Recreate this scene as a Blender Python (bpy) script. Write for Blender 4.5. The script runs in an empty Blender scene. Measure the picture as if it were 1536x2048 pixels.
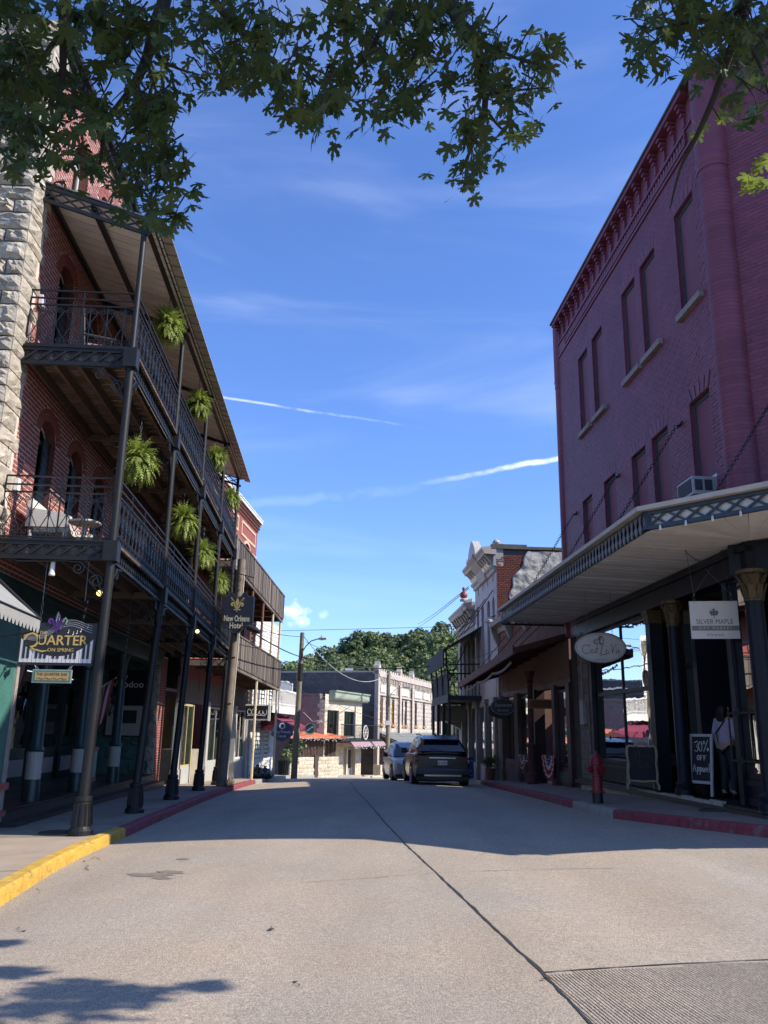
import bpy, math, random
from mathutils import Vector, Matrix, noise as mnoise
random.seed(7)
SC = bpy.context.scene
COL = SC.collection
# ---------------------------------------------------------------- camera
FPX, HORIZ, EYE, ROLL = 1668.0, 1465.0, 1.6, math.radians(0.96)
PITCH = math.atan((HORIZ - 1024) / FPX)
cam_d = bpy.data.cameras.new('camera'); cam = bpy.data.objects.new('camera', cam_d); COL.objects.link(cam)
cam_d.sensor_fit = 'VERTICAL'; cam_d.sensor_height = 36.0; cam_d.lens = FPX / 2048 * 36.0
cam_d.clip_start = 0.05; cam_d.clip_end = 3000
_fw = Vector((0, math.cos(PITCH), math.sin(PITCH))); _u0 = Vector((0, -math.sin(PITCH), math.cos(PITCH))); _r0 = Vector((1, 0, 0))
_R = _r0 * math.cos(ROLL) + _u0 * math.sin(ROLL); _U = -_r0 * math.sin(ROLL) + _u0 * math.cos(ROLL)
cam.matrix_world = Matrix(((_R.x, _U.x, -_fw.x, 0), (_R.y, _U.y, -_fw.y, 0), (_R.z, _U.z, -_fw.z, EYE), (0, 0, 0, 1)))
SC.camera = cam
SC.render.resolution_x, SC.render.resolution_y = 768, 1024
# ---------------------------------------------------------------- sun + sky
SUN_EL, SUN_DIR = math.radians(40.0), (0.97, -0.2425)          # towards the sun, on the ground plane
SUN_AZ = math.atan2(SUN_DIR[0], SUN_DIR[1])                   # from +Y towards +X
sd = bpy.data.lights.new('sun', 'SUN'); sun = bpy.data.objects.new('sun', sd); COL.objects.link(sun)
sd.energy = 5.0; sd.angle = math.radians(0.53); sd.color = (1.0, 0.92, 0.80)
_s = Vector((math.sin(SUN_AZ) * math.cos(SUN_EL), math.cos(SUN_AZ) * math.cos(SUN_EL), math.sin(SUN_EL)))
sun.rotation_euler = (-_s).to_track_quat('-Z', 'Y').to_euler()
W = bpy.data.worlds.new('World'); SC.world = W; W.use_nodes = True
wn, wl = W.node_tree.nodes, W.node_tree.links
wn.clear()
def N(nt, t, **kw):
    n = nt.nodes.new(t)
    for k, v in kw.items():
        if k.startswith('_'): n.inputs[int(k[1:]) if k[1:].isdigit() else k[1:].replace('_', ' ')].default_value = v
        else: setattr(n, k, v)
    return n
wo = N(W.node_tree, 'ShaderNodeOutputWorld'); bg = N(W.node_tree, 'ShaderNodeBackground')
sky = N(W.node_tree, 'ShaderNodeTexSky', sky_type='NISHITA', sun_disc=False)
sky.sun_elevation = SUN_EL; sky.sun_rotation = SUN_AZ
sky.altitude = 300; sky.air_density = 1.1; sky.dust_density = 0.1; sky.ozone_density = 4.0
bg.inputs[1].default_value = 0.15
tc = N(W.node_tree, 'ShaderNodeTexCoord')
def wmath(op, a, b=None, c=None):
    n = N(W.node_tree, 'ShaderNodeMath', operation=op)
    for i, v in enumerate((a, b, c)):
        if v is None: continue
        if isinstance(v, (int, float)): n.inputs[i].default_value = v
        else: wl.new(v, n.inputs[i])
    return n.outputs[0]
def wdot(v):
    n = N(W.node_tree, 'ShaderNodeVectorMath', operation='DOT_PRODUCT'); wl.new(tc.outputs['Generated'], n.inputs[0]); n.inputs[1].default_value = v
    return n.outputs['Value']
def wramp(x, a, b):
    n = N(W.node_tree, 'ShaderNodeMapRange', interpolation_type='SMOOTHSTEP'); wl.new(x, n.inputs[0])
    n.inputs[1].default_value = a; n.inputs[2].default_value = b
    return n.outputs[0]
def wnoise(scale, detail, stretch=(1, 1, 1), off=(0, 0, 0), dist=0.0):
    mp = N(W.node_tree, 'ShaderNodeMapping'); mp.inputs[3].default_value = stretch; mp.inputs[1].default_value = off
    wl.new(tc.outputs['Generated'], mp.inputs[0])
    n = N(W.node_tree, 'ShaderNodeTexNoise'); n.inputs['Scale'].default_value = scale; n.inputs['Detail'].default_value = detail; n.inputs['Distortion'].default_value = dist
    wl.new(mp.outputs[0], n.inputs[0]); return n.outputs[0]
def dirpx(x, y): return (_fw * FPX + _R * (x - 768) - _U * (y - 1024)).normalized()
# thin cirrus veils (everywhere in the sky), two aircraft trails and a few small cumulus near the hill
cir = wmath('MULTIPLY', wramp(wnoise(2.2, 6, (.8, 1.6, 4.5), (3.1, 0.4, 1.2), 0.9), .44, .9), .15)
def trail(p, q, width, amp, seed):
    a, b = dirpx(*p), dirpx(*q); nrm = a.cross(b).normalized(); mid = (a + b).normalized(); ax = nrm.cross(mid).normalized()
    half = math.acos(max(-1, min(1, a.dot(b)))) / 2
    wob = wmath('MULTIPLY', wmath('SUBTRACT', wnoise(26, 4, (1, 1, 1), (seed, 0, 0)), .5), width * 1.8)
    dist = wmath('ABSOLUTE', wmath('ADD', wdot(nrm), wob))
    m = wmath('SUBTRACT', 1.0, wramp(dist, width * .15, width))
    along = wramp(wdot(ax), -half, half * .5)
    along = wmath('MULTIPLY', along, wmath('SUBTRACT', 1.0, wramp(wdot(ax), half * .98, half * 1.06)))
    front = wmath('GREATER_THAN', wdot(mid), 0.3)
    brk = wramp(wnoise(40, 4, (1, 1, 1), (0, seed, 0)), .25, .62)
    return wmath('MULTIPLY', wmath('MULTIPLY', wmath('MULTIPLY', m, along), wmath('MULTIPLY', front, brk)), amp)
t1 = trail((800, 975), (1190, 903), .0045, .58, 1.3)
t2 = trail((880, 862), (430, 792), .0022, .3, 4.1)
t3 = trail((1000, 960), (500, 1010), .009, .06, 7.7)
def puff(c, r, amp, seed, flat=1.6):
    d = dirpx(*c); up = Vector((0, 0, 1)); side = d.cross(up).normalized(); vv = side.cross(d).normalized()
    x = wmath('DIVIDE', wdot(side), r); y = wmath('DIVIDE', wdot(vv), r / flat)
    rr = wmath('SQRT', wmath('ADD', wmath('MULTIPLY', x, x), wmath('MULTIPLY', y, y)))
    rr = wmath('ADD', rr, wmath('MULTIPLY', wmath('SUBTRACT', wnoise(95, 6, (1, 1, 1), (seed, 2, 0)), .5), 2.2))
    m = wmath('SUBTRACT', 1.0, wramp(rr, -.1, 1.25))
    return wmath('MULTIPLY', wmath('MULTIPLY', m, wmath('GREATER_THAN', wdot(d), .5)), amp)
cl = cir
for o in (t1, t2, t3, puff((594, 1225), .020, .62, 1.0), puff((602, 1243), .011, .4, 5.0), puff((579, 1248), .008, .25, 9.0), puff((648, 1231), .009, .2, 3.0)):
    cl = wmath('MAXIMUM', cl, o)
mixw = N(W.node_tree, 'ShaderNodeMix', data_type='RGBA'); wl.new(cl, mixw.inputs[0]); tint = N(W.node_tree, 'ShaderNodeMix', data_type='RGBA', blend_type='MULTIPLY'); tint.inputs[0].default_value = 1.0
wl.new(sky.outputs[0], tint.inputs[6]); tint.inputs[7].default_value = (.70, .845, 1.20, 1); wl.new(tint.outputs[2], mixw.inputs[6]); mixw.inputs[7].default_value = (8.6, 9.0, 9.6, 1)
wl.new(mixw.outputs[2], bg.inputs[0]); wl.new(bg.outputs[0], wo.inputs[0])
vs = SC.view_settings
SC.display_settings.display_device = 'sRGB'
vs.view_transform = 'Standard'; vs.look = 'None'; vs.exposure = 0.5; vs.gamma = 1.0; vs.use_curve_mapping = False
SC.cycles.use_denoising = True
SC.cycles.max_bounces = 6; SC.cycles.transparent_max_bounces = 12; SC.cycles.caustics_reflective = False; SC.cycles.caustics_refractive = False
# ---------------------------------------------------------------- ground height
def CR(x, y):
    w = max(0, min(1, (45 - y) / 30)); a = (0.052 if x > 0 else 0.03) * max(-7, min(9, x)) * w
    c = 0.15 * max(0, 1 - ((x + .3) / 4.0) ** 2)
    return a + c * max(0, min(1, (60 - y) / 30))
def G(x, y):
    p = 0
    if y > 12:
        t = min(y, 34) - 12; p -= 0.00075 * t * t
        if y > 34: p -= 0.040 * (min(y, 86) - 34)
    return p + CR(x, y)
# ---------------------------------------------------------------- materials
MATS = {}
def mat(name, col, rough=.7, metal=0.0, noise=(6, .12), bump=(60, .12), var=0.0, var2=None, stain=None, spec=.5, emit=None, trans=0.0):
    """procedural surface: base colour, two-scale mottling, per-piece variation, fine relief"""
    if name in MATS: return MATS[name]
    m = bpy.data.materials.new(name); m.use_nodes = True; nt = m.node_tree; L = nt.links
    b = nt.nodes['Principled BSDF']; b.inputs['Roughness'].default_value = rough; b.inputs['Metallic'].default_value = metal
    b.inputs['Specular IOR Level'].default_value = spec
    geo = N(nt, 'ShaderNodeNewGeometry')
    out = None
    base = N(nt, 'ShaderNodeRGB'); base.outputs[0].default_value = (*col, 1); out = base.outputs[0]
    def mul(o, val, clampv=True):
        mx = N(nt, 'ShaderNodeMix', data_type='RGBA', blend_type='MULTIPLY'); mx.inputs[0].default_value = 1.0
        L.new(o, mx.inputs[6]); L.new(val, mx.inputs[7]); return mx.outputs[2]
    def rng(o, a, bb):
        r = N(nt, 'ShaderNodeMapRange'); L.new(o, r.inputs[0]); r.inputs[3].default_value = a; r.inputs[4].default_value = bb; return r.outputs[0]
    if noise and noise[1] > 0:
        n1 = N(nt, 'ShaderNodeTexNoise'); n1.inputs['Scale'].default_value = noise[0]; n1.inputs['Detail'].default_value = 6
        n1.inputs['Roughness'].default_value = .65
        L.new(geo.outputs['Position'], n1.inputs[0])
        r = N(nt, 'ShaderNodeMapRange'); L.new(n1.outputs[0], r.inputs[0]); r.inputs[1].default_value = .3; r.inputs[2].default_value = .7
        r.inputs[3].default_value = 1 - noise[1]; r.inputs[4].default_value = 1 + noise[1]; out = mul(out, r.outputs[0])
    if var > 0:
        oi = N(nt, 'ShaderNodeObjectInfo'); ad = N(nt, 'ShaderNodeMath', operation='ADD'); L.new(geo.outputs['Random Per Island'], ad.inputs[0]); L.new(oi.outputs['Random'], ad.inputs[1])
        fr = N(nt, 'ShaderNodeMath', operation='FRACT'); L.new(ad.outputs[0], fr.inputs[0])
        if var2:
            mx = N(nt, 'ShaderNodeMix', data_type='RGBA'); L.new(fr.outputs[0], mx.inputs[0]); L.new(out, mx.inputs[6]); mx.inputs[7].default_value = (*var2, 1)
            sc_ = N(nt, 'ShaderNodeMath', operation='MULTIPLY'); L.new(fr.outputs[0], sc_.inputs[0]); sc_.inputs[1].default_value = var; L.new(sc_.outputs[0], mx.inputs[0]); out = mx.outputs[2]
            m2 = N(nt, 'ShaderNodeMath', operation='MULTIPLY'); L.new(fr.outputs[0], m2.inputs[0]); m2.inputs[1].default_value = 7.31
            f2 = N(nt, 'ShaderNodeMath', operation='FRACT'); L.new(m2.outputs[0], f2.inputs[0]); out = mul(out, rng(f2.outputs[0], 1 - var * .3, 1 + var * .2))
        else: out = mul(out, rng(fr.outputs[0], 1 - var, 1 + var))
    if stain:
        n2 = N(nt, 'ShaderNodeTexNoise'); n2.inputs['Scale'].default_value = stain[0]; n2.inputs['Detail'].default_value = 8; n2.inputs['Distortion'].default_value = .4
        n2.inputs['Roughness'].default_value = .7
        mp = N(nt, 'ShaderNodeMapping'); mp.inputs[3].default_value = stain[4] if len(stain) > 4 else (1, 1, 1); L.new(geo.outputs['Position'], mp.inputs[0]); L.new(mp.outputs[0], n2.inputs[0])
        r = N(nt, 'ShaderNodeMapRange', interpolation_type='SMOOTHSTEP'); L.new(n2.outputs[0], r.inputs[0]); r.inputs[1].default_value = stain[1]; r.inputs[2].default_value = stain[1] + .18
        r.inputs[4].default_value = stain[3]
        mx = N(nt, 'ShaderNodeMix', data_type='RGBA'); L.new(r.outputs[0], mx.inputs[0]); L.new(out, mx.inputs[6]); mx.inputs[7].default_value = (*stain[2], 1); out = mx.outputs[2]
    L.new(out, b.inputs['Base Color'])
    if bump and bump[1] > 0:
        n3 = N(nt, 'ShaderNodeTexNoise'); n3.inputs['Scale'].default_value = bump[0]; n3.inputs['Detail'].default_value = 5; L.new(geo.outputs['Position'], n3.inputs[0])
        bp = N(nt, 'ShaderNodeBump'); bp.inputs['Strength'].default_value = bump[1]; bp.inputs['Distance'].default_value = .02; L.new(n3.outputs[0], bp.inputs['Height']); L.new(bp.outputs[0], b.inputs['Normal'])
    if emit: b.inputs['Emission Color'].default_value = (*emit[:3], 1); b.inputs['Emission Strength'].default_value = emit[3]
    if trans > 0:
        tr = N(nt, 'ShaderNodeBsdfTranslucent'); L.new(out, tr.inputs[0]); ms = N(nt, 'ShaderNodeMixShader'); ms.inputs[0].default_value = trans
        L.new(b.outputs[0], ms.inputs[1]); L.new(tr.outputs[0], ms.inputs[2]); L.new(ms.outputs[0], nt.nodes['Material Output'].inputs[0])
    MATS[name] = m
    return m
def glass(name, refl=.12, tint=(.75, .8, .8)):
    if name in MATS: return MATS[name]
    m = bpy.data.materials.new(name); m.use_nodes = True; nt = m.node_tree; nt.nodes.remove(nt.nodes['Principled BSDF'])
    tr = N(nt, 'ShaderNodeBsdfTransparent'); tr.inputs[0].default_value = (*tint, 1); gl = N(nt, 'ShaderNodeBsdfGlossy'); gl.inputs['Roughness'].default_value = .012
    geo = N(nt, 'ShaderNodeNewGeometry'); nz = N(nt, 'ShaderNodeTexNoise'); nz.inputs['Scale'].default_value = 1.3; nt.links.new(geo.outputs['Position'], nz.inputs[0])
    bp = N(nt, 'ShaderNodeBump'); bp.inputs['Strength'].default_value = .05; bp.inputs['Distance'].default_value = .05; nt.links.new(nz.outputs[0], bp.inputs['Height']); nt.links.new(bp.outputs[0], gl.inputs['Normal'])
    fr = N(nt, 'ShaderNodeFresnel'); fr.inputs[0].default_value = 1.5
    ad = N(nt, 'ShaderNodeMath', operation='MULTIPLY_ADD', use_clamp=True); nt.links.new(fr.outputs[0], ad.inputs[0]); ad.inputs[1].default_value = 1.5; ad.inputs[2].default_value = refl
    ms = N(nt, 'ShaderNodeMixShader'); nt.links.new(ad.outputs[0], ms.inputs[0]); nt.links.new(tr.outputs[0], ms.inputs[1]); nt.links.new(gl.outputs[0], ms.inputs[2])
    nt.links.new(ms.outputs[0], nt.nodes['Material Output'].inputs[0]); MATS[name] = m; return m
IRON = mat('dark_grey_iron', (.013, .0125, .013), .5, .0, (9, .25), (90, .08), spec=.35)
IRONB = mat('black_iron', (.012, .012, .014), .45, .0, (9, .3), (90, .08))
BRICK = mat('red_brick', (.27, .080, .062), .8, 0, (14, .16), (80, .25), .22, (.24, .05, .045))
MORTAR = mat('pale_mortar', (.64, .53, .47), .9, 0, (20, .15), (120, .3))
STONE = mat('rough_limestone', (.43, .38, .305), .92, 0, (7, .3), (26, .8), .4, (.30, .275, .24), stain=(4.5, .52, (.13, .12, .11), .7))
MORTARG = mat('grey_mortar', (.20, .18, .155), .95, 0, (10, .2), (60, .4))
WOODW = mat('weathered_wood', (.055, .043, .035), .85, 0, (5, .3), (70, .25), .95, (.21, .175, .145), stain=(3, .55, (.05, .04, .035), .6, (6, 6, .5)))
DECKW = mat('dark_deck_wood', (.115, .075, .052), .85, 0, (6, .3), (70, .2), .3)
WHITEP = mat('white_paint', (.72, .70, .66), .6, 0, (4, .08), (40, .06))
SOFFIT = mat('cream_soffit_paint', (.78, .75, .70), .6, 0, (2.5, .1), (30, .05), .10, stain=(1.6, .6, (.42, .37, .31), .35, (1, 5, 1)))
PURPLE = mat('purple_painted_brick', (.215, .058, .088), .5, 0, (1.3, .16), (45, .14), .12, spec=.4, stain=(.8, .58, (.165, .052, .078), .6, (1, 1, .35)))
PURPLEB = mat('purple_painted_panel', (.20, .064, .096), .65, 0, (1.2, .12), (20, .05))
GREENP = mat('dark_green_paint', (.012, .035, .035), .4, 0, (4, .2), (40, .08))
GREENS = mat('green_painted_stone', (.045, .115, .098), .55, 0, (3, .25), (14, .8))
NAVY = mat('navy_paint', (.007, .009, .016), .45, 0, (4, .2), (40, .05), spec=.25)
DARK = mat('dark_interior', (.014, .012, .011), .9, 0, (2, .3), None)
GLASS = glass('shop_glass', .10)
GLASSD = glass('upper_window_glass', .06, (.5, .55, .55))
GOLD = mat('gold_paint', (.50, .33, .10), .4, .35, (10, .15), (60, .1))
CREAM = mat('cream_paint', (.62, .52, .36), .6, 0, (4, .1), (40, .05))
CHAIN = mat('chain_steel', (.10, .10, .11), .4, .8, (20, .3), None)
ROADM = mat('road_concrete', (.315, .272, .225), .88, 0, (.7, .09), (220, .35))
WIREM = mat('black_cable', (.012, .012, .013), .6, 0, None, None)
POLEW = mat('pole_wood', (.21, .165, .125), .9, 0, (5, .25), (50, .4), stain=(2.2, .55, (.09, .07, .055), .6, (7, 7, .4)))
SLATEW = mat('grey_white_siding', (.55, .55, .53), .6, 0, (3, .1), (30, .1))
# ---------------------------------------------------------------- mesh helpers
class Fr:
    """facade frame: s along the street, d outwards, z up; slope = fall per metre of s"""
    def __init__(self, o, u, n, slope=0.0, unit=1.0, base=0.0):
        self.m, self.b = unit, base; self.o = Vector((o[0], o[1], 0)); self.u = Vector((u[0], u[1], 0)).normalized(); self.n = Vector((n[0], n[1], 0)).normalized(); self.k = slope
    def __call__(self, s, d, z): 
        p = self.o + (self.u * s + self.n * d) * self.m; return Vector((p.x, p.y, z * self.m + self.b + self.k * s))
WORLD = Fr((0, 0), (1, 0), (0, 1))
FL = Fr((-6.39, 13.05), (-.05, 1), (1, .05))
FG = Fr((-6.39, 13.05), (-.05, 1), (1, .05), -.02)
FR = Fr((5.92, 13.5), (-.058, 1), (-1, -.058))
FR2 = Fr((5.92, 13.5), (.68, -.73), (-.73, -.68))
FW = Fr((-5.25, 29.3), (.065, 1), (1, -.065))
FP = Fr((-3.62, 55.6), (.33, .944), (.944, -.33), 0, 1.25, -.4)       # drawn in modules of 1.25 m
FS = Fr((-.31, 63.75), (.286, .958), (.958, -.286), 0, 1.25, -.4)
class MB:
    def __init__(self): self.v, self.f, self.m = [], [], []
    def add(self, vs, fs, mi=0):
        o = len(self.v); self.v += [Vector(p) for p in vs]; self.f += [tuple(i + o for i in q) for q in fs]; self.m += [mi] * len(fs); return self
    def box(self, F, s0, s1, d0, d1, z0, z1, mi=0):
        p = [F(s, d, z) for z in (z0, z1) for d in (d0, d1) for s in (s0, s1)]
        return self.add(p, [(0, 1, 3, 2), (4, 6, 7, 5), (0, 4, 5, 1), (1, 5, 7, 3), (3, 7, 6, 2), (2, 6, 4, 0)], mi)
    def beam(self, a, b, w, h=None, mi=0, up=(0, 0, 1)):
        a, b = Vector(a), Vector(b); h = h or w; t = (b - a)
        if t.length < 1e-6: return self
        t.normalize(); upv = Vector(up)
        if abs(t.dot(upv)) > .98: upv = Vector((1, 0, 0))
        x = t.cross(upv).normalized() * w / 2; y = x.cross(t).normalized() * h / 2
        p = [a - x - y, a + x - y, a + x + y, a - x + y, b - x - y, b + x - y, b + x + y, b - x + y]
        return self.add(p, [(0, 3, 2, 1), (4, 5, 6, 7), (0, 1, 5, 4), (1, 2, 6, 5), (2, 3, 7, 6), (3, 0, 4, 7)], mi)
    def tube(self, pts, r, n=6, mi=0, cap=True, close=False):
        pts = [Vector(p) for p in pts]; rs = r if isinstance(r, (list, tuple)) else [r] * len(pts)
        o = len(self.v); ref = None; L = len(pts)
        for i, p in enumerate(pts):
            a = pts[i - 1] if (i > 0 or close) else pts[i]; b = pts[(i + 1) % L] if (i < L - 1 or close) else pts[i]
            t = (b - a); t = t.normalized() if t.length > 1e-9 else Vector((0, 0, 1))
            if ref is None: ref = Vector((0, 0, 1)) if abs(t.z) < .9 else Vector((1, 0, 0))
            x = t.cross(ref)
            if x.length < 1e-4: x = t.cross(Vector((.3, .8, .2)))
            x.normalize(); y = x.cross(t).normalized(); ref = y * 1.0
            for k in range(n):
                an = 2 * math.pi * (k + .5) / n; self.v.append(p + (x * math.cos(an) + y * math.sin(an)) * rs[i])
        rows = L if close else L - 1
        for i in range(rows):
            j = (i + 1) % L
            for k in range(n):
                q = (k + 1) % n; self.f.append((o + i * n + k, o + i * n + q, o + j * n + q, o + j * n + k)); self.m.append(mi)
        if cap and not close:
            self.f.append(tuple(o + k for k in range(n))); self.m.append(mi)
            self.f.append(tuple(o + (L - 1) * n + k for k in reversed(range(n)))); self.m.append(mi)
        return self
    def lathe(self, c, prof, n=16, mi=0, ax=None):
        """profile of (radius, height) about a vertical line through c"""
        o = len(self.v); c = Vector(c)
        for r, h in prof:
            for k in range(n):
                an = 2 * math.pi * k / n; self.v.append(c + Vector((r * math.cos(an), r * math.sin(an), h)))
        for i in range(len(prof) - 1):
            for k in range(n):
                q = (k + 1) % n; self.f.append((o + i * n + k, o + i * n + q, o + (i + 1) * n + q, o + (i + 1) * n + k)); self.m.append(mi)
        self.f.append(tuple(o + k for k in reversed(range(n)))); self.m.append(mi)
        self.f.append(tuple(o + (len(prof) - 1) * n + k for k in range(n))); self.m.append(mi)
        return self
    def prism(self, F, poly, d0, d1, mi=0):
        """outline (s,z) pushed from d0 to d1"""
        n = len(poly); p = [F(s, d0, z) for s, z in poly] + [F(s, d1, z) for s, z in poly]
        fs = [tuple(range(n - 1, -1, -1)), tuple(range(n, 2 * n))] + [(i, (i + 1) % n, n + (i + 1) % n, n + i) for i in range(n)]
        return self.add(p, fs, mi)
    def sprism(self, F, poly, s0, s1, mi=0):
        """section (d,z) extruded along s"""
        n = len(poly); p = [F(s0, d, z) for d, z in poly] + [F(s1, d, z) for d, z in poly]
        fs = [tuple(range(n - 1, -1, -1)), tuple(range(n, 2 * n))] + [(i, (i + 1) % n, n + (i + 1) % n, n + i) for i in range(n)]
        return self.add(p, fs, mi)
    def quad(self, a, b, c, d, mi=0): return self.add([a, b, c, d], [(0, 1, 2, 3)], mi)
def root_loc(o):
    p = Vector((0, 0, 0))
    while o: p += o.location; o = o.parent
    return p
def obj(name, mb, mats, parent=None, smooth=False, **props):
    if isinstance(mb, MB):
        off = root_loc(parent) if parent else Vector((0, 0, 0))
        me = bpy.data.meshes.new(name); me.from_pydata([v - off for v in mb.v], [], mb.f)
        if not isinstance(mats, (list, tuple)): mats = [mats]
        for m in mats: me.materials.append(m)
        if len(mats) > 1: me.polygons.foreach_set('material_index', mb.m)
        if smooth: me.polygons.foreach_set('use_smooth', [True] * len(me.polygons))
        me.update()
    else: me = mb
    o = bpy.data.objects.new(name, me); COL.objects.link(o)
    if parent: o.parent = parent
    for k, v in props.items(): o[k] = v
    return o
def thing(name, label, cat, loc=(0, 0, 0), group=None):
    o = bpy.data.objects.new(name, None); COL.objects.link(o); o.location = loc; o['label'] = label; o['category'] = cat; o.empty_display_size = .2
    if group: o['group'] = group
    return o
def tag(o, label, cat, group=None):
    o['label'] = label; o['category'] = cat
    if group: o['group'] = group
    return o
def structure(o): o['kind'] = 'structure'; return o
def dup(root, loc, rotz=0.0, label=None, group=None, scale=None):
    r = root.copy(); COL.objects.link(r); r.location = loc; r.rotation_euler = (0, 0, rotz)
    if scale: r.scale = (scale, scale, scale)
    if label: r['label'] = label
    if group: r['group'] = group
    for ch in list(root.children):
        c = ch.copy(); COL.objects.link(c); c.parent = r
        for g in list(ch.children):
            d = g.copy(); COL.objects.link(d); d.parent = c
    return r
def inst(o, loc, parent=None, rot=None):
    c = o.copy(); COL.objects.link(c); c.location = loc; c.parent = parent
    if rot: c.rotation_euler = rot
    return c
def smooth_by_angle(o, ang=40):
    me = o.data; me.polygons.foreach_set('use_smooth', [True] * len(me.polygons))
    try: me.set_sharp_from_angle(angle=math.radians(ang))
    except Exception: pass
def text(name, body, F, s, d, z, size, m, parent, sx=1.0, align='CENTER', flip=1, thick=.004, tilt=0, shear=0, off=0.0):
    """flat lettering on a facade frame; flip=-1 when s runs to the viewer's left"""
    cu = bpy.data.curves.new(name, 'FONT'); cu.body = body; cu.size = size; cu.align_x = align; cu.align_y = 'CENTER'; cu.extrude = thick; cu.shear = shear; cu.resolution_u = 3; cu.offset = off
    to = bpy.data.objects.new('tmp', cu); COL.objects.link(to)
    bpy.context.view_layer.update()
    me = bpy.data.meshes.new_from_object(to.evaluated_get(bpy.context.evaluated_depsgraph_get())); bpy.data.objects.remove(to); bpy.data.curves.remove(cu)
    mb = MB(); ca, sa = math.cos(tilt), math.sin(tilt)
    mb.add([F(s + flip * sx * (v.co.x * ca - v.co.y * sa), d + v.co.z, z + v.co.x * sa + v.co.y * ca) for v in me.vertices], [tuple(p.vertices) for p in me.polygons])
    bpy.data.meshes.remove(me)
    return obj(name, mb, m, parent)
def strips_wall(mb, F, s0, s1, z0, z1, ops, d=0.0, reveal=.2, mi=0, nseg=8, mir=None):
    """wall face with openings (sa, sb, za, zb, rise) and their reveals; rise = height of a segmental arch"""
    mir = mi if mir is None else mir
    cuts = {round(s0, 4), round(s1, 4)}
    for sa, sb, za, zb, rise in ops:
        for k in range(nseg + 1): cuts.add(round(sa + (sb - sa) * k / nseg, 4) if rise > 0 else round(sa if k == 0 else sb, 4))
    cuts = sorted(c for c in cuts if s0 - 1e-6 <= c <= s1 + 1e-6)
    def top(o, s):
        sa, sb, za, zb, rise = o
        if rise <= 0: return zb
        t = (s - (sa + sb) / 2) / ((sb - sa) / 2); return zb + rise * math.sqrt(max(0, 1 - t * t)) if rise > 0 else zb
    for a, b in zip(cuts, cuts[1:]):
        m = (a + b) / 2; here = sorted([o for o in ops if o[0] - 1e-6 < m < o[1] + 1e-6], key=lambda o: o[2]); za0 = zb0 = z0
        for o in here:
            mb.quad(F(a, d, za0), F(b, d, zb0), F(b, d, o[2]), F(a, d, o[2]), mi)
            za0, zb0 = top(o, a), top(o, b)
            mb.quad(F(a, d, za0), F(b, d, zb0), F(b, d - reveal, zb0), F(a, d - reveal, za0), mir)
        mb.quad(F(a, d, za0), F(b, d, zb0), F(b, d, z1), F(a, d, z1), mi)
    for sa, sb, za, zb, rise in ops:
        for s in (sa, sb): mb.quad(F(s, d, za), F(s, d - reveal, za), F(s, d - reveal, zb), F(s, d, zb), mir)
        mb.quad(F(sa, d, za), F(sb, d, za), F(sb, d - reveal, za), F(sa, d - reveal, za), mir)
def brick_list(s0, s1, z0, z1, ops, bw=.215, bh=.075, joint=.012, jit=.002, ring=.0):
    out = []; row = 0; z = z0
    while z + bh <= z1 + 1e-6:
        s = s0 - (bw / 2 if row % 2 else 0)
        while s < s1:
            a, b = max(s + joint / 2, s0), min(s + bw - joint / 2, s1); s += bw
            if b - a < .03: continue
            zm = z + bh / 2; segs = [(a, b)]
            for sa, sb, za, zb, rise in ops:
                top = zb
                if za - bh * .4 < zm:
                    nxt = []
                    for p, q in segs:
                        lo, hi = sa, sb
                        if rise > 0 and zm > zb - .02:
                            R = rise + ring; Wd = (sb - sa) / 2 + ring; t = (zm - zb) / R
                            if t >= 1: nxt.append((p, q)); continue
                            hw = Wd * math.sqrt(max(0, 1 - t * t)); lo, hi = (sa + sb) / 2 - hw, (sa + sb) / 2 + hw
                        elif zm > zb + (ring if ring else 0): nxt.append((p, q)); continue
                        if q <= lo or p >= hi: nxt.append((p, q)); continue
                        if p < lo - .02: nxt.append((p, lo))
                        if q > hi + .02: nxt.append((hi, q))
                    segs = nxt
            for p, q in segs: out.append((p, q, z + joint / 2, z + bh - joint / 2))
        z += bh; row += 1
    return out
def brick5(mb, F, p, q, za, zb, d0, d1):
    v = [F(p, d0, za), F(q, d0, za), F(q, d0, zb), F(p, d0, zb), F(p, d1, za), F(q, d1, za), F(q, d1, zb), F(p, d1, zb)]
    mb.add(v, [(4, 5, 6, 7), (0, 1, 5, 4), (1, 2, 6, 5), (2, 3, 7, 6), (3, 0, 4, 7)])
def lay_bricks(F, bl, d, parent, m, near, nmax=295, proud=.008, name='brick'):
    """the nearest bricks one by one, the rest of the courses as one mass"""
    bl = sorted(bl, key=near); rest = MB(); cache = {}
    for i, (p, q, za, zb) in enumerate(bl):
        e = proud * random.uniform(.5, 1.3)
        if i < nmax:
            mb = MB(); brick5(mb, F, p, q, za, zb, d - .03, d + e); c = F((p + q) / 2, d, (za + zb) / 2)
            key = (round(q - p, 3), round(zb - za, 3))
            if key not in cache:
                me = bpy.data.meshes.new(name); me.from_pydata([v - c for v in mb.v], [], mb.f); me.materials.append(m); cache[key] = me
            o = bpy.data.objects.new(name, cache[key]); COL.objects.link(o); o.parent = parent; o.location = c - root_loc(parent) + F.n * random.uniform(-.003, .004)
        else: brick5(rest, F, p, q, za, zb, d - .03, d + e)
    if rest.v: obj('brick_courses', rest, m, parent, kind='stuff')
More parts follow.
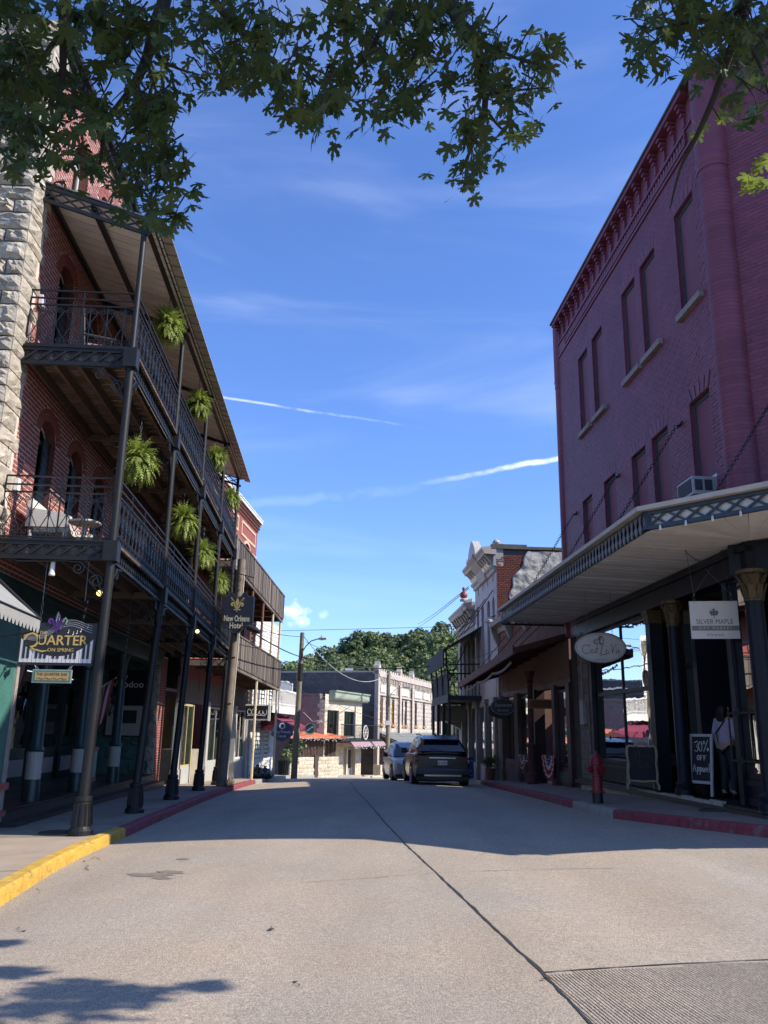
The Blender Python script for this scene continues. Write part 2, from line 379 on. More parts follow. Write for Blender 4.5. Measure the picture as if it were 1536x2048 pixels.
def rock_block(mb, F, s0, s1, z0, z1, d, bulge=.05, n=3, seed=0, mi=0):
    """rock-faced stone: a block whose face is broken up"""
    rnd = random.Random(seed); idx = {}; o = len(mb.v); mz = n
    for j in range(mz + 1):
        for i in range(n + 1):
            e = (i in (0, n)) or (j in (0, mz)); t = 0 if e else 1
            dd = d + (rnd.uniform(.25, 1.0) * bulge if t else rnd.uniform(0, .012))
            mb.v.append(F(s0 + (s1 - s0) * (i / n + (rnd.uniform(-.1, .1) if t else 0)), dd, z0 + (z1 - z0) * (j / mz + (rnd.uniform(-.1, .1) if t else 0))))
    for j in range(mz):
        for i in range(n):
            a = o + j * (n + 1) + i; mb.f.append((a, a + 1, a + n + 2, a + n + 1)); mb.m.append(mi)
    k = len(mb.v); cs = [F(s0, d - .08, z0), F(s1, d - .08, z0), F(s1, d - .08, z1), F(s0, d - .08, z1)]; mb.v += cs
    bot = [o + i for i in range(n + 1)]; top = [o + mz * (n + 1) + i for i in range(n + 1)]; lef = [o + j * (n + 1) for j in range(mz + 1)]; rig = [o + j * (n + 1) + n for j in range(mz + 1)]
    for q in (tuple([k, k + 1] + bot[::-1]), tuple([k + 3] + top + [k + 2]), tuple([k] + lef + [k + 3]), tuple([k + 1, k + 2] + rig[::-1])): mb.f.append(q); mb.m.append(mi)
def spiral(F, cs, cz, d, r0, turns=1.4, a0=0.0, flip=1, n=14):
    return [F(cs + flip * r0 * (1 - .75 * i / n) * math.cos(a0 + turns * 2 * math.pi * i / n), d, cz + r0 * (1 - .75 * i / n) * math.sin(a0 + turns * 2 * math.pi * i / n)) for i in range(n + 1)]
def linked(mb, pts, r=.014, mi=0):
    """chain: a run of small open links"""
    a, b = Vector(pts[0]), Vector(pts[-1]); L = sum((Vector(q) - Vector(p)).length for p, q in zip(pts, pts[1:])); n = max(2, int(L / .055)); seg = [(Vector(p), Vector(q)) for p, q in zip(pts, pts[1:])]
    for i in range(n):
        t = L * (i + .5) / n
        for p, q in seg:
            l = (q - p).length
            if t <= l: break
            t -= l
        c = p + (q - p) * (t / max(l, 1e-6)); tv = (q - p).normalized(); x = tv.cross(Vector((0, 0, 1)) if abs(tv.z) < .9 else Vector((1, 0, 0))).normalized(); y = tv.cross(x)
        w = x if i % 2 else y
        h = .034; ring = [c + tv * h + w * 0, c + tv * h * .6 + w * r, c - tv * h * .6 + w * r, c - tv * h, c - tv * h * .6 - w * r, c + tv * h * .6 - w * r]
        mb.tube(ring, r * .32, 3, mi, close=True)
def sag(a, b, s, n=14):
    a, b = Vector(a), Vector(b); return [a + (b - a) * (i / n) - Vector((0, 0, s * 4 * (i / n) * (1 - i / n))) for i in range(n + 1)]
# ---------------------------------------------------------------- ground, road, kerbs, pavements
def hit(x, y, h=0.0):
    d = dirpx(x, y); o = Vector((0, 0, EYE)); t = 2.0
    while t < 140:
        p = o + d * t
        if p.z - h < G(p.x, p.y): return p
        t += .02
    return o + d * 140
def interp(pts, n=6):
    out = []
    for i in range(len(pts) - 1):
        p0, p1, p2, p3 = [Vector(pts[max(0, min(len(pts) - 1, j))]) for j in (i - 1, i, i + 1, i + 2)]
        for k in range(n):
            t = k / n; out.append(.5 * ((2 * p1) + (p2 - p0) * t + (2 * p0 - 5 * p1 + 4 * p2 - p3) * t * t + (3 * p1 - p0 - 3 * p2 + p3) * t ** 3))
    out.append(Vector(pts[-1])); return out
KL = interp([(-2.95, 1.0), (-3.3, 5.5), (-3.58, 8.5), (-3.95, 11.3), (-4.12, 14.6), (-4.58, 25.2), (-4.85, 34.0), (-5.0, 42.0), (-5.1, 46.5), (-4.62, 52.5), (-2.88, 57.5), (-.38, 62), (2.5, 68.1), (7.5, 77.5), (12.5, 87.5)], 8)
KR = interp([(13, 1.5), (8.6, 6.8), (6.05, 10.8), (5.36, 12.3), (4.68, 14.0), (4.12, 15.7), (3.98, 18.0), (3.76, 27.3), (4.0, 36), (4.3, 43.5), (5.2, 50), (8, 57), (13, 64)], 8)
rb = MB(); xs = [-16, -9, -6] + [-5 + .5 * i for i in range(21)] + [6, 7, 8, 9, 11, 14, 20]; ys = [-8, -3] + [1.0 * i for i in range(0, 46)] + [46 + 2 * i for i in range(26)]
for j, y in enumerate(ys):
    for x in xs: rb.v.append(Vector((x, y, G(x, y))))
nx = len(xs)
for j in range(len(ys) - 1):
    for i in range(nx - 1): rb.f.append((j * nx + i, j * nx + i + 1, (j + 1) * nx + i + 1, (j + 1) * nx + i)); rb.m.append(0)
# concrete: broad tyre-polished patches, salt-and-pepper aggregate, brushed texture
def road_material():
    m = bpy.data.materials.new('street_concrete'); m.use_nodes = True; nt = m.node_tree; L = nt.links; b = nt.nodes['Principled BSDF']; b.inputs['Roughness'].default_value = .9
    geo = N(nt, 'ShaderNodeNewGeometry')
    def nz(sc, det, st=(1, 1, 1), ro=.6):
        mp = N(nt, 'ShaderNodeMapping'); mp.inputs[3].default_value = st; L.new(geo.outputs['Position'], mp.inputs[0])
        n = N(nt, 'ShaderNodeTexNoise'); n.inputs['Scale'].default_value = sc; n.inputs['Detail'].default_value = det; n.inputs['Roughness'].default_value = ro; L.new(mp.outputs[0], n.inputs[0]); return n.outputs[0]
    def rg(o, a, bb, c, d):
        r = N(nt, 'ShaderNodeMapRange'); L.new(o, r.inputs[0])
        for i, v in enumerate((a, bb, c, d)): r.inputs[i + 1].default_value = v
        return r.outputs[0]
    def mulc(a, c):
        x = N(nt, 'ShaderNodeMix', data_type='RGBA', blend_type='MULTIPLY'); x.inputs[0].default_value = 1; L.new(a, x.inputs[6]); L.new(c, x.inputs[7]); return x.outputs[2]
    base = N(nt, 'ShaderNodeMix', data_type='RGBA'); base.inputs[6].default_value = (.365, .293, .215, 1); base.inputs[7].default_value = (.338, .293, .24, 1); L.new(rg(nz(.35, 4), .35, .65, 0, 1), base.inputs[0])
    o = base.outputs[2]
    o = mulc(o, rg(nz(.9, 5, (1, .5, 1)), .3, .7, .90, 1.08))
    agg = nz(75, 3, (1, 1, 1), .8); o = mulc(o, rg(agg, .28, .72, .45, 1.6))
    agg3 = nz(28, 3, (1, 1, 1), .8); o = mulc(o, rg(agg3, .3, .7, .80, 1.2))
    brm = nz(46, 3, (.10, 1.5, 1), .7); o = mulc(o, rg(brm, .3, .7, .93, 1.07)); tyre = nz(.55, 3, (1.6, .12, 1), .5); o = mulc(o, rg(tyre, .35, .65, .93, 1.05))
    agg2 = nz(190, 2, (1, 1, 1), .7); o = mulc(o, rg(agg2, .3, .7, .72, 1.28))
    st = rg(nz(1.1, 7, (.8, 1.6, 1), .7), .66, .76, 0, .35); mx = N(nt, 'ShaderNodeMix', data_type='RGBA'); L.new(st, mx.inputs[0]); L.new(o, mx.inputs[6]); mx.inputs[7].default_value = (.15, .135, .12, 1); o = mx.outputs[2]
    L.new(o, b.inputs['Base Color'])
    bp = N(nt, 'ShaderNodeBump'); bp.inputs['Strength'].default_value = .7; bp.inputs['Distance'].default_value = .012; L.new(agg, bp.inputs['Height']); L.new(bp.outputs[0], b.inputs['Normal'])
    return m
ROADM = road_material()
road = structure(obj('road', rb, ROADM, smooth=True))
def strip_on(mb, pts, w, h=.004, jit=.0, mi=0):
    pts = [Vector((p[0], p[1])) for p in pts]; L = []
    for i, p in enumerate(pts):
        t = (pts[min(i + 1, len(pts) - 1)] - pts[max(i - 1, 0)]).normalized(); n = Vector((-t.y, t.x)); ww = w * (1 + random.uniform(-jit, jit)) / 2; q = p + n * random.uniform(-jit, jit) * w * .6
        L.append([Vector((c.x, c.y, G(c.x, c.y) + h)) for c in (q - n * ww, q + n * ww)])
    for a, b in zip(L, L[1:]): mb.quad(a[0], b[0], b[1], a[1], mi)
def dens(pts, step=.12):
    out = []
    for a, b in zip(pts, pts[1:]):
        n = max(1, int((Vector(b) - Vector(a)).length / step))
        for k in range(n): out.append(Vector(a).lerp(Vector(b), k / n))
    out.append(Vector(pts[-1])); return out
JOINT = mat('tar_joint', (.030, .027, .025), .9, 0, (30, .3), (80, .3))
jp = [hit(*q) for q in ((1215, 2085), (1180, 2048), (1085, 1947), (1000, 1868), (940, 1810), (870, 1744), (812, 1690), (772, 1648), (742, 1612), (715, 1585), (700, 1565))]
jb = MB(); strip_on(jb, dens([p.xy for p in jp]), .022, .004, .45)
structure(obj('road_joint', jb, JOINT))
a, b = hit(1085, 1947), hit(1536, 1921); jb = MB(); strip_on(jb, dens([a.xy, (b + (b - a) * .6).xy]), .016, .0044, .5); structure(obj('road_joint', jb, JOINT))
CRK = mat('hairline_crack', (.20, .165, .13), .9, 0, (30, .3), None)
a, b, c = hit(610, 1766), hit(865, 1747), hit(1250, 1737); jb = MB(); strip_on(jb, dens([a.xy, b.xy, c.xy], .06), .010, .004, .8); structure(obj('road_crack', jb, CRK))
a, b = hit(905, 1601), hit(690, 1600); jb = MB(); strip_on(jb, dens([a.xy, b.xy], .3), .03, .004, .3); structure(obj('road_crack', jb, mat('tar_crack', (.12, .105, .095), .9, 0, (30, .3), None)))
# grooved concrete panel, lower right: every groove is cut
GA, GB, GC, GD = [hit(*q) for q in ((1085, 1947), (1536, 1921), (1238, 1945), (1388, 2045))]
tdir = (GD - GC).xy.normalized(); e1 = (GB - GA).xy.normalized(); jd = (hit(1180, 2048) - GA).xy.normalized()
gm = MB(); pn = Vector((-tdir.y, tdir.x)); sp = .0225
import itertools
def inside(p):
    q = p - GA.xy; det = e1.x * jd.y - e1.y * jd.x; u = (q.x * jd.y - q.y * jd.x) / det; v = (e1.x * q.y - e1.y * q.x) / det
    return u > .012 and v > .012
for i in range(-170, 170):
    base = GA.xy + pn * (i * sp); run = []
    for k in range(-160, 160):
        p = base + tdir * (k * .05)
        if inside(p) and (p - GA.xy).length < 3.6: run.append(p)
    if len(run) < 3: continue
    prev = None
    for p in run[::2] + [run[-1]]:
        w = sp * random.uniform(.26, .34); z = G(p.x, p.y) + .002; hgt = .0016
        c = [Vector((*(p - pn * w * 1.25), z)), Vector((*(p - pn * w * .6), z + hgt)), Vector((*(p + pn * w * .6), z + hgt)), Vector((*(p + pn * w * 1.25), z))]
        if prev:
            for q in range(3): gm.quad(prev[q], c[q], c[q + 1], prev[q + 1])
        prev = c
structure(obj('grooved_road_panel', gm, ROADM))
# kerbs
YEL = mat('yellow_kerb_paint', (.52, .32, .05), .8, 0, (9, .25), (60, .5), stain=(4.2, .53, (.10, .085, .07), .92, (1.0, .8, 2.4)))
RED = mat('red_kerb_paint', (.235, .036, .056), .8, 0, (8, .25), (60, .3), stain=(5.5, .50, (.20, .165, .15), .75))
GREYK = mat('bare_kerb_concrete', (.30, .28, .25), .9, 0, (6, .2), (60, .4), stain=(3, .6, (.12, .11, .10), .6))
def kerb_run(K, side, ranges):
    """side: +1 pavement to the left of the run (x smaller)"""
    for y0, y1, m, nm, lab in ranges:
        seg = [p for p in K if y0 - .01 <= p.y <= y1 + .01]
        a = [p for p in K if p.y < y0]; b = [p for p in K if p.y > y1]
        def cut(y):
            for p, q in zip(K, K[1:]):
                if p.y <= y <= q.y: return p.lerp(q, (y - p.y) / max(1e-6, q.y - p.y))
        s0, s1 = cut(y0), cut(y1)
        if s0: seg = [s0] + [p for p in seg if p.y > y0 + .05]
        if s1: seg = [p for p in seg if p.y < y1 - .05] + [s1]
        seg = dens(seg, .35); mb = MB(); prev = None
        for i, p in enumerate(seg):
            t = (seg[min(i + 1, len(seg) - 1)] - seg[max(i - 1, 0)]).normalized(); n = Vector((-t.y, t.x)) * side; z = G(p.x, p.y)
            j = random.uniform(-.004, .004)
            sec = [(-.012, -.1), (0.0, .09), (.008, .132 + j), (.03, .15 + j), (.17, .152 + j), (.17, -.1)]
            ring = [Vector((p.x + n.x * d, p.y + n.y * d, z + h)) for d, h in sec]
            if prev:
                for k in range(5): mb.quad(prev[k], ring[k], ring[k + 1], prev[k + 1])
            else: mb.add(ring, [tuple(range(6))])
            prev = ring
        mb.add(prev, [tuple(range(5, -1, -1))]); structure(obj('kerb', mb, m))
kerb_run(KL, 1, [(1.2, 8.3, YEL, '', ''), (8.315, 11.4, YEL, '', ''), (11.415, 14.45, YEL, '', ''), (14.46, 18.4, RED, '', ''), (18.41, 22.2, RED, '', ''), (22.21, 26.2, RED, '', ''), (26.21, 30.1, RED, '', ''), (30.11, 34.3, RED, '', ''), (34.31, 52.0, GREYK, '', ''), (52.02, 84.0, GREYK, '', '')])
kerb_run(KR, -1, [(3.0, 8.4, RED, '', ''), (8.41, 11.9, RED, '', ''), (11.91, 13.9, RED, '', ''), (13.91, 15.6, RED, '', ''), (15.61, 18.1, GREYK, '', ''), (18.11, 22.0, RED, '', ''), (22.01, 26.0, RED, '', ''), (26.01, 34.0, RED, '', ''), (34.02, 56.0, GREYK, '', '')])
# pavements: slab by slab
PAVE = mat('pavement_concrete', (.34, .27, .20), .9, 0, (1.2, .14), (90, .4), .05, stain=(1.5, .58, (.19, .165, .14), .7))
PAVED = mat('darker_pavement', (.25, .205, .165), .9, 0, (1.6, .2), (90, .45), .07, stain=(1.8, .56, (.13, .11, .10), .6))  # darker concrete for the gallery stretch and all right-hand slabs
def xat(K, y):
    for p, q in zip(K, K[1:]):
        if p.y <= y <= q.y: return p.x + (q.x - p.x) * (y - p.y) / max(1e-6, q.y - p.y)
    return K[0].x if y < K[0].y else K[-1].x
swl = structure(bpy.data.objects.new('sidewalk', None)); COL.objects.link(swl)
swr = structure(bpy.data.objects.new('sidewalk', None)); COL.objects.link(swr)
def pave(parent, K, y0, y1, xin, xout, nx_, m, h=.146, gap=.006):
    """one row of slabs between the kerb and the buildings; xout(y) = far side"""
    n = max(1, int((y1 - y0) / .7)); tilt = random.uniform(-.004, .004)
    for c in range(nx_):
        mb = MB(); prev = None
        for j in range(n + 1):
            y = y0 + gap + (y1 - y0 - 2 * gap) * j / n; xa, xb = xin(y), xout(y); pa, pb = xa + (xb - xa) * c / nx_ + math.copysign(gap, xb - xa) * (c > 0), xa + (xb - xa) * (c + 1) / nx_
            row = [Vector((x, y, G(x, y) + h + tilt)) for x in (pa, (pa * 2 + pb) / 3, (pa + 2 * pb) / 3, pb)]; row = [row[0] - Vector((0, 0, .12))] + row + [row[-1] - Vector((0, 0, .12))]
            if prev:
                for k in range(5): mb.quad(prev[k], row[k], row[k + 1], prev[k + 1])
            else: mb.add(row, [tuple(range(6))])
            prev = row
        mb.add(prev, [tuple(range(6))]); structure(obj('paving_slab', mb, m, parent))
kin = lambda y: xat(KL, y) - .172
ys_ = [1.4, 3.6, 5.8, 7.9, 10.0, 13.35, 15.2, 17.2, 19.3, 21.4, 23.6, 25.8, 28.2, 31, 34, 37.2, 40.5, 44, 48, 53, 58, 64, 72, 84]
for y0, y1 in zip(ys_, ys_[1:]): pave(swl, KL, y0, y1, kin, lambda y: -9.4 if y < 40 else xat(KL, y) - 6, 2 if y1 > 14 else 1, PAVE if y1 < 13.5 or y0 > 27 else PAVED)
kir = lambda y: xat(KR, y) + .172
ys_ = [4.2, 6.4, 8.6, 10.6, 12.3, 14, 15.7, 17.6, 19.8, 22, 24.4, 27, 30, 33, 36.5, 40, 44, 49]
for y0, y1 in zip(ys_, ys_[1:]): pave(swr, KR, y0, y1, kir, lambda y: max(9.0, xat(KR, y) + 3) if y < 24 else 7.5, 3, PAVED)
gb = MB(); 
for (x0, x1, y0, y1) in ((-1500, 1500, 94, 1600), (-1500, -16, -400, 94), (20, 1500, -400, 94), (-16, 20, -400, -8)): gb.quad(Vector((x0, y0, -3.2)), Vector((x1, y0, -3.2)), Vector((x1, y1, -3.2)), Vector((x0, y1, -3.2)))
structure(obj('ground', gb, mat('distant_ground', (.06, .07, .035), .95, 0, (.05, .3), None)))
# manhole cover in the left pavement, litter by the kerb
c = hit(118, 1665, .15); mh = MB()
mh.lathe((0, 0, 0), [(.31, -.03), (.31, .004), (.27, .006)], 28); 
for i in range(-5, 6): mh.beam((-math.sqrt(.065 - (i * .045) ** 2) if .065 > (i * .045) ** 2 else 0, i * .045, .009), (math.sqrt(.065 - (i * .045) ** 2) if .065 > (i * .045) ** 2 else 0, i * .045, .009), .018, .008)
o = tag(obj('manhole_cover', mh, mat('rusty_cast_iron', (.07, .055, .045), .7, .3, (20, .3), (60, .3))), 'round rusty manhole cover in the pavement beside the nearest gallery post', 'manhole cover'); o.location = (c.x, c.y, G(c.x, c.y) + .152)
lit = MB()
for q in ((172, 1722), (183, 1716), (190, 1720), (178, 1735), (168, 1738), (80, 1785), (590, 1970), (545, 1860), (40, 1860), (1095, 1960)):
    for k in range(3):
        p = hit(q[0] + random.uniform(-9, 9), q[1] + random.uniform(-4, 4)); an = random.uniform(0, 6.3); r = random.uniform(.012, .03)
        lit.add([p + Vector((r * math.cos(an + a_), r * .7 * math.sin(an + a_), .006 + random.uniform(0, .012))) for a_ in (0, 1.4, 2.9, 4.4)], [(0, 1, 2, 3)])
obj('leaf_litter', lit, mat('dead_leaf', (.05, .04, .025), .9, 0, None, None), kind='stuff')
# oil patches on the left lane
op = MB()
for (cx, cy, rx, ry) in ((300, 1751, 52, 5), (340, 1745, 30, 4), (366, 1719, 16, 2.5), (322, 1757, 22, 3)):
    pts = []
    for k in range(14):
        a_ = 2 * math.pi * k / 14; r = random.uniform(.6, 1.1); p = hit(cx + rx * r * math.cos(a_), cy + ry * r * math.sin(a_)); pts.append(Vector((p.x, p.y, G(p.x, p.y) + .004)))
    op.add(pts, [tuple(range(14))])
structure(obj('oil_stain', op, mat('oil_stained_concrete', (.215, .175, .135), .7, 0, (20, .3), (90, .3))))
# ================================================================ brick hotel on the left
def window(parent, F, sa, sb, za, zb, d, m, nx_=1, nz_=2, fw=.07, rise=0, g=None, nm='window', back=None, depth=.05):
    """frame with sash bars; each pane a sub-part"""
    mb = MB(); zt = zb + rise * .0
    mb.box(F, sa, sa + fw, d - depth, d, za, zt); mb.box(F, sb - fw, sb, d - depth, d, za, zt); mb.box(F, sa + fw, sb - fw, d - depth, d, za, za + fw); mb.box(F, sa + fw, sb - fw, d - depth, d, zt - fw, zt)
    if rise > 0:
        n = 8; c = (sa + sb) / 2; h = (sb - sa) / 2
        for k in range(n):
            t0, t1 = math.pi * k / n, math.pi * (k + 1) / n
            p = [F(c - h * math.cos(t0), d, zt + rise * math.sin(t0)), F(c - h * math.cos(t1), d, zt + rise * math.sin(t1)), F(c - (h - fw) * math.cos(t1), d, zt + (rise - fw) * max(0, math.sin(t1))), F(c - (h - fw) * math.cos(t0), d, zt + (rise - fw) * max(0, math.sin(t0)))]
            mb.add(p, [(0, 1, 2, 3)])
    for i in range(1, nx_): c = sa + (sb - sa) * i / nx_; mb.box(F, c - fw * .3, c + fw * .3, d - depth * .8, d - .006, za + fw, zt - fw)
    for j in range(1, nz_): c = za + (zb - za) * j / nz_; mb.box(F, sa + fw, sb - fw, d - depth, d - .002, c - fw * .4, c + fw * .4)
    w = obj(nm, mb, m, parent)
    for j in range(nz_):
        pz = MB(); z0_, z1_ = za + (zb - za) * j / nz_ + fw * .3, za + (zb - za) * (j + 1) / nz_ - fw * .3
        if j == nz_ - 1 and rise > 0: pz.prism(F, [(sa + fw * .5, z0_), (sb - fw * .5, z0_), (sb - fw * .5, zb)] + [((sa + sb) / 2 + ((sb - sa) / 2 - fw * .5) * math.cos(math.pi * k / 8), zb + (rise - fw * .4) * math.sin(math.pi * k / 8)) for k in range(1, 8)] + [(sa + fw * .5, zb)], d - depth * .7, d - depth * .5)
        else: pz.box(F, sa + fw * .5, sb - fw * .5, d - depth * .7, d - depth * .5, z0_, z1_)
        obj('pane', pz, g or GLASSD, w)
    return w
hotel = thing('hotel_building', 'tall red brick hotel with rough limestone corner and arched windows behind iron galleries', 'building', (-6.6, 13.05, 0))
ops = []
WS = [1.75 + 1.8 * i for i in range(7)]
for s in WS:
    ops.append((s, s + .88, 4.55 - .02 * s, 6.98, .34)); ops.append((s, s + .88, 8.05 - .02 * s, 10.3, .34)); ops.append((s, s + .88, 11.75, 13.2, .3))
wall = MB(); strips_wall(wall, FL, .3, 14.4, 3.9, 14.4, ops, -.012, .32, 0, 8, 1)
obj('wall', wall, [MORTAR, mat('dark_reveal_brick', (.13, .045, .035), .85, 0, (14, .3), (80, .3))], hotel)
bl = brick_list(.72, 14.4, 3.95, 14.4, ops, bh=.086, bw=.235, joint=.022, ring=.24)
vs_near = lambda b: (b[0] + b[1]) / 2 * 1.0 + abs((b[2] + b[3]) / 2 - 6.5) * .16
lay_bricks(FL, bl, -.012, hotel, BRICK, vs_near, 240, .005)
arch = MB()
for sa, sb, za, zb, rise in ops:
    for ring, (r0, r1) in enumerate(((.0, .11), (.12, .23))):
        n = 13
        for k in range(n):
            a0, a1 = math.pi * (k + .06) / n, math.pi * (k + .94) / n; c = (sa + sb) / 2; h = (sb - sa) / 2
            P = lambda a_, r: (c - (h + r) * math.cos(a_), zb + (rise + r) * math.sin(a_))
            arch.prism(FL, [P(a0, r0), P(a1, r0), P(a1, r1), P(a0, r1)], -.04, .004 + .004 * ring)
obj('arch_bricks', arch, BRICK, hotel, kind='stuff')
SASH = mat('grey_green_sash', (.26, .27, .25), .5, 0, (6, .1), None)
SASHW = mat('white_sash', (.55, .54, .50), .5, 0, (6, .1), None)
for i, (sa, sb, za, zb, rise) in enumerate(ops):
    window(hotel, FL, sa + .02, sb - .02, za + .02, zb, -.2, SASHW if sa < 6 else SASH, 1, 2, .075, rise - .04)
    if zb < 11:   # dark louvred shutter leaf standing in the reveal
        sh = MB(); sh.box(FL, sb - .40, sb - .02, -.13, -.10, za + .04, zb + .02); 
        for k in range(14): sh.box(FL, sb - .36, sb - .06, -.1, -.088, za + .12 + k * .155, za + .21 + k * .155)
        obj('shutter', sh, IRONB, hotel)
room = MB(); room.box(FL, .5, 14.3, -1.45, -1.4, 4.2, 14.3); obj('dark_rooms', room, DARK, hotel)
# parapet cap and main roof edge
cp = MB(); cp.box(FL, .1, 14.45, -.4, .10, 14.4, 14.55); cp.box(FL, .05, 14.5, -.4, .2, 14.55, 14.68); obj('roof_cornice', cp, IRON, hotel)
# stone corner: side wall facing the viewer (frame along -n) and the quoins on the street face
FE0 = Fr((-6.39, 13.05), (-1, -.05), (.05, -1))
bk = MB(); bk.box(FE0, 0.02, 6, -.3, -.02, -.3, 14.5); bk.box(FL, 0.02, .9, -.3, -.02, -.3, 14.5); obj('corner_backing', bk, MORTARG, hotel)
rnd = random.Random(3); z = 0.0; row = 0
while z < 14.4:
    h = rnd.uniform(.22, .37); near = True; s = 0.0; k = 0
    mb = MB(); w = .68 + (.14 if row % 2 else -.1) + rnd.uniform(-.05, .05)
    if z > 4.0: rock_block(mb, FL, 0, w, z + .011, z + h - .011, .0, .05, 4, row); obj('stone', mb, STONE, hotel)
    lens = [.34 if row % 2 else .52, .45, .6, .5]
    for k in range(3):
        l = lens[k] * rnd.uniform(.8, 1.2); mb = MB(); rock_block(mb, FE0, s + .012, s + l - .012, z + .012, z + h - .012, 0, .14 if k else .08, 5, row * 7 + k); s += l
        obj('stone', mb, STONE, hotel)
    mb = MB(); rock_block(mb, FE0, s + .006, 4, z + .008, z + h - .008, 0, .06, 5, row * 9 + 8); obj('stone', mb, STONE, hotel)
    z += h; row += 1
# ---- ground floor: recessed porch
PLAT = .20
gz = lambda s: G(-6.6, 13.05 + s) + .15
pf = MB(); pf.box(FL, 1.9, 14.3, -2.7, .02, -.7, PLAT - .012); pf.box(FL, 1.9, 14.3, .0, .045, -.7, PLAT - .03)
obj('porch_plinth', pf, mat('dark_stained_boards', (.03, .022, .02), .45, 0, (4, .3), (40, .2)), hotel)
bdm = mat('porch_floor_board', (.045, .036, .033), .4, 0, (4, .3), (40, .2), .25)
for k in range(18): mb = MB(); mb.box(FL, 1.9, 14.3, .08 - .155 * (k + 1) + .006, .08 - .155 * k, PLAT - .012, PLAT + .012 + random.uniform(0, .003)); obj('floor_board', mb, bdm, hotel)
stp = MB(); stp.box(FL, 1.9, 14.3, .05, .38, -.7, PLAT - .17); obj('step', stp, bdm, hotel)
cm = mat('porch_ceiling_boards', (.30, .25, .20), .7, 0, (3, .15), (30, .1), .08)
for k in range(16): mb = MB(); mb.box(FL, 1.5, 14.3, -.05 - .165 * (k + 1) + .006, -.05 - .165 * k, 3.86, 3.90); obj('ceiling_board', mb, cm, hotel)
be = MB(); be.box(FL, .0, 14.4, -.35, .06, 3.55, 3.98); be.box(FL, .0, 14.4, -.05, .11, 3.98, 4.06); obj('shopfront_beam', be, GREENP, hotel)
# green pier beside the porch, with a small painted base
pr = MB(); pr.box(FL, .0, 1.95, -.5, .03, -.6, 3.55); obj('painted_pier', pr, mat('mid_green_paint', (.055, .17, .145), .5, 0, (3, .2), (30, .5)), hotel)
tr_ = MB(); tr_.box(FL, 1.93, 2.05, -.4, .06, -.6, 3.5); obj('pier_trim', tr_, mat('pinkish_grey_trim', (.34, .28, .26), .6, 0, (8, .2), (30, .1)), hotel)
tr_ = MB(); tr_.box(FL, 1.86, 2.1, -.42, .10, .55, .66); tr_.box(FL, 1.86, 2.1, -.42, .10, .12, .2); obj('pier_base', tr_, mat('faded_red_paint', (.35, .10, .10), .6, 0, (8, .2), None), hotel)
# cast iron columns on the porch edge: dark shaft, pale drum base
for s in (6.75, 9.95, 3.9):
    c = FL(s, -.13, 0); cb = MB()
    cb.lathe(c, [(.16, PLAT), (.16, PLAT + .32), (.15, PLAT + .36), (.15, PLAT + .42)], 16); cb.lathe(c, [(.15, PLAT + .93), (.17, PLAT + .96), (.15, PLAT + 1.0), (.125, PLAT + 1.05), (.11, 2.9), (.15, 2.93), (.15, 2.99), (.11, 3.02), (.12, 3.3), (.19, 3.48), (.19, 3.55)], 16)
    co = obj('porch_column', cb, GREENP, hotel, smooth=False); smooth_by_angle(co)
    dr = MB(); dr.lathe(c, [(.152, PLAT + .42), (.152, PLAT + .93)], 16); obj('column_drum', dr, mat('pale_grey_drum', (.38, .36, .32), .6, 0, (5, .1), None), co)
# back wall: door with glass leaves, big windows over panelled bulkheads
BW = -2.15
bwm = MB(); bwm.box(FL, 1.9, 14.3, BW - .1, BW - .02, 3.0, 3.9); obj('transom_wall', bwm, GREENP, hotel)
dk = MB(); dk.box(FL, 2, 14.3, BW - 2.6, BW - 2.5, 0, 3.9); dk.box(FL, 2, 14.3, BW - 2.5, BW - .06, .05, .1); dk.box(FL, 2, 14.3, BW - 2.5, BW - .06, 3.85, 3.9); obj('shop_interior', dk, DARK, hotel)
PANEL = mat('pale_panel_paint', (.40, .36, .32), .6, 0, (5, .1), None)
def door(parent, F, sa, sb, z0_, z1_, d, m, glassm=None, nm='door', low=.75, pm=None, handle=True):
    mb = MB(); fw = .11
    mb.box(F, sa, sa + fw, d - .05, d, z0_, z1_); mb.box(F, sb - fw, sb, d - .05, d, z0_, z1_); mb.box(F, sa + fw, sb - fw, d - .05, d, z1_ - fw, z1_); mb.box(F, sa + fw, sb - fw, d - .05, d, z0_, z0_ + .12); mb.box(F, sa + fw, sb - fw, d - .05, d, z0_ + low - .1, z0_ + low); mb.box(F, sa + fw, sb - fw, d - .045, d - .02, z0_ + .12, z0_ + low - .1)
    w = obj(nm, mb, m, parent)
    g_ = MB(); g_.box(F, sa + fw - .01, sb - fw + .01, d - .035, d - .025, z0_ + low - .01, z1_ - fw + .01); obj('pane', g_, glassm or GLASS, w)
    if pm: p_ = MB(); p_.box(F, sa + fw + .07, sb - fw - .07, d - .02, d - .008, z0_ + .19, z0_ + low - .2); obj('door_panel', p_, pm, w)
    if handle: h_ = MB(); h_.tube([F(sb - .06, d, z0_ + 1.0), F(sb - .06, d + .06, z0_ + 1.0), F(sb - .06, d + .06, z0_ + 1.25), F(sb - .06, d, z0_ + 1.25)], .012, 6); obj('handle', h_, GOLD, w)
    return w
for sa, sb in ((4.9, 6.0), (6.25, 7.5)): door(hotel, FL, sa, sb, PLAT + .02, 2.75, BW, GREENP, low=.85, pm=PANEL)
jm = MB()
for s in (1.95, 4.75, 6.0, 7.5, 9.2, 11.5, 14.2): jm.box(FL, s, s + .24, BW - .1, BW + .07, PLAT, 3.0)
jm.box(FL, 1.95, 14.3, BW - .1, BW + .05, 2.78, 2.95); obj('shopfront_posts', jm, GREENP, hotel)
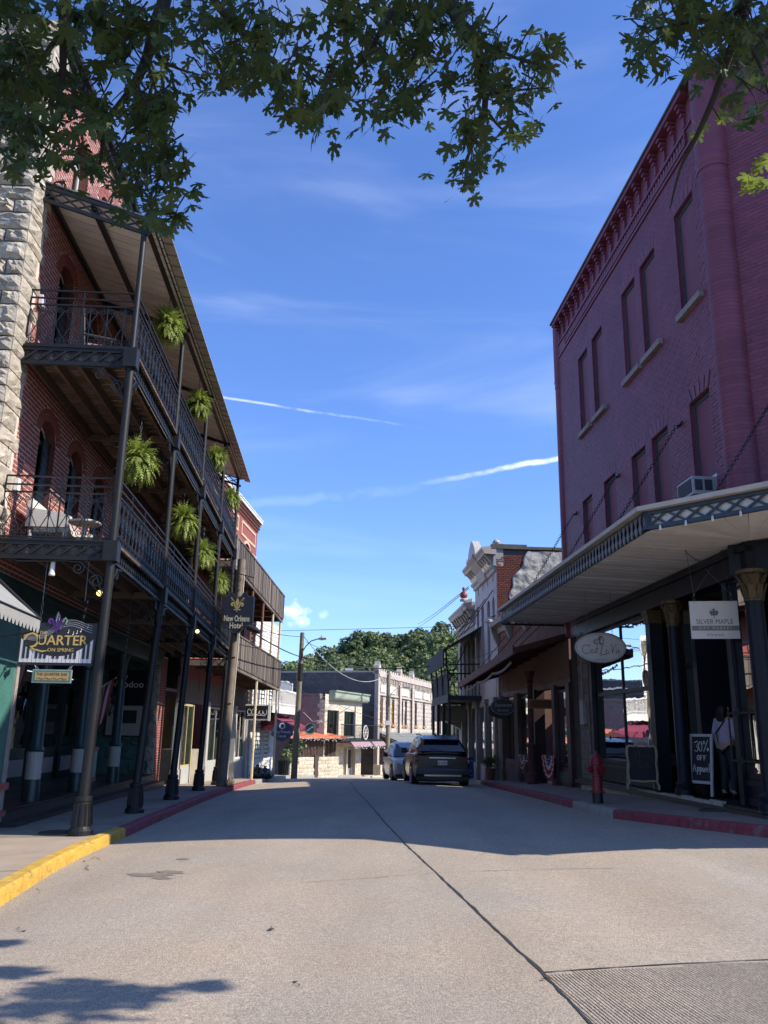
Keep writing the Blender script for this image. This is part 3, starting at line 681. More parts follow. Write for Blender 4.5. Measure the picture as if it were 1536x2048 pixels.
for sa, sb in ((2.2, 4.75), (7.75, 9.2), (9.45, 11.5), (11.75, 14.2)):
    window(hotel, FL, sa, sb, 1.0, 2.78, BW, GREENP, 1, 1, .07, g=GLASS)
    bh = MB(); bh.box(FL, sa, sb, BW - .06, BW, PLAT, 1.0); k = obj('bulkhead', bh, GREENP, hotel)
    pb = MB(); pb.box(FL, sa + .2, sb - .2, BW, BW + .015, PLAT + .2, .8); obj('bulkhead_panel', pb, PANEL, k)
# painted box corner
pbx = MB(); pbx.box(FL, 9.9, 10.6, -1.2, -.75, PLAT, PLAT + .9); q = obj('planter_box', pbx, mat('seafoam_paint', (.22, .36, .31), .6, 0, (6, .15), None), hotel)
pbx = MB()
for z0_ in (PLAT + .02, PLAT + .80): pbx.box(FL, 9.88, 10.62, -1.22, -.73, z0_, z0_ + .09)
obj('box_trim', pbx, mat('faded_red_paint', (.35, .10, .10), .6), q); pbx = MB(); pbx.box(FL, 9.885, 9.895, -1.1, -.85, PLAT + .25, PLAT + .6); obj('box_panel', pbx, WHITEP, q)
# far end wall of the porch: rough green stone, pale quoin edge, brick pier
FE = Fr((FL(14.3, 0, 0).x, FL(14.3, 0, 0).y), (-1, -.05), (.05, -1))
rnd = random.Random(9); z = PLAT + .02; row = 0
while z < 3.9:
    h = min(rnd.uniform(.34, .5), 3.9 - z); s = 0
    if z < 3.6:
        mb = MB(); rock_block(mb, FE, .005, .2 + (.1 if row % 2 else 0), z + .005, z + h - .005, .03, .05, 4, row + 50); obj('stone', mb, STONE, hotel)
    s = .22 + (.1 if row % 2 else 0)
    while s < 2.5:
        l = rnd.uniform(.45, .8); mb = MB(); rock_block(mb, FE, s, s + l - .006, z + .004, z + h - .004, .0, .07 if s < .5 else .035, 5, int(s * 100) + row); s += l
        obj('stone', mb, GREENS, hotel)
    z += h; row += 1
ew = MB(); ew.box(FE, 0.01, 2.6, -.3, -.01, -.6, 3.95); obj('end_wall_backing', ew, MORTARG, hotel)
bp = MB(); bp.box(FL, 14.31, 15.35, -.4, -.012, -.8, 3.9); obj('brick_pier', bp, MORTAR, hotel)
lay_bricks(FL, brick_list(14.33, 15.35, -.75, 3.9, [], bh=.078), -.012, hotel, BRICK, lambda b: b[0], 40)
# things hung in the porch
vd = thing('wall_board', 'tall dark hanging board with white lettering and pale lower panel on the green stone wall', 'sign', FE(.9, .1, 1.4))
mb = MB(); mb.box(FE, .42, 1.55, .06, .10, 2.3, 3.4); obj('dark_panel', mb, NAVY, vd); mb = MB(); mb.box(FE, .42, 1.55, .06, .10, 1.38, 2.29); obj('pale_panel', mb, PANEL, vd)
text('lettering', 'Voodoo', FE, .98, .104, 2.95, .3, WHITEP, vd, flip=-1); mb = MB(); mb.box(FE, .38, .42, .05, .12, 1.34, 3.44); mb.box(FE, 1.55, 1.59, .05, .12, 1.34, 3.44); mb.box(FE, .42, 1.55, .05, .12, 1.34, 1.38); obj('board_frame', mb, IRONB, vd)
mb = MB(); mb.box(FE, .62, 1.35, .1, .104, 1.75, 2.15); obj('dark_notice', mb, IRONB, vd)
def lantern(F, s, d, z, label):
    t = thing('wall_lantern', label, 'lantern', F(s, d, z), 'black six-sided lanterns in the hotel porch'); c = F(s, d, z); k = 1.0
    fr = MB()
    for i in range(6):
        a_ = math.pi * 2 * i / 6; u = Vector((math.cos(a_), math.sin(a_), 0)); fr.beam(c + u * .09 + Vector((0, 0, -.3)), c + u * .15 + Vector((0, 0, .1)), .016)
    fr.lathe(c, [(.10, -.33), (.10, -.30)], 6); fr.lathe(c, [(.17, .1), (.165, .13), (.06, .24), (.03, .3), (.04, .34), (.01, .38)], 6); fr.lathe(c, [(.02, -.42), (.04, -.36), (.02, -.33)], 8)
    obj('lantern_frame', fr, IRONB, t); g_ = MB(); g_.lathe(c, [(.085, -.3), (.14, .1)], 6); obj('lantern_glass', g_, GLASS, t)
    cn = MB(); cn.lathe(c, [(.018, -.28), (.018, -.05)], 8); obj('candle', cn, CREAM, t)
    a2 = MB(); a2.tube([c + Vector((0, 0, .36)), F(s, d - .1, z + .5), F(s, d - .4, z + .35), F(s, BW if d < -.5 else d - .5, z)], .012, 5); obj('bracket', a2, IRONB, t)
lantern(FL, 5.6, -1.6, 2.35, 'black lantern on a bracket beside the glass bar doors')
lantern(FL, 12.0, -.9, 2.35, 'black lantern in front of the dark board by the green stone wall')
STR = (mat('flag_red', (.26, .02, .03), .8, 0, None, None), mat('flag_white', (.42, .40, .40), .8, 0, None, None), mat('flag_blue', (.02, .025, .09), .8, 0, None, None))
def flag(F, s, d, z, L, label, lean=.45):
    t = thing('flag', label, 'flag', F(s, d, z), 'striped flags on slanted poles in the porch')
    pb = MB(); a_ = F(s, d, z); b_ = F(s + .1, d + .75, z + .55); pb.tube([a_, b_], .014, 6); obj('flagpole', pb, WHITEP, t)
    for k in range(7):
        mb = MB(); prev = None
        for j in range(9):
            u = j / 8; w0, w1 = k / 7, (k + 1) / 7
            def P(w): 
                top = a_.lerp(b_, .25 + .72 * w); return top + Vector((0, 0, -L * u)) + F.u * (.06 * math.sin(4 * u + 5 * w)) + F.n * (-.22 * u * w)
            cur = (P(w0), P(w1))
            if prev: mb.quad(prev[0], prev[1], cur[1], cur[0])
            prev = cur
        obj('stripe', mb, STR[k % 2], t)
flag(FL, 4.4, -1.3, 2.7, .8, 'red and white striped flag hanging behind the Quarter sign')
flag(FL, 9.4, -.9, 2.35, 1.1, 'red and white striped flag hanging behind the first gallery post')
ns = thing('neon_sign', 'small red neon sign glowing high in the bar door', 'neon sign', FL(6.9, BW + .02, 2.45)); mb = MB(); x = 6.5
rnd = random.Random(5)
for k in range(7):
    mb.tube([FL(x, BW + .03, 2.38), FL(x + .05, BW + .03, 2.56), FL(x + .09, BW + .03, 2.4 + rnd.uniform(0, .1)), FL(x + .03, BW + .03, 2.47)], .012, 4); x += .115
obj('tube', mb, mat('red_neon', (.6, .02, .03), .4, 0, None, None, emit=(1, .03, .05, 2.2)), ns)
# ================================================================ iron gallery (decks, posts, ironwork)
gal = thing('iron_gallery', 'two-deck dark grey cast iron gallery with slim posts and lacy railings along the brick hotel', 'gallery', (-4.5, 13.5, 0))
PS = [.45, 4.52, 8.32, 12.05, 15.65]      # posts, metres from the stone corner
D0 = 1.9
D1B, D1T, D2B, D2T, RF = 4.30, 4.58, 7.77, 8.07, 10.75
ga = .45; gb_ = 15.7
for i, s in enumerate(PS):
    c = FG(s, D0, 0); c = Vector((c.x, c.y, 0)); k = FG.k * s; cb_ = FG(s - (0, .3, .3, .12, 0)[i], D0 - (.04, .10, .10, .08, .08)[i], 0); cb_ = Vector((cb_.x, cb_.y, 0)); z0_ = G(cb_.x, cb_.y) + .15   # the old posts lean a little
    mb = MB(); n = 18; prof = [(.185, z0_), (.185, z0_ + .07), (.16, z0_ + .10), (.15, z0_ + .13), (.118, z0_ + .48), (.128, z0_ + .50), (.128, z0_ + .55), (.10, z0_ + .57)]
    mb.lathe(cb_, prof, n)
    for q in range(14):
        an = 2 * math.pi * q / 14; u = Vector((math.cos(an), math.sin(an), 0)); mb.beam(cb_ + u * .148 + Vector((0, 0, z0_ + .15)), cb_ + u * .124 + Vector((0, 0, z0_ + .46)), .022, .03)
    mb2 = MB(); mb2.tube([cb_ + Vector((0, 0, z0_ + .55)), c + Vector((0, 0, D1B + k))], [.082, .074], n)
    o = obj('post', mb2, IRON, gal); smooth_by_angle(o, 35); obj('post_base', mb, IRON, o)
    for za, zb in ((D1B, D1T), (D2B, D2T)):
        bx = MB(); bx.box(FG, s - .115, s + .115, D0 - .115, D0 + .115, za - .03, zb + .03); obj('post_block', bx, IRON, gal)
    for za, zb, r in ((D1T + .03, D2B, .068), (D2T + .03, RF, .052)):
        up = MB(); up.lathe(c, [(r, za + k), (r, zb + k)], 14); o = obj('post', up, IRON, gal); smooth_by_angle(o, 35)
    # scroll brackets under each deck
    for zb in (D1B, D2B):
        for dirn in ((1, 0), (-1, 0), (0, -1)):
            if (dirn[0] == -1 and i == 0) or (dirn[0] == 1 and i == 4): continue
            br = MB()
            if dirn[0]:
                f = dirn[0]; P = lambda a_, z_: FG(s + f * a_, D0, zb + z_)
                sp1 = spiral(FG, s + f * .17, zb - .38, D0, .10, 1.5, 0, f); sp2 = spiral(FG, s + f * .45, zb - .15, D0, .10, 1.5, 2, f)
                br.tube([P(.08, -.62)] + sp1, .011, 4); br.tube(sp2, .011, 4); br.tube([P(.08, -.6), P(.2, -.3), P(.45, -.06), P(.75, -.03)], .012, 4)
            else:
                Fx = Fr((FG(s, D0, 0).x, FG(s, D0, 0).y), -FG.n.xy, FG.u.xy); zz = zb + k; P = lambda a_, z_: Fx(a_, 0, zz + z_)
                br.tube([P(.08, -.62)] + spiral(Fx, .2, zz - .36, 0, .12, 1.6, 0), .012, 4); br.tube(spiral(Fx, .52, zz - .15, 0, .11, 1.5, 2), .012, 4); br.tube([P(.08, -.6), P(.2, -.28), P(.5, -.05), P(.85, -.03)], .013, 4)
            obj('scroll_bracket', br, IRONB, gal)
# decks: joists, boards, edge beams
for zb, zt in ((D1B, D1T), (D2B, D2T)):
    for k in range(13):
        s = ga + .05 + (gb_ - ga) * k / 12
        if k % 3 == 0: mb = MB(); mb.box(FG, s - .045, s + .045, .0, D0 - .05, zb + .02, zb + .15); obj('cross_beam', mb, WOODW, gal)
    for d in (.10, .52, .94, 1.36, 1.72): mb = MB(); mb.box(FG, ga, gb_, d - .028, d + .028, zb + .06, zt - .03); obj('joist', mb, DECKW, gal)
    n = 118
    for k in range(n):
        s0_ = ga - .03 + (gb_ - ga + .06) * k / n; s1_ = s0_ + (gb_ - ga + .06) / n - .014
        mb = MB(); mb.box(FG, s0_, s1_, .0, D0 + .07, zt - .03, zt + .008 + random.uniform(0, .006)); obj('deck_board', mb, DECKW, gal)
    # near and far end fascia with crossed lattice
    for s, nm in ((ga - .02, 'near'), (gb_ + .02, 'far')):
        fb = MB(); fb.box(FG, s - .02, s + .02, .0, D0 - .1, zb - .02, zb + .045); fb.box(FG, s - .02, s + .02, .0, D0 - .1, zt - .055, zt + .01); fb.box(FG, s - .035, s + .055, -.02, D0 + .05, zt + .01, zt + .05)
        o = obj('edge_beam', fb, IRON, gal)
        la = MB(); m_ = 7; w = (D0 - .12) / m_
        for k in range(m_):
            a0 = .02 + k * w
            for f in (1, -1): la.beam(FG(s - .012 * f, a0 if f > 0 else a0 + w, zb + .04), FG(s - .012 * f, a0 + w if f > 0 else a0, zt - .05), .045, .02, up=FG.u)
        obj('lattice', la, IRON, gal); lb = MB(); lb.box(FG, s + .06, s + .075, .0, D0 - .1, zb + .03, zt - .04); obj('lattice_backing', lb, mat('grey_backing_board', (.24, .23, .22), .8, 0, (4, .35), None), gal)
    fb = MB(); fb.box(FG, ga, gb_, D0 - .02, D0 + .02, zb - .02, zb + .03); fb.box(FG, ga, gb_, D0 - .02, D0 + .02, zt - .03, zt + .02); fb.box(FG, ga, gb_, D0 - .06, D0 + .06, zt + .02, zt + .045); obj('edge_beam', fb, IRON, gal)
    bkm = MB(); bkm.box(FG, ga, gb_, D0 - .065, D0 - .05, zb + .02, zt - .03); obj('fascia_backing', bkm, mat('grey_backing_board', (.3, .3, .3)), gal)
    # pierced drops along the long fascia: one casting repeated
    nd = 100; me = None
    for k in range(nd):
        s = ga + .14 + (gb_ - ga - .28) * k / (nd - 1)
        if min(abs(s - p) for p in PS) < .12: continue
        if me is None:
            mb = MB(); Fo = Fr((0, 0), FG.u.xy, FG.n.xy); h = zt - zb - .06
            mb.prism(Fo, [(-.062, h / 2), (-.02, h * .3), (-.045, 0), (-.015, -h * .2), (0, -h / 2), (.015, -h * .2), (.045, 0), (.02, h * .3), (.062, h / 2), (.0, h * .2)], -.012, .012)
            me = bpy.data.meshes.new('drop_casting'); me.from_pydata(mb.v, [], mb.f); me.materials.append(IRON)
        o = bpy.data.objects.new('drop_casting', me); COL.objects.link(o); o.parent = gal; o.location = FG(s, D0 - .03, (zb + zt) / 2) - root_loc(gal)
# railing castings
def casting_front():
    mb = MB(); Fo = Fr((0, 0), FG.u.xy, FG.n.xy); w = .145; h = .74
    P = lambda s, z: Fo(s, 0, z)
    mb.tube([P(0, 0), P(0, h)], .014, 4)
    for f in (1, -1):
        mb.tube([P(f * .12, 0), P(f * .02, .16), P(f * .1, .36), P(f * .02, .56), P(f * .12, h)], .013, 4)
        mb.tube(spiral(Fo, f * .075, .09, 0, .05, 1.2, 0, f, 8), .011, 3); mb.tube(spiral(Fo, f * .075, h - .09, 0, .05, 1.2, 0, f, 8), .008, 3)
        mb.tube([P(f * .05, .28), P(f * .005, .36), P(f * .05, .45)], .017, 4)
    mb.prism(Fo, [(0, .23), (.045, .37), (0, .52), (-.045, .37)], -.012, .012); mb.prism(Fo, [(0, .04), (.025, .1), (0, .17), (-.025, .1)], -.012, .012); mb.prism(Fo, [(0, .57), (.025, .64), (0, .7), (-.025, .64)], -.012, .012)
    return mb
def casting_end(F_, w=.3, h=.74):
    mb = MB(); P = lambda s, z: F_(s, 0, z)
    mb.tube([P(-w / 2, .1), P(0, .4), P(-w / 2, .66)], .009, 4); mb.tube([P(w / 2, .1), P(0, .4), P(w / 2, .66)], .009, 4)
    for f in (1, -1):
        mb.tube(spiral(F_, f * .075, .66, 0, .06, 1.4, 1.57, f, 12), .008, 4); mb.tube(spiral(F_, f * .075, .07, 0, .06, 1.4, -1.57, f, 12), .008, 4)
    n = 10
    for k in range(n): mb.beam(P(0, k * h / n), P(0, (k + 1) * h / n), .022 if k % 2 else .010, .010 if k % 2 else .022)
    mb.prism(F_, [(0, .33), (.03, .4), (0, .47), (-.03, .4)], -.014, .014)
    return mb
Fe_ = Fr((0, 0), FG.n.xy, -FG.u.xy)
mef = bpy.data.meshes.new('baluster_panel'); _m = casting_front(); mef.from_pydata(_m.v, [], _m.f); mef.materials.append(IRON)
mee = bpy.data.meshes.new('scroll_panel'); _m = casting_end(Fe_); mee.from_pydata(_m.v, [], _m.f); mee.materials.append(IRONB)
for zt in (D1T + .05, D2T + .05):
    for a_, b_ in zip(PS, PS[1:]):
        n = 15; w = (b_ - a_ - .16) / n
        rl = MB()
        for z in (.03, .80, .93, 1.08): rl.box(FG, a_ + .07, b_ - .07, D0 - (.018 if z < .9 else .014), D0 + (.018 if z < .9 else .014), zt + z - .012, zt + z + .014)
        for k in (1, 2, 3): s = a_ + (b_ - a_) * k / 4; rl.box(FG, s - .009, s + .009, D0 - .009, D0 + .009, zt + .80, zt + 1.08)
        obj('railing', rl, IRON, gal)
        for k in range(n):
            o = bpy.data.objects.new('baluster_panel', mef); COL.objects.link(o); o.parent = gal; o.location = FG(a_ + .08 + w * (k + .5), D0, zt + .05) - root_loc(gal)
    for s, far in ((ga, 0), (gb_, 1)):
        rl = MB()
        for z in (.03, .80, .93, 1.08): rl.box(FG, s - .014, s + .014, .02, D0 - .06, zt + z - .012, zt + z + .014)
        for d in (.02, .95): rl.box(FG, s - .012, s + .012, d, d + .022, zt, zt + 1.08)
        obj('railing', rl, IRON, gal)
        for k in range(6):
            o = bpy.data.objects.new('scroll_panel', mee); COL.objects.link(o); o.parent = gal; o.location = FG(s, .2 + .3 * k, zt + .04) - root_loc(gal)
# roof over the upper deck: ribbed sheet, cream soffit boards, lattice ends, gutter
zi, zo = 11.30, 10.70
def RZ(d): return zi + (zo - zi) * d / D0
n = 58
for k in range(n):
    s0_ = ga + (gb_ - ga) * k / n; s1_ = s0_ + (gb_ - ga) / n - .035; mb = MB(); mb.sprism(FG, [(.03, RZ(.03)), (2.1, RZ(2.1)), (2.1, RZ(2.1) + .02), (.03, RZ(.03) + .02)], s0_, s1_); obj('soffit_board', mb, SOFFIT, gal)
sh = MB(); sh.sprism(FG, [(-.02, RZ(-.02) + .12), (2.32, RZ(2.32) + .05), (2.32, RZ(2.32) + .075), (-.02, RZ(-.02) + .15)], ga - .05, gb_ + .05); obj('roof_sheet', sh, mat('grey_metal_roof', (.20, .19, .175), .5, .4, (6, .2), None), gal)
for k in range(40): mb = MB(); s = ga + (gb_ - ga) * k / 39; mb.sprism(FG, [(2.12, RZ(2.12) + .01), (2.33, RZ(2.33) + .035), (2.33, RZ(2.33) + .05), (2.12, RZ(2.12) + .05)], s - .17, s + .15); obj('eave_panel', mb, mat('pale_eave_metal', (.46, .43, .38), .5, .2, (5, .15), None, .06), gal)
bb = MB(); bb.box(FG, ga, gb_, D0 - .05, D0 + .05, RF - .08, RF + .03); bb.box(FG, ga, gb_, D0 + .12, D0 + .2, RF - .1, RF - .02); bb.box(FG, ga, gb_, .88, .96, RZ(.92) - .11, RZ(.92)); bb.box(FG, ga, gb_, .02, .09, RZ(.05) - .11, RZ(.05)); obj('roof_beam', bb, IRONB, gal)
for s in PS[1:4]: rb_ = MB(); rb_.beam(FG(s, .05, RZ(.05) - .06), FG(s, D0 + .15, RZ(D0) - .06), .07, .11); obj('roof_beam', rb_, IRONB, gal)
for s in (ga - .03, gb_ + .03):
    la = MB(); m_ = 6
    for (o0, o1) in ((-.015, .06), (-.29, -.22)): la.beam(FG(s, .0, RZ(0) + (o0 + o1) / 2), FG(s, D0 + .1, RZ(D0 + .1) + (o0 + o1) / 2), .04, .07)
    for k in range(m_):
        d0_, d1_ = .03 + 1.85 * k / m_, .03 + 1.85 * (k + 1) / m_
        for f in (1, -1): la.beam(FG(s - .008 * f, d0_, RZ(d0_) - (.03 if f > 0 else .21)), FG(s - .008 * f, d1_, RZ(d1_) - (.21 if f > 0 else .03)), .032, .016, up=FG.u)
    obj('lattice', la, IRON, gal)
# light string clips and small conduit on the near end
cd = MB(); cd.tube(sag(FG(.42, -.02, 10.4), FG(.40, .02, 4.6), 0.0, 8), .008, 5); cd.tube([FG(.43, .02, D1B + .1), FG(.43, .4, D1B - .06), FG(.43, .9, D1B - .05), FG(.43, 1.2, D1B - .03)], .012, 5); obj('cable', cd, WIREM, gal)
# hanging lamp under the lower deck and clamp lights on the gallery beam
lt = mat('lit_lamp_face', (.9, .75, .4), .4, 0, None, None, emit=(1, .66, .2, 2.2))
def lamp(p, q, label, lit_):
    t = thing('spot_lamp', label, 'lamp', p, 'spot lamps under the lower gallery deck'); mb = MB(); p, q = Vector(p), Vector(q); ax = (q - p).normalized()
    mb.tube([p, p + ax * .02, p + ax * .16, p + ax * .24], [.02, .035, .04, .055], 12); obj('lamp_body', mb, WHITEP if not lit_ else IRONB, t)
    fc = MB(); fc.tube([p + ax * .24, p + ax * .255], .05, 12); obj('lamp_face', fc, lt if lit_ else WHITEP, t)
    br = MB(); br.tube([p, p + Vector((0, 0, .1))], .012, 5); obj('bracket', br, IRONB, t)
lamp(FG(.5, .95, D1B - .02), FG(.5, .95, D1B - .4), 'white bulb lamp hanging unlit above the Quarter sign', False)
lamp(FG(1.2, 1.62, D1B - .36), FG(.9, 1.62, D1B - .5), 'lit lamp on a scroll bracket just behind the first gallery post', True)
lamp(FG(8.9, D0 + .1, D1B - .03), FG(8.2, D0 + .16, D1B - .12), 'lit round lamp below the gallery edge near the hotel sign', True)
# furniture on the decks
def chair(F, s, d, z, rot, label, m, mc):
    t = thing('rocking_chair', label, 'chair', F(s, d, z)); c, sn = math.cos(rot), math.sin(rot)
    P = lambda x, y, h: F(s + x * c - y * sn, d + x * sn + y * c, z + h)
    for y in (-.25, .25):
        mb = MB(); mb.tube([P(-.42, y, .06), P(-.15, y, .012), P(.15, y, .012), P(.42, y, .06)], .018, 5); obj('rocker', mb, m, t)
        for x, h in ((.22, .62), (-.22, 1.08)): mb = MB(); mb.tube([P(x, y, .03), P(x - (.1 if h > .8 else 0), y, h)], .02, 6); obj('leg', mb, m, t)
        mb = MB(); mb.beam(P(-.26, y, .62), P(.3, y, .62), .06, .025); obj('armrest', mb, m, t)
    for k in range(6): mb = MB(); y = -.2 + .08 * k; mb.beam(P(-.235, y, .42), P(-.32, y, 1.06), .045, .015); obj('slat', mb, m, t)
    mb = MB(); mb.beam(P(-.32, -.27, 1.08), P(-.32, .27, 1.08), .04, .1); obj('top_rail', mb, m, t)
    mb = MB(); mb.beam(P(-.24, 0, .40), P(.26, 0, .43), .5, .035); obj('seat', mb, m, t); mb = MB(); mb.beam(P(-.2, 0, .45), P(.22, 0, .47), .42, .06); obj('cushion', mb, mc, t)
PINK = mat('pink_cushion', (.42, .20, .22), .9, 0, (20, .2), (60, .2)); CHW = mat('black_chair_paint', (.02, .02, .022), .5)
chair(FG, 1.5, .95, D2T + .05, 1.2, 'dark rocking chair with pink cushion on the upper deck', CHW, PINK)
WICK = mat('white_wicker', (.60, .57, .52), .8, 0, (40, .15), (120, .5))
so = thing('wicker_sofa', 'white wicker loveseat with flowered cushion on the lower deck', 'sofa', FG(1.6, .6, D1T))
mb = MB(); mb.box(FG, 1.05, 2.35, .35, .95, D1T + .32, D1T + .44); obj('seat', mb, WICK, so); mb = MB(); mb.sprism(FG, [(.22, D1T + .4), (.35, D1T + .4), (.28, D1T + .92), (.2, D1T + .9)], 1.05, 2.35); obj('backrest', mb, WICK, so)
for s in (1.0, 2.3):
    mb = MB(); mb.sprism(FG, [(.22, D1T + .4), (.95, D1T + .4), (.98, D1T + .6), (.8, D1T + .66), (.22, D1T + .74)], s, s + .1); obj('armrest', mb, WICK, so)
    for d in (.3, .9): mb = MB(); mb.box(FG, s + .02, s + .08, d - .03, d + .03, D1T + .05, D1T + .34); obj('leg', mb, WICK, so)
mb = MB(); mb.box(FG, 1.12, 2.28, .38, .93, D1T + .445, D1T + .54); obj('cushion', mb, mat('flowered_cushion', (.5, .34, .34), .9, 0, (18, .5), None), so)
tb = thing('side_table', 'small pale round table between the loveseat and the railing', 'table', FG(.95, 1.2, D1T)); mb = MB(); mb.lathe(FG(.95, 1.25, D1T + .05), [(.05, 0), (.04, .4)], 8); obj('pedestal', mb, WICK, tb); mb = MB(); mb.lathe(FG(.95, 1.25, D1T + .45), [(.27, 0), (.28, .02), (.27, .035)], 18); obj('table_top', mb, WICK, tb)
for s, d, z in ((.35, .03, 5.75), (.35, .03, 9.28)):
    mb = MB(); mb.box(FL, s + .45, s + .6, .02, .09, z - .2, z + .02); tag(obj('outlet_box', mb, WHITEP), 'small white outlet box on the brick wall of the ' + ('lower' if z < 7 else 'upper') + ' deck', 'outlet box', 'outlet boxes on the hotel wall')
# ================================================================ purple brick corner building on the right
pur = thing('purple_building', 'three-storey purple painted brick corner building with boarded windows and a bracketed cornice', 'building', (6.5, 14, 0))
PB0 = 4.7; ROOF = 13.95
up = [(.72, 1.46), (2.70, 3.45), (3.92, 4.68), (6.33, 7.05), (7.6, 8.32)]; lo = [(.74, 1.47), (2.68, 3.43), (3.94, 4.67), (5.92, 6.66), (7.8, 8.5)]
pops = [(a - .14, b, 9.70, 11.92, 0) for a, b in up] + [(a - .14, b, 5.80, 7.79, 0) for a, b in lo]
mb = MB(); strips_wall(mb, FR, .0, 10.35, 4.26, ROOF, pops, -.008, .13); obj('wall', mb, PURPLE, pur)
lay_bricks(FR, brick_list(.30, 10.2, 4.6, 12.85, pops, bw=.225, bh=.0765, joint=.011), -.008, pur, PURPLE, lambda b: (b[0] + b[1]) / 2 + abs((b[2] + b[3]) / 2 - 6.2) * .12, 240, .006)
TEAL = mat('teal_frame_paint', (.035, .085, .095), .5, 0, (5, .15), None)
for a, b, za, zb, r in pops:
    w = MB(); w.box(FR, a, a + .05, -.14, -.085, za, zb); w.box(FR, b - .065, b, -.14, -.085, za, zb); w.box(FR, a + .05, b - .065, -.14, -.085, zb - .07, zb); w.box(FR, a + .05, b - .065, -.14, -.09, za, za + .04)
    o = obj('window', w, TEAL, pur); p = MB(); p.box(FR, a + .045, b - .06, -.125, -.105, za + (.35 if (a < 1 and za < 6) else .03), zb - .07); obj('boarding', p, PURPLEB, o)
    s = MB(); s.box(FR, a - .10, b + .10, -.1, .09, za - .13, za - .005); obj('sill', s, mat('worn_stone_sill', (.33, .29, .27), .9, 0, (12, .3), (40, .5)), o)
    hd = MB()
    for k in range(5):
        c = (a + b) / 2; f = (k - 2) / 2; hd.prism(FR, [(c + f * .34 - .065, zb + .01), (c + f * .34 + .065, zb + .01), (c + f * .46 + .075, zb + .30), (c + f * .46 - .075, zb + .30)], -.02, .010 if (a < 1 and za < 6) else .001)
    obj('brick_lintel', hd, PURPLE, o)
rm = MB(); rm.box(FR, .2, 10, -.5, -.45, 4.8, 13.5); obj('dark_rooms', rm, DARK, pur)
# cornice: brackets of three stepped bricks, frieze panel, roof edge
for k in range(20):
    s = .6 + (10.0 - .6) * k / 19; br = MB()
    for j, (e, zz) in enumerate(((.17, 13.80), (.13, 13.70), (.09, 13.60))): br.box(FR, s - .07 + .012 * j, s + .07 - .012 * j, -.05, e, zz, zz + .06)
    br.box(FR, s - .03, s + .03, -.05, .05, 13.36, 13.60); obj('cornice_bracket', br, PURPLE, pur)
cb = MB(); cb.box(FR, .3, 10.2, -.1, .20, 13.885, 14.0); cb.box(FR, .3, 10.2, -.1, .03, 12.86, 12.93); cb.box(FR, .3, 10.2, -.1, .028, 13.30, 13.35); obj('cornice', cb, PURPLE, pur)
ft = MB()
for zc in (12.98, 13.26): ft.box(FR, .62, 9.42, -.02, .045, zc - .022, zc + .022)
for sc_ in (.62, 9.42): ft.box(FR, sc_ - .022, sc_ + .022, -.02, .045, 12.98, 13.26)
obj('frieze_frame', ft, PURPLE, pur)
fz = MB(); n = 62
for k in range(n):
    s = .66 + 8.72 * (k + .5) / n; fz.prism(FR, [(s, 13.0), (s + .06, 13.12), (s, 13.24), (s - .06, 13.12)], -.02, .026); fz.prism(FR, [(s + .07, 13.0), (s + .11, 13.05), (s + .07, 13.1), (s + .03, 13.05)], -.02, .02)
obj('frieze_ornament', fz, PURPLE, pur, kind='stuff')
rc = MB(); rc.box(FR, -.05, 10.3, -.5, .23, 14.0, 14.055); rc.box(FR2, .3, 4.4, -.5, .23, 14.0, 14.055); obj('roof_edge', rc, mat('dark_roof_edge', (.08, .07, .06), .7), pur)
# rounded corner piers
def pier(c, r, z0_, z1_, cap=True):
    mb = MB(); prof = [(r, z0_), (r, z1_ - 2.3)]
    if cap: prof += [(r + .015, z1_ - 2.3), (r + .015, z1_ - 2.22), (r, z1_ - 2.2), (r + .03, z1_ - 2.12), (r + .03, z1_ - 2.06), (r + .012, z1_ - 2.04), (r + .02, z1_ - 1.96), (r + .02, z1_ - .3), (r + .0, z1_)]
    mb.lathe(c, prof, 28); o = obj('corner_pier', mb, PURPLE, pur); smooth_by_angle(o, 50)
    k = MB(); z = z0_ + .04
    while z < z1_ - 2.4: k.lathe(c, [(r + .004, z), (r + .006, z + .03), (r + .006, z + .055), (r + .004, z + .066)], 20); z += .0765
    o = obj('pier_courses', k, PURPLE, pur, kind='stuff'); smooth_by_angle(o, 50)
pier(FR(-.10, -.12, 0), .28, 4.82, 14.1); pier(FR(10.42, -.16, 0), .24, 4.3, 14.25)
# second street face, running towards the viewer's right
ops2 = [(1.55, 2.35, 9.7, 11.9, 0), (3.0, 3.8, 9.7, 11.9, 0), (1.7, 2.5, 5.55, 7.8, 0), (3.2, 4.0, 5.55, 7.8, 0)]
mb = MB(); strips_wall(mb, FR2, .0, 4.3, 4.26, ROOF, ops2, -.008, .22); mb.box(FR2, 4.25, 4.3, -9, 0, -.5, 13.9); obj('wall', mb, PURPLE, pur)
lay_bricks(FR2, brick_list(.2, 4.5, 4.6, 13.4, ops2, bw=.225, bh=.0765, joint=.011), -.008, pur, PURPLE, lambda b: (b[0] + b[1]) / 2 + abs((b[2] + b[3]) / 2 - 8) * .05, 55, .006)
for a, b, za, zb, r in ops2:
    w = window(pur, FR2, a, b, za, zb, -.12, mat('bright_teal_frame', (.03, .16, .20), .5, 0, (5, .15), None), 1, 2, .08, g=GLASSD); s = MB(); s.box(FR2, a - .1, b + .1, -.1, .09, za - .13, za - .005); obj('sill', s, mat('worn_stone_sill', (.3, .3, .3)), w)
for k in range(8): br = MB(); s = .7 + 3.4 * k / 7; [br.box(FR2, s - .085 + .012 * j, s + .085 - .012 * j, -.05, e, zz, zz + .078) for j, (e, zz) in enumerate(((.17, 13.80), (.13, 13.70), (.09, 13.60)))]; obj('cornice_bracket', br, PURPLE, pur)
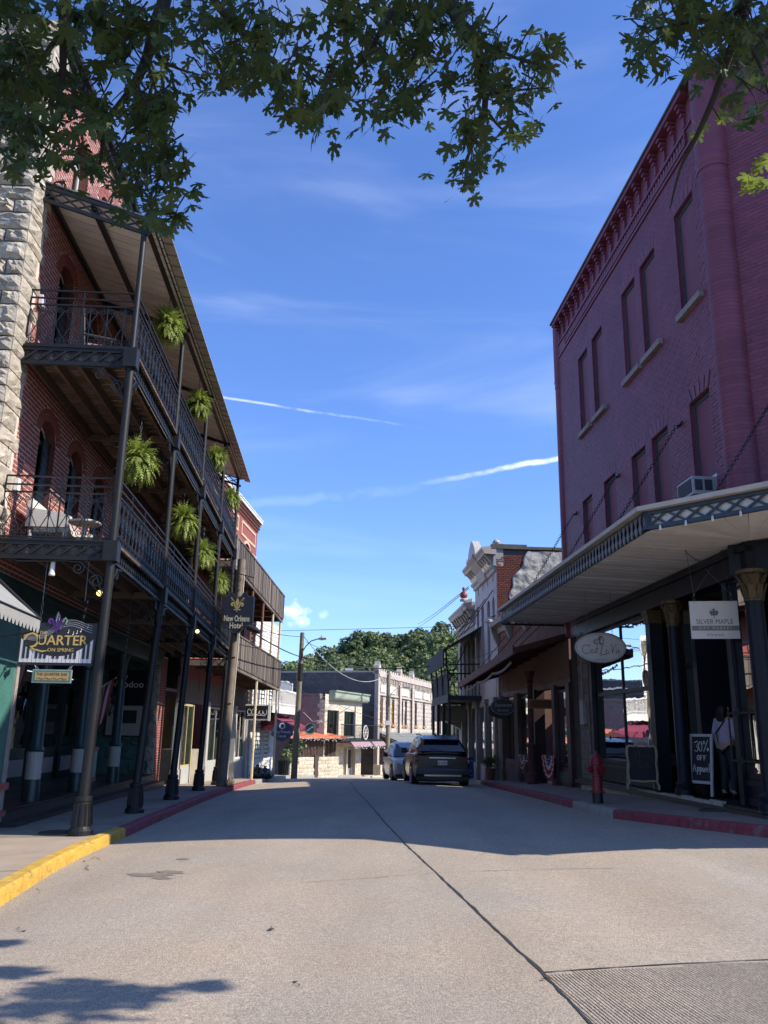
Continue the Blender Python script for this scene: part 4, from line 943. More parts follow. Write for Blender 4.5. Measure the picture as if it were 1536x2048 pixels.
fl = MB(); fl.add([FR(0, -.3, 13.7), FR(10.3, -.3, 13.7), FR(10.3, -12, 13.7), FR2(4.25, -9, 13.7), FR2(4.25, -.3, 13.7)], [(0, 1, 2, 3, 4)]); fl.quad(FR(10.3, -.2, -.5), FR(10.3, -12, -.5), FR(10.3, -12, 13.9), FR(10.3, -.2, 13.9)); obj('roof_and_side', fl, mat('roof_felt', (.06, .055, .05), .9), pur)
# loose creeper twigs and wall anchors
for i, (s, z) in enumerate(((1.9, 7.55), (5.55, 7.62), (9.1, 7.62))):
    an = MB(); an.beam(FR(s - .12, .03, z + .02), FR(s + .12, .03, z - .02), .03, .03); an.tube([FR(s, -.02, z), FR(s, .09, z - .03)], .02, 6); obj('chain_anchor', an, IRONB, pur)
an = MB(); an.tube([FR2(.95, -.02, 7.25), FR2(.95, .09, 7.22)], .05, 8); obj('chain_anchor', an, IRONB, pur)
# ---- street level: cast iron columns, plate glass, recessed door
SZ = lambda s: FR.o.z + (G(FR(s, 0, 0).x, FR(s, 0, 0).y) + .15)
PZ = .56
pl = MB(); pl.box(FR, -.1, 9.6, -.9, .10, -.3, PZ - .02); pl.box(FR2, -.05, 4.2, -.9, .10, -.3, PZ - .02); obj('plinth', pl, mat('dark_painted_plinth', (.018, .018, .022), .4, 0, (6, .2), (40, .2)), pur)
rnd = random.Random(12); s = 1.2
while s < 9.2:
    l = rnd.uniform(.3, .62); mb = MB(); rock_block(mb, FR, s, s + l - .015, -.1, SZ(s) + rnd.uniform(.10, .15), .13, .05, 3, int(s * 40)); obj('stone', mb, STONE, pur); s += l
st = MB(); st.box(FR, -.4, 9.6, -.6, .20, PZ - .14, PZ - .06); obj('step_nosing', st, mat('worn_black_step', (.03, .028, .028), .4, 0, (6, .3), (40, .2)), pur)
be = MB(); be.box(FR, -.2, 9.5, -.35, .03, 4.22, 4.72); be.box(FR, -.2, 9.5, -.1, .09, 4.56, 4.66); be.box(FR2, -.2, 4.3, -.35, .03, 4.22, 4.72); obj('shopfront_beam', be, NAVY, pur)
CAPG = mat('worn_gold_capital', (.095, .062, .028), .45, .3, (22, .4), (50, .6))
def column(F, s, d, r=.13, big=True):
    c = F(s, d, 0); mb = MB(); zt = 4.22; h = .50 if big else .3
    mb.lathe(c, [(r * 1.5, PZ), (r * 1.5, PZ + .1), (r * 1.25, PZ + .13), (r * 1.35, PZ + .2), (r, PZ + .26), (r * .92, zt - h)], 20); o = obj('iron_column', mb, NAVY, pur); smooth_by_angle(o, 40)
    cp = MB(); cp.lathe(c, [(r * 1.05, zt - h), (r * 1.05, zt - h + .03), (r * .95, zt - h + .05), (r * 1.25, zt - .08), (r * 1.6, zt - .06), (r * 1.6, zt)], 16)
    for ring, (z0_, z1_, e) in enumerate(((zt - h + .04, zt - h * .45, 1.45), (zt - h * .7, zt - .08, 1.8))):
        for k in range(9):
            an = 2 * math.pi * (k + .5 * ring) / 9; u = Vector((math.cos(an), math.sin(an), 0)); t_ = Vector((-u.y, u.x, 0)); w = r * .36
            P = lambda rr, z_, q: c + u * rr + t_ * q + Vector((0, 0, z_))
            cp.add([P(r * .98, z0_, -w), P(r * .98, z0_, w), P(r * 1.2, (z0_ + z1_) / 2, w), P(r * 1.2, (z0_ + z1_) / 2, -w), P(r * e, z1_, w * .6), P(r * e, z1_, -w * .6), P(r * (e + .12), z1_ - .05, 0)], [(0, 1, 2, 3), (3, 2, 4, 5), (5, 4, 6)])
    obj('capital', cp, CAPG, o)
column(FR, 3.0, -.02); column(FR, -.28, .0, .15); column(FR2, 4.0, -.02)
def small_pilaster(s, w, zt=4.22):
    mb = MB(); mb.box(FR, s - w, s + w, -.28, .0, PZ, zt); o = obj('pilaster', mb, NAVY, pur); cp = MB(); cp.box(FR, s - w * 1.15, s + w * 1.15, -.26, .03, zt - .28, zt - .1); cp.box(FR, s - w * 1.4, s + w * 1.4, -.26, .055, zt - .1, zt); obj('capital', cp, CAPG, o)
small_pilaster(4.35, .12); small_pilaster(8.55, .1)
# rough stone pier at the far end
mb = MB(); mb.box(FR, 8.72, 9.6, -.5, -.01, -.3, 4.3); mb.box(FR, 9.6, 10.42, -.4, -.06, -.3, 4.3); obj('pier_backing', mb, mat('dark_backing', (.06, .052, .045), .9, 0, (5, .3), (30, .4)), pur); z = .3; row = 0
while z < 4.25:
    h = rnd.uniform(.3, .48); c = 8.74 + rnd.uniform(.3, .55)
    for a, b in ((8.73, c - .006), (c, 9.58)): mb = MB(); rock_block(mb, FR, a, b, z, min(z + h, 4.28) - .01, .0, .045, 4, row + int(a * 10)); obj('stone', mb, mat('weathered_pier_stone', (.20, .17, .145), .9, 0, (5, .3), (25, .6), .12), pur)
    z += h; row += 1
# glazing
FRM = NAVY
def plate(F, sa, sb, za, zb, d, nx_, nz_, zsplit=None):
    mb = MB(); fw = .05
    for k in range(nx_ + 1): s = sa + (sb - sa) * k / nx_; mb.box(F, s - fw / 2, s + fw / 2, d - .05, d + .03, za, zb)
    zs = [za] + ([zsplit] if zsplit else []) + [zb]
    for z in zs: mb.box(F, sa, sb, d - .05, d + .045, z - .045, z + .045)
    o = obj('shop_window', mb, FRM, pur)
    for k in range(nx_):
        for z0_, z1_ in zip(zs, zs[1:]): g_ = MB(); a, b = sa + (sb - sa) * k / nx_, sa + (sb - sa) * (k + 1) / nx_; g_.box(F, a + .02, b - .02, d - .012, d, z0_ + .03, z1_ - .03); obj('pane', g_, GLASS, o)
    bk_ = MB(); bk_.box(F, sa, sb, d - .06, d + .02, PZ, za - .045); bk_.box(F, sa, sb, d + .02, d + .06, za - .16, za - .06); bk_.box(F, sa, sb, d + .02, d + .05, PZ, PZ + .12); obj('bulkhead', bk_, NAVY, pur)
    return o
plate(FR, 4.5, 8.42, 1.02, 4.2, -.15, 2, 2, 2.62)
plate(FR, 3.2, 4.2, 1.02, 4.2, -.5, 1, 2, 3.0)
plate(FR, .0, .68, 1.02, 4.2, -.12, 1, 1)
plate(FR2, .2, 3.8, 1.02, 4.2, -.12, 2, 1)
# recessed entrance with transom
jm = MB(); jm.box(FR, .68, .84, -1.1, -.02, PZ, 4.2); jm.box(FR, 2.72, 2.9, -1.1, -.3, PZ, 4.2); jm.box(FR, 1.2, 2.72, -1.1, -.95, 3.0, 3.14); jm.box(FR, .84, 1.4, -1.1, -.98, PZ, 4.2); jm.box(FR, 1.3, 1.42, -1.0, -.9, PZ, 4.2); jm.box(FR, 2.5, 2.72, -1.1, -.9, PZ, 4.2); obj('entrance_frame', jm, NAVY, pur)
g_ = MB(); g_.box(FR, 1.4, 2.5, -1.03, -1.02, 3.14, 4.2); obj('transom_pane', g_, glass('transom_glass', .42), pur); text('house_number', '58', FR, 1.62, -1.0, 3.27, .26, CAPG, pur, flip=-1)
F90 = Fr((FR(2.5, -1.0, 0).x, FR(2.5, -1.0, 0).y), -FR.n.xy, -FR.u.xy); door(pur, F90, .0, 1.0, PZ, 2.98, 0, NAVY, low=.5)
it = MB(); it.box(FR, 0, 8.7, -5.05, -5, .3, 4.4); it.box(FR, 0, 8.7, -5, -.2, .44, PZ - .03); it.box(FR, 8.6, 8.7, -5, -.2, .3, 4.4); it.box(FR, 0, 8.7, -5, -.4, 4.3, 4.4); it.box(FR2, 4.1, 4.2, -5, -.2, .3, 4.4); it.box(FR2, 0, 4.2, -5.05, -5, .3, 4.4); obj('shop_interior', it, mat('dim_shop_wall', (.045, .038, .03), .8, 0, (2, .4), None), pur)
# stock seen through the glass: hanging garments, hats, shelves
CLOTH = [mat('grey_garment', (.20, .19, .18), .9, 0, (10, .2), None), mat('cream_garment', (.42, .38, .32), .9, 0, (10, .2), None), mat('navy_garment', (.03, .035, .06), .9, 0, (10, .2), None)]
def garment(F, s, d, z, h, m, i):
    mb = MB(); prev = None
    for k in range(7):
        u = k / 6; w = (.10 + .12 * u) * (1 if k else .5); row = [F(s + w * math.cos(a_), d + .07 * math.sin(a_) * (1 + u), z - h * u) for a_ in [2 * math.pi * q / 10 + .3 * u for q in range(10)]]
        row = [p + F.n * (.02 * math.sin(9 * q + i)) for q, p in enumerate(row)]
        if prev: [mb.quad(prev[q], prev[(q + 1) % 10], row[(q + 1) % 10], row[q]) for q in range(10)]
        prev = row
    return mb
for i, (s, z, h) in enumerate(((3.5, 2.45, 1.0), (3.75, 2.5, 1.15), (4.0, 2.4, .9), (3.9, 3.35, .6))):
    tag(obj('garment', garment(FR, s, -1.0 - .1 * (i % 2), z, h, CLOTH[i % 3], i), CLOTH[(i + 1) % 3], smooth=True), ('long grey dress hung lowest to the left in the narrow window', 'cream dress hung in the middle of the narrow window', 'short grey dress hung to the right in the narrow window', 'small top hung highest in the narrow window')[i], 'garment', 'garments hanging in the narrow window')
hat = MB(); hat.lathe(FR(3.62, -.9, 2.55), [(.22, 0), (.2, .012), (.11, .015), (.10, .09), (.06, .11)], 18); tag(obj('sun_hat', hat, CLOTH[1], smooth=True), 'pale wide-brimmed hat on a stand in the narrow window beside the entrance', 'hat')
cur = MB()
for k in range(22): cur.tube([FR(.12 + .03 * k, -.34 + .03 * (k % 2), 1.05), FR(.12 + .03 * k, -.34 + .03 * (k % 2), 2.35)], .017, 5)
tag(obj('curtain', cur, CREAM, smooth=True), 'cream gathered curtain in the window right of the shop entrance', 'curtain')
on = thing('open_sign', 'small red and blue neon OPEN sign in the window right of the entrance', 'neon sign', FR(.2, -.3, 3.0)); text('lettering', 'OPEN', FR, .22, -.2, 2.98, .17, mat('red_neon', (.6, .02, .03)), on, flip=-1, thick=.01); rg_ = MB(); rg_.tube([FR(.22 + .3 * math.cos(2 * math.pi * k / 20), -.2, 2.98 + .14 * math.sin(2 * math.pi * k / 20)) for k in range(20)], .011, 4, close=True); obj('neon_ring', rg_, mat('blue_neon', (.02, .05, .5), .4, 0, None, None, emit=(.05, .15, 1, 1.2)), on)
dsp = thing('display_table', 'low display of folded pale linens behind the wide shop window', 'display', FR(6, -.7, 1.0)); mb = MB(); mb.box(FR, 5, 8.2, -1.0, -.3, .95, 1.0); obj('shelf', mb, NAVY, dsp)
for k in range(9): mb = MB(); s = 5.1 + .36 * k; hh = random.uniform(.08, .3); mb.prism(FR, [(s, 1.0), (s + .28, 1.0), (s + .22, 1.0 + hh * .8), (s + .1, 1.0 + hh)], -.75, -.4); obj('folded_cloth', mb, CLOTH[k % 2], dsp)
for k, (s, z) in enumerate(((5.2, 3.75), (5.8, 3.75), (6.4, 3.75), (.5, 3.6), (.35, 3.2))):
    mb = MB(); mb.lathe(FR(s, -1.4, z), [(.03, .1), (.06, .06), (.06, 0)], 10); tag(obj('ceiling_spot', mb, mat('lit_lamp_face', (1, .9, .7))), 'small lit spotlight ' + ('near the entrance end of the wide shop window', 'in the middle of the wide shop window', 'towards the far end of the wide shop window', 'upper one of two right of the entrance', 'lower one of two right of the entrance')[k], 'spotlight', 'ceiling spots in the shop')
br_ = thing('window_rail', 'pair of black guard rails across the window right of the entrance', 'rail', FR(0, .1, 1.2))
for z in (1.25, 2.0):
    mb = MB(); mb.tube([FR(.80, .08, z), FR(.0, .08, z), FR(-.3, .1, z)], .022, 6); obj('rail', mb, IRON, br_); mb = MB(); mb.lathe(FR(.45, .08, z - .05), [(.04, 0), (.045, .05), (.04, .1)], 8); obj('collar', mb, IRON, br_)
mb = MB()
for s in (.78, .05): mb.tube([FR(s, .08, z_) for z_ in (1.2, 2.05)], .015, 5); mb.beam(FR(s, -.1, 1.25), FR(s, .08, 1.25), .02)
obj('upright', mb, IRON, br_, kind='stuff')
# ================================================================ canopy over the right pavement
can = thing('canopy', 'wide cream-soffit canopy with navy lattice fascia hung on chains from the purple building', 'canopy', FR(0, 1.8, 5))
CZ = 4.78; FT = 5.08; CF = 1.8; sA, sB = -.62, 10.9
n = 46; corner = FR(sA, CF, CZ)
NAVYL = mat('navy_lattice_paint', (.018, .030, .050), .4, 0, (6, .2), None)
for k in range(n):
    s0_ = sA + (sB - sA) * k / n; s1_ = s0_ + (sB - sA) / n - .02; mb = MB(); dz = random.uniform(0, .014); mb.sprism(FR, [(.0, CZ - .06 + dz), (CF - .02, CZ + dz), (CF - .02, CZ + .03), (.0, CZ - .03)], s0_, s1_); obj('soffit_board', mb, SOFFIT, can)
# corner part of the soffit, fanning out, and the second side
A = corner; B = Vector((5.62, 11.24, CZ)); dirB = (B - A).normalized(); E_ = A + dirB * 6.5
for k in range(6):
    t0, t1 = k / 6, (k + 1) / 6; P0 = FR(sA, 0, CZ - .055)
    q0 = A + dirB * (2.4 * t0); q1 = A + dirB * (2.4 * t1 - .01); mb = MB(); mb.add([FR(-.25, -.05, CZ - .055), q0, q1, FR(-.25, -.05, CZ - .05) + Vector((0, 0, .03)), q0 + Vector((0, 0, .03)), q1 + Vector((0, 0, .03))], [(0, 1, 2), (3, 5, 4), (0, 3, 4, 1), (1, 4, 5, 2), (2, 5, 3, 0)]); obj('soffit_board', mb, SOFFIT, can)
mb = MB(); mb.add([FR(-.25, -.05, CZ - .05), A + dirB * 2.4, A + dirB * 4.6, FR2(4.4, -.05, CZ - .05)], [(0, 1, 2, 3)]); obj('soffit_side', mb, SOFFIT, can)
mb = MB(); mb.sprism(FR, [(-.03, FT + .16), (CF + .10, FT + .0), (CF + .10, FT + .035), (-.03, FT + .2)], sA - .05, sB); 
mb.add([FR(sA - .05, -.05, FT + .16), A + Vector((0, 0, FT - CZ)) + FR.n * .1, A + dirB * 4.6 + Vector((0, 0, FT - CZ)) - Vector((.1, .1, 0)), FR2(4.4, -.05, FT + .16)], [(0, 1, 2, 3)]); obj('roof_deck', mb, mat('canopy_roof_felt', (.10, .09, .08), .8), can)
gt = MB(); gt.box(FR, sA, sB, CF + .03, CF + .16, FT - .03, FT + .045)
Fc = Fr(A.xy, dirB.xy, (Vector((-.75, -.66, 0))).xy); gt.box(Fc, -.08, 4.65, .03, .14, FT - .03, FT + .045); obj('gutter', gt, mat('cream_gutter', (.50, .45, .38), .55, 0, (5, .12), None), can)
rk = MB(); rk.box(FR, sA, sB, CF - .03, CF + .03, CZ - .03, CZ + .03); rk.box(FR, sA, sB, CF - .03, CF + .03, FT - .08, FT - .03); rk.box(Fc, -.05, 4.6, -.03, .03, CZ - .03, CZ + .035); rk.box(Fc, -.05, 4.6, -.03, .03, FT - .09, FT - .03); rk.box(FR, sA - .05, sA + .06, CF - .05, CF + .045, CZ - .03, FT - .03); obj('fascia_rail', rk, NAVYL, can)
la = MB(); m_ = 7; w = .31
for k in range(15):
    a0 = .03 + k * w
    for f in (1, -1): la.beam(Fc(a0 if f > 0 else a0 + w, .006 * f, CZ + .03), Fc(a0 + w if f > 0 else a0, .006 * f, FT - .08), .034, .02, up=Fc.n)
obj('lattice', la, NAVYL, can)
lb = MB(); lb.box(Fc, 0.0, 4.6, -.05, -.035, CZ + .04, FT - .05); obj('fascia_backing', lb, mat('white_backing', (.70, .68, .64), .6, 0, (4, .1), None), can)
for k in range(60):   # scalloped drops along the long edge
    s = sA + .18 + (sB - sA - .25) * k / 59; mb = MB(); mb.prism(FR, [(s - .075, CZ + .24), (s - .02, CZ + .12), (s - .07, CZ + .03), (s - .03, CZ - .02), (s, CZ - .07), (s + .03, CZ - .02), (s + .07, CZ + .03), (s + .02, CZ + .12), (s + .075, CZ + .24)], CF + .035, CF + .05); obj('drop_casting', mb, mat('grey_blue_casting', (.15, .16, .18), .5, 0, (8, .3), None), can)
# far end truss (open zigzag)
tr = MB(); tr.box(FR, sB - .03, sB + .03, .0, CF, CZ - .1, CZ - .05); tr.box(FR, sB - .03, sB + .03, .0, CF, CZ + .1, CZ + .14)
for k in range(9): d0_ = CF * k / 9; tr.beam(FR(sB, d0_, CZ - .07), FR(sB, d0_ + CF / 18, CZ + .11), .03); tr.beam(FR(sB, d0_ + CF / 18, CZ + .11), FR(sB, d0_ + CF / 9, CZ - .07), .03)
obj('end_truss', tr, IRONB, can)
cl_ = MB()
for k in range(10): p = Fc(.25 + .42 * k, .05, CZ); cl_.lathe(p - Vector((0, 0, .08)), [(.012, 0), (.022, .02), (.018, .06), (.012, .09)], 6)
obj('bulb_clips', cl_, WHITEP, can)
for (s, z, e) in ((1.9, 7.55, (2.6, 1.5)), (5.55, 7.62, (6.1, 1.5)), (9.1, 7.62, (9.6, 1.5))):
    ch = MB(); linked(ch, [FR(s, .09, z - .03), FR(e[0], e[1], FT + .06)], .028); obj('chain', ch, IRONB, can)
ch = MB(); linked(ch, [FR2(.95, .09, 7.22), Fc(.95, -.25, FT + .05)], .026); obj('chain', ch, IRONB, can)
# window air conditioner
ac = thing('air_conditioner', 'white window air conditioner in the lower window nearest the corner', 'air conditioner', FR(1.05, 0, 5.6))
mb = MB(); mb.box(FR, .76, 1.42, -.2, .38, 5.80, 6.13); obj('casing', mb, mat('off_white_casing', (.52, .52, .52), .5, 0, (8, .06), None), ac)
mb = MB()
for k in range(9): mb.box(FR, .80, 1.38, .38, .392, 5.85 + .028 * k, 5.865 + .028 * k)
mb.box(FR, .80, 1.38, .379, .384, 5.84, 6.10); obj('rear_grille', mb, mat('dark_grille', (.06, .065, .08), .5), ac)
mb = MB(); 
for q in (.02, .20): mb.box(FR, .752, .761, q, q + .14, 5.87, 6.07)
obj('side_grille', mb, mat('dark_grille', (.06, .06, .08)), ac)
mb = MB(); mb.box(FR, .76, 1.42, -.12, -.08, 6.13, 6.2); obj('filler_board', mb, WHITEP, ac)
# ---- signs under the canopy
def sign_frame(p0, right, up=(0, 0, 1)):
    r = Vector(right).normalized(); return Fr((p0[0], p0[1]), r.xy, Vector((r.y, -r.x)))
sp = FR(1.45, 1.25, 0); FSg = Fr((5.02, 14.05), (.985, -.17), (-.17, -.985))
sm = thing('hanging_shop_sign', 'white hanging board with a grey maple leaf reading SILVER MAPLE', 'sign', (5.4, 14, 3.7))
BOARD = mat('white_sign_board', (.62, .60, .56), .55, 0, (6, .05), None); GREYT = mat('grey_print', (.10, .10, .10), .6, 0, None, None)
sx0, sx1, sz0, sz1 = .17, .94, 3.20, 3.83
mb = MB(); mb.box(FSg, sx0, sx1, -.015, .015, sz0, sz1); obj('board', mb, BOARD, sm)
mb = MB(); mb.box(FSg, sx0 + .015, sx1 - .0, .0152, .018, sz0 + .135, sz0 + .215); obj('grey_band', mb, mat('grey_band', (.18, .18, .18), .6, 0, None, None), sm)
text('lettering', 'SILVER MAPLE', FSg, (sx0 + sx1) / 2, .017, sz0 + .28, .118, GREYT, sm, sx=.82, thick=.001); text('lettering', 'G I F T   M A R K E T', FSg, (sx0 + sx1) / 2, .0195, sz0 + .175, .06, BOARD, sm, thick=.001); text('lettering', '60 Spring Street', FSg, (sx0 + sx1) / 2, .017, sz0 + .065, .05, GREYT, sm, sx=.8, thick=.001)
LEAF = [(0, 1.0), (.09, .80), (.20, .86), (.19, .62), (.26, .58), (.42, .74), (.47, .64), (.66, .66), (.60, .50), (.74, .40), (.50, .26), (.50, .12), (.24, .16), (.05, .10), (.02, -.22), (-.02, -.22), (-.05, .10), (-.24, .16), (-.50, .12), (-.50, .26), (-.74, .40), (-.60, .50), (-.66, .66), (-.47, .64), (-.42, .74), (-.26, .58), (-.19, .62), (-.20, .86), (-.09, .80)]
mb = MB(); mb.prism(FSg, [((sx0 + sx1) / 2 + x * .105, sz0 + .365 + z * .16) for x, z in LEAF], .0152, .018); obj('leaf_emblem', mb, mat('silver_leaf_print', (.13, .13, .13), .5, 0, (60, .5), None), sm)
for s in (sx0 + .09, sx1 - .09):
    mb = MB(); linked(mb, [FSg(s, 0, sz1 + .02), FSg(s, 0, sz1 + .14)], .02); mb.tube([FSg(s, 0, sz1 - .05), FSg(s, .02, sz1 + .03)], .008, 5); mb.tube([FSg(s, 0, sz1 + .12), FSg(s - .06, -.1, CZ - .02)], .005, 4); obj('hanger', mb, CHAIN, sm)
mb = MB(); mb.tube([FSg(sx0 + .09, 0, sz1 + .12), FSg(sx1 - .25, -.1, 4.55)], .004, 4); mb.tube([FSg(sx1 - .09, 0, sz1 + .12), FSg(sx0 + .2, -.1, 4.55)], .004, 4); linked(mb, sag(FSg(sx0 + .02, -.1, CZ - .05), FSg(sx1 - .14, -.1, CZ - .06), .2, 8), .014); obj('stay_wires', mb, CHAIN, sm)
cv = thing('oval_shop_sign', "white oval hanging sign with a butterfly reading C'est La Vie", 'sign', FR(7, .9, 3.6))
FCv = Fr((4.25, 18.6), (1, -.05), (-.05, -1)); oc = (.58, 3.49); rx, rz = .575, .345
def oval(F, rx, rz, d0, d1, n=36): mb = MB(); mb.prism(F, [(oc[0] + rx * math.cos(2 * math.pi * k / n), oc[1] + rz * math.sin(2 * math.pi * k / n)) for k in range(n)], d0, d1); return mb
obj('rim', oval(FCv, rx, rz, -.012, .012), mat('dark_sign_rim', (.06, .05, .055), .5), cv); obj('board', oval(FCv, rx - .022, rz - .022, .0, .016), BOARD, cv)
mb = MB(); mb.tube([FCv(oc[0] + (rx - .05) * math.cos(2 * math.pi * k / 40), .017, oc[1] + (rz - .05) * math.sin(2 * math.pi * k / 40)) for k in range(40)], .005, 4, close=True); obj('thin_border', mb, GREYT, cv)
INK = mat('black_script_ink', (.02, .02, .025), .6, 0, None, None)
def script(F, pts, d, r): mb = MB(); [mb.tube([F(x, d, z) for x, z in st], r, 4) for st in pts]; return mb
def arcp(cx, cz, rx, rz, a0, a1, n=12): return [(cx + rx * math.cos(math.radians(a0 + (a1 - a0) * k / n)), cz + rz * math.sin(math.radians(a0 + (a1 - a0) * k / n))) for k in range(n + 1)]
ox, oz = .16, 3.40
def S(st): return [(ox + x, oz + z) for x, z in st]
strokes = [S(arcp(.09, .05, .085, .10, 40, 330)), S([(.18, .17), (.17, .12)]),
 S(arcp(.225, .01, .03, .035, 0, 360)[:12] + [(.265, -.03)]), S([(.30, .045), (.29, .02), (.315, .0), (.30, -.035), (.27, -.03)]), S([(.355, .14), (.34, 0), (.35, -.03), (.375, -.02)]), S([(.32, .06), (.385, .065)]),
 S([(.50, .17), (.47, .16), (.46, .08), (.445, .0), (.41, -.06), (.43, -.09), (.47, -.05), (.53, -.07), (.57, -.03)]), S(arcp(.585, .0, .03, .035, 20, 380)[:12] + [(.625, -.035)]),
 S([(.66, .15), (.70, .15), (.705, -.03), (.74, .06), (.79, .16), (.82, .15)]), S([(.80, .04), (.795, -.03), (.815, -.03)]), S([(.81, .075), (.812, .085)]), S([(.835, 0), (.88, .02), (.87, .05), (.84, .03), (.845, -.025), (.90, -.02)])]
strokes = [[(.16 + (x - ox) * .93 + .02, oz + (z - oz)) for x, z in st] for st in strokes]
obj('lettering', script(FCv, strokes, .018, .0075), INK, cv)
bf = [arcp(oc[0] + .03, 3.64, .045, .10, -60, 250), arcp(oc[0] - .06, 3.62, .085, .05, 40, 330), arcp(oc[0] - .0, 3.66, .02, .06, 0, 300), arcp(oc[0] - .08, 3.61, .04, .03, 0, 300), [(oc[0] + .07, 3.56), (oc[0] - .02, 3.60)], arcp(oc[0] + .0, 3.70, .035, .05, 0, 300)]
obj('butterfly_emblem', script(FCv, bf, .018, .008), mat('plum_print', (.10, .02, .05), .6, 0, None, None), cv)
sw = [arcp(oc[0], 3.235, .16, .012, 180, 360), arcp(oc[0] - .36, 3.66, .08, .03, 100, 200), arcp(oc[0] + .36, 3.66, .08, .03, -20, 80), arcp(oc[0], 3.25, .10, .01, 180, 360)]
obj('flourish', script(FCv, sw, .017, .003), GREYT, cv)
for s in (.3, .86): mb = MB(); linked(mb, [FCv(s, 0, 3.80), FCv(s, 0, CZ - .03)], .012); obj('hanger', mb, CHAIN, cv)
mb = MB(); mb.box(FR, 8.9, 9.2, .0, .12, 1.9, 2.5); mb.tube([FR(9.1, .06, 2.5), FR(9.1, .06, 4.3)], .02, 6); tag(obj('electric_meter_box', mb, mat('grey_box', (.28, .28, .27), .5)), 'grey electric box on the rough stone pier at the far end of the shop', 'electric box')
# ================================================================ red building with weathered wooden balconies
CREAMT = mat('cream_brick_trim', (.58, .40, .25), .7, 0, (6, .1), (40, .1))
REDP = mat('painted_red_wall', (.27, .075, .06), .75, 0, (5, .14), (70, .3))
wb = thing('balcony_building', 'painted red brick building with cream trim behind two weathered plank balconies', 'building', (-6.6, 30, 0))
WD = -1.5
mb = MB(); strips_wall(mb, FW, -.6, 9.9, 3.3, 11.3, [(1.2, 2.1, 4.2, 6.2, .2), (4.2, 5.1, 4.2, 6.2, .2), (7.4, 8.3, 4.2, 6.2, .2), (1.2, 2.1, 7.9, 9.6, .2), (4.2, 5.1, 7.9, 9.6, .2), (7.4, 8.3, 7.9, 9.6, .2)], WD, .2); mb.box(FW, 9.85, 9.9, -9, WD, -1, 11.3); obj('wall', mb, REDP, wb)
for s in (1.2, 4.2, 7.4):
    for z in (4.2, 7.9): window(wb, FW, s, s + .9, z, z + (2.0 if z < 5 else 1.7), WD - .12, SASHW, 1, 2, .07, .2)
# cream trim: hood band that steps over the windows and rectangular panels
tm = MB()
for (s0, s1) in ((-.3, 2.6), (3.2, 6.0), (6.6, 9.5)):
    for (a, b, c, d) in ((s0, s1, 10.55, 10.66), (s0, s1, 9.98, 10.09), (s0, s0 + .11, 10.09, 10.55), (s1 - .11, s1, 10.09, 10.55)): tm.box(FW, a, b, WD - .02, WD + .03, c, d)
obj('panel_trim', tm, CREAMT, wb); tm = MB()
for s in (1.2, 4.2, 7.4):
    for k in range(8): a0, a1 = math.pi * k / 8, math.pi * (k + 1) / 8; P = lambda a_, r: (s + .45 - (.5 + r) * math.cos(a_), 9.62 + (.2 + r) * math.sin(a_)); tm.prism(FW, [P(a0, 0), P(a1, 0), P(a1, .14), P(a0, .14)], WD - .02, WD + .04)
for a, b in ((-.6, .6), (2.7, 3.6), (5.7, 6.8), (8.9, 9.85)): tm.box(FW, a, b, WD - .02, WD + .035, 9.48, 9.62)
obj('hood_band', tm, CREAMT, wb)
co = MB()
for j in range(3):
    for k in range(60): s = -.5 + 10.3 * k / 59 + (.085 if j % 2 else 0); co.box(FW, s - .045, s + .045, WD - .02, WD + .06 + .05 * j, 10.82 + .13 * j, 10.93 + .13 * j)
obj('corbel_bricks', co, mat('dark_corbel_brick', (.16, .06, .05), .8, 0, (12, .3), None), wb, kind='stuff')
co = MB(); co.box(FW, -.6, 9.95, WD - .4, WD + .24, 11.22, 11.36); co.box(FW, -.6, 9.97, WD - .4, WD + .26, 11.36, 11.42); obj('cornice', co, mat('pale_cornice_cap', (.62, .60, .56), .6), wb)
dk = MB(); dk.box(FW, -.5, 9.8, WD - .8, WD - .7, 3, 11); obj('dark_rooms', dk, DARK, wb)
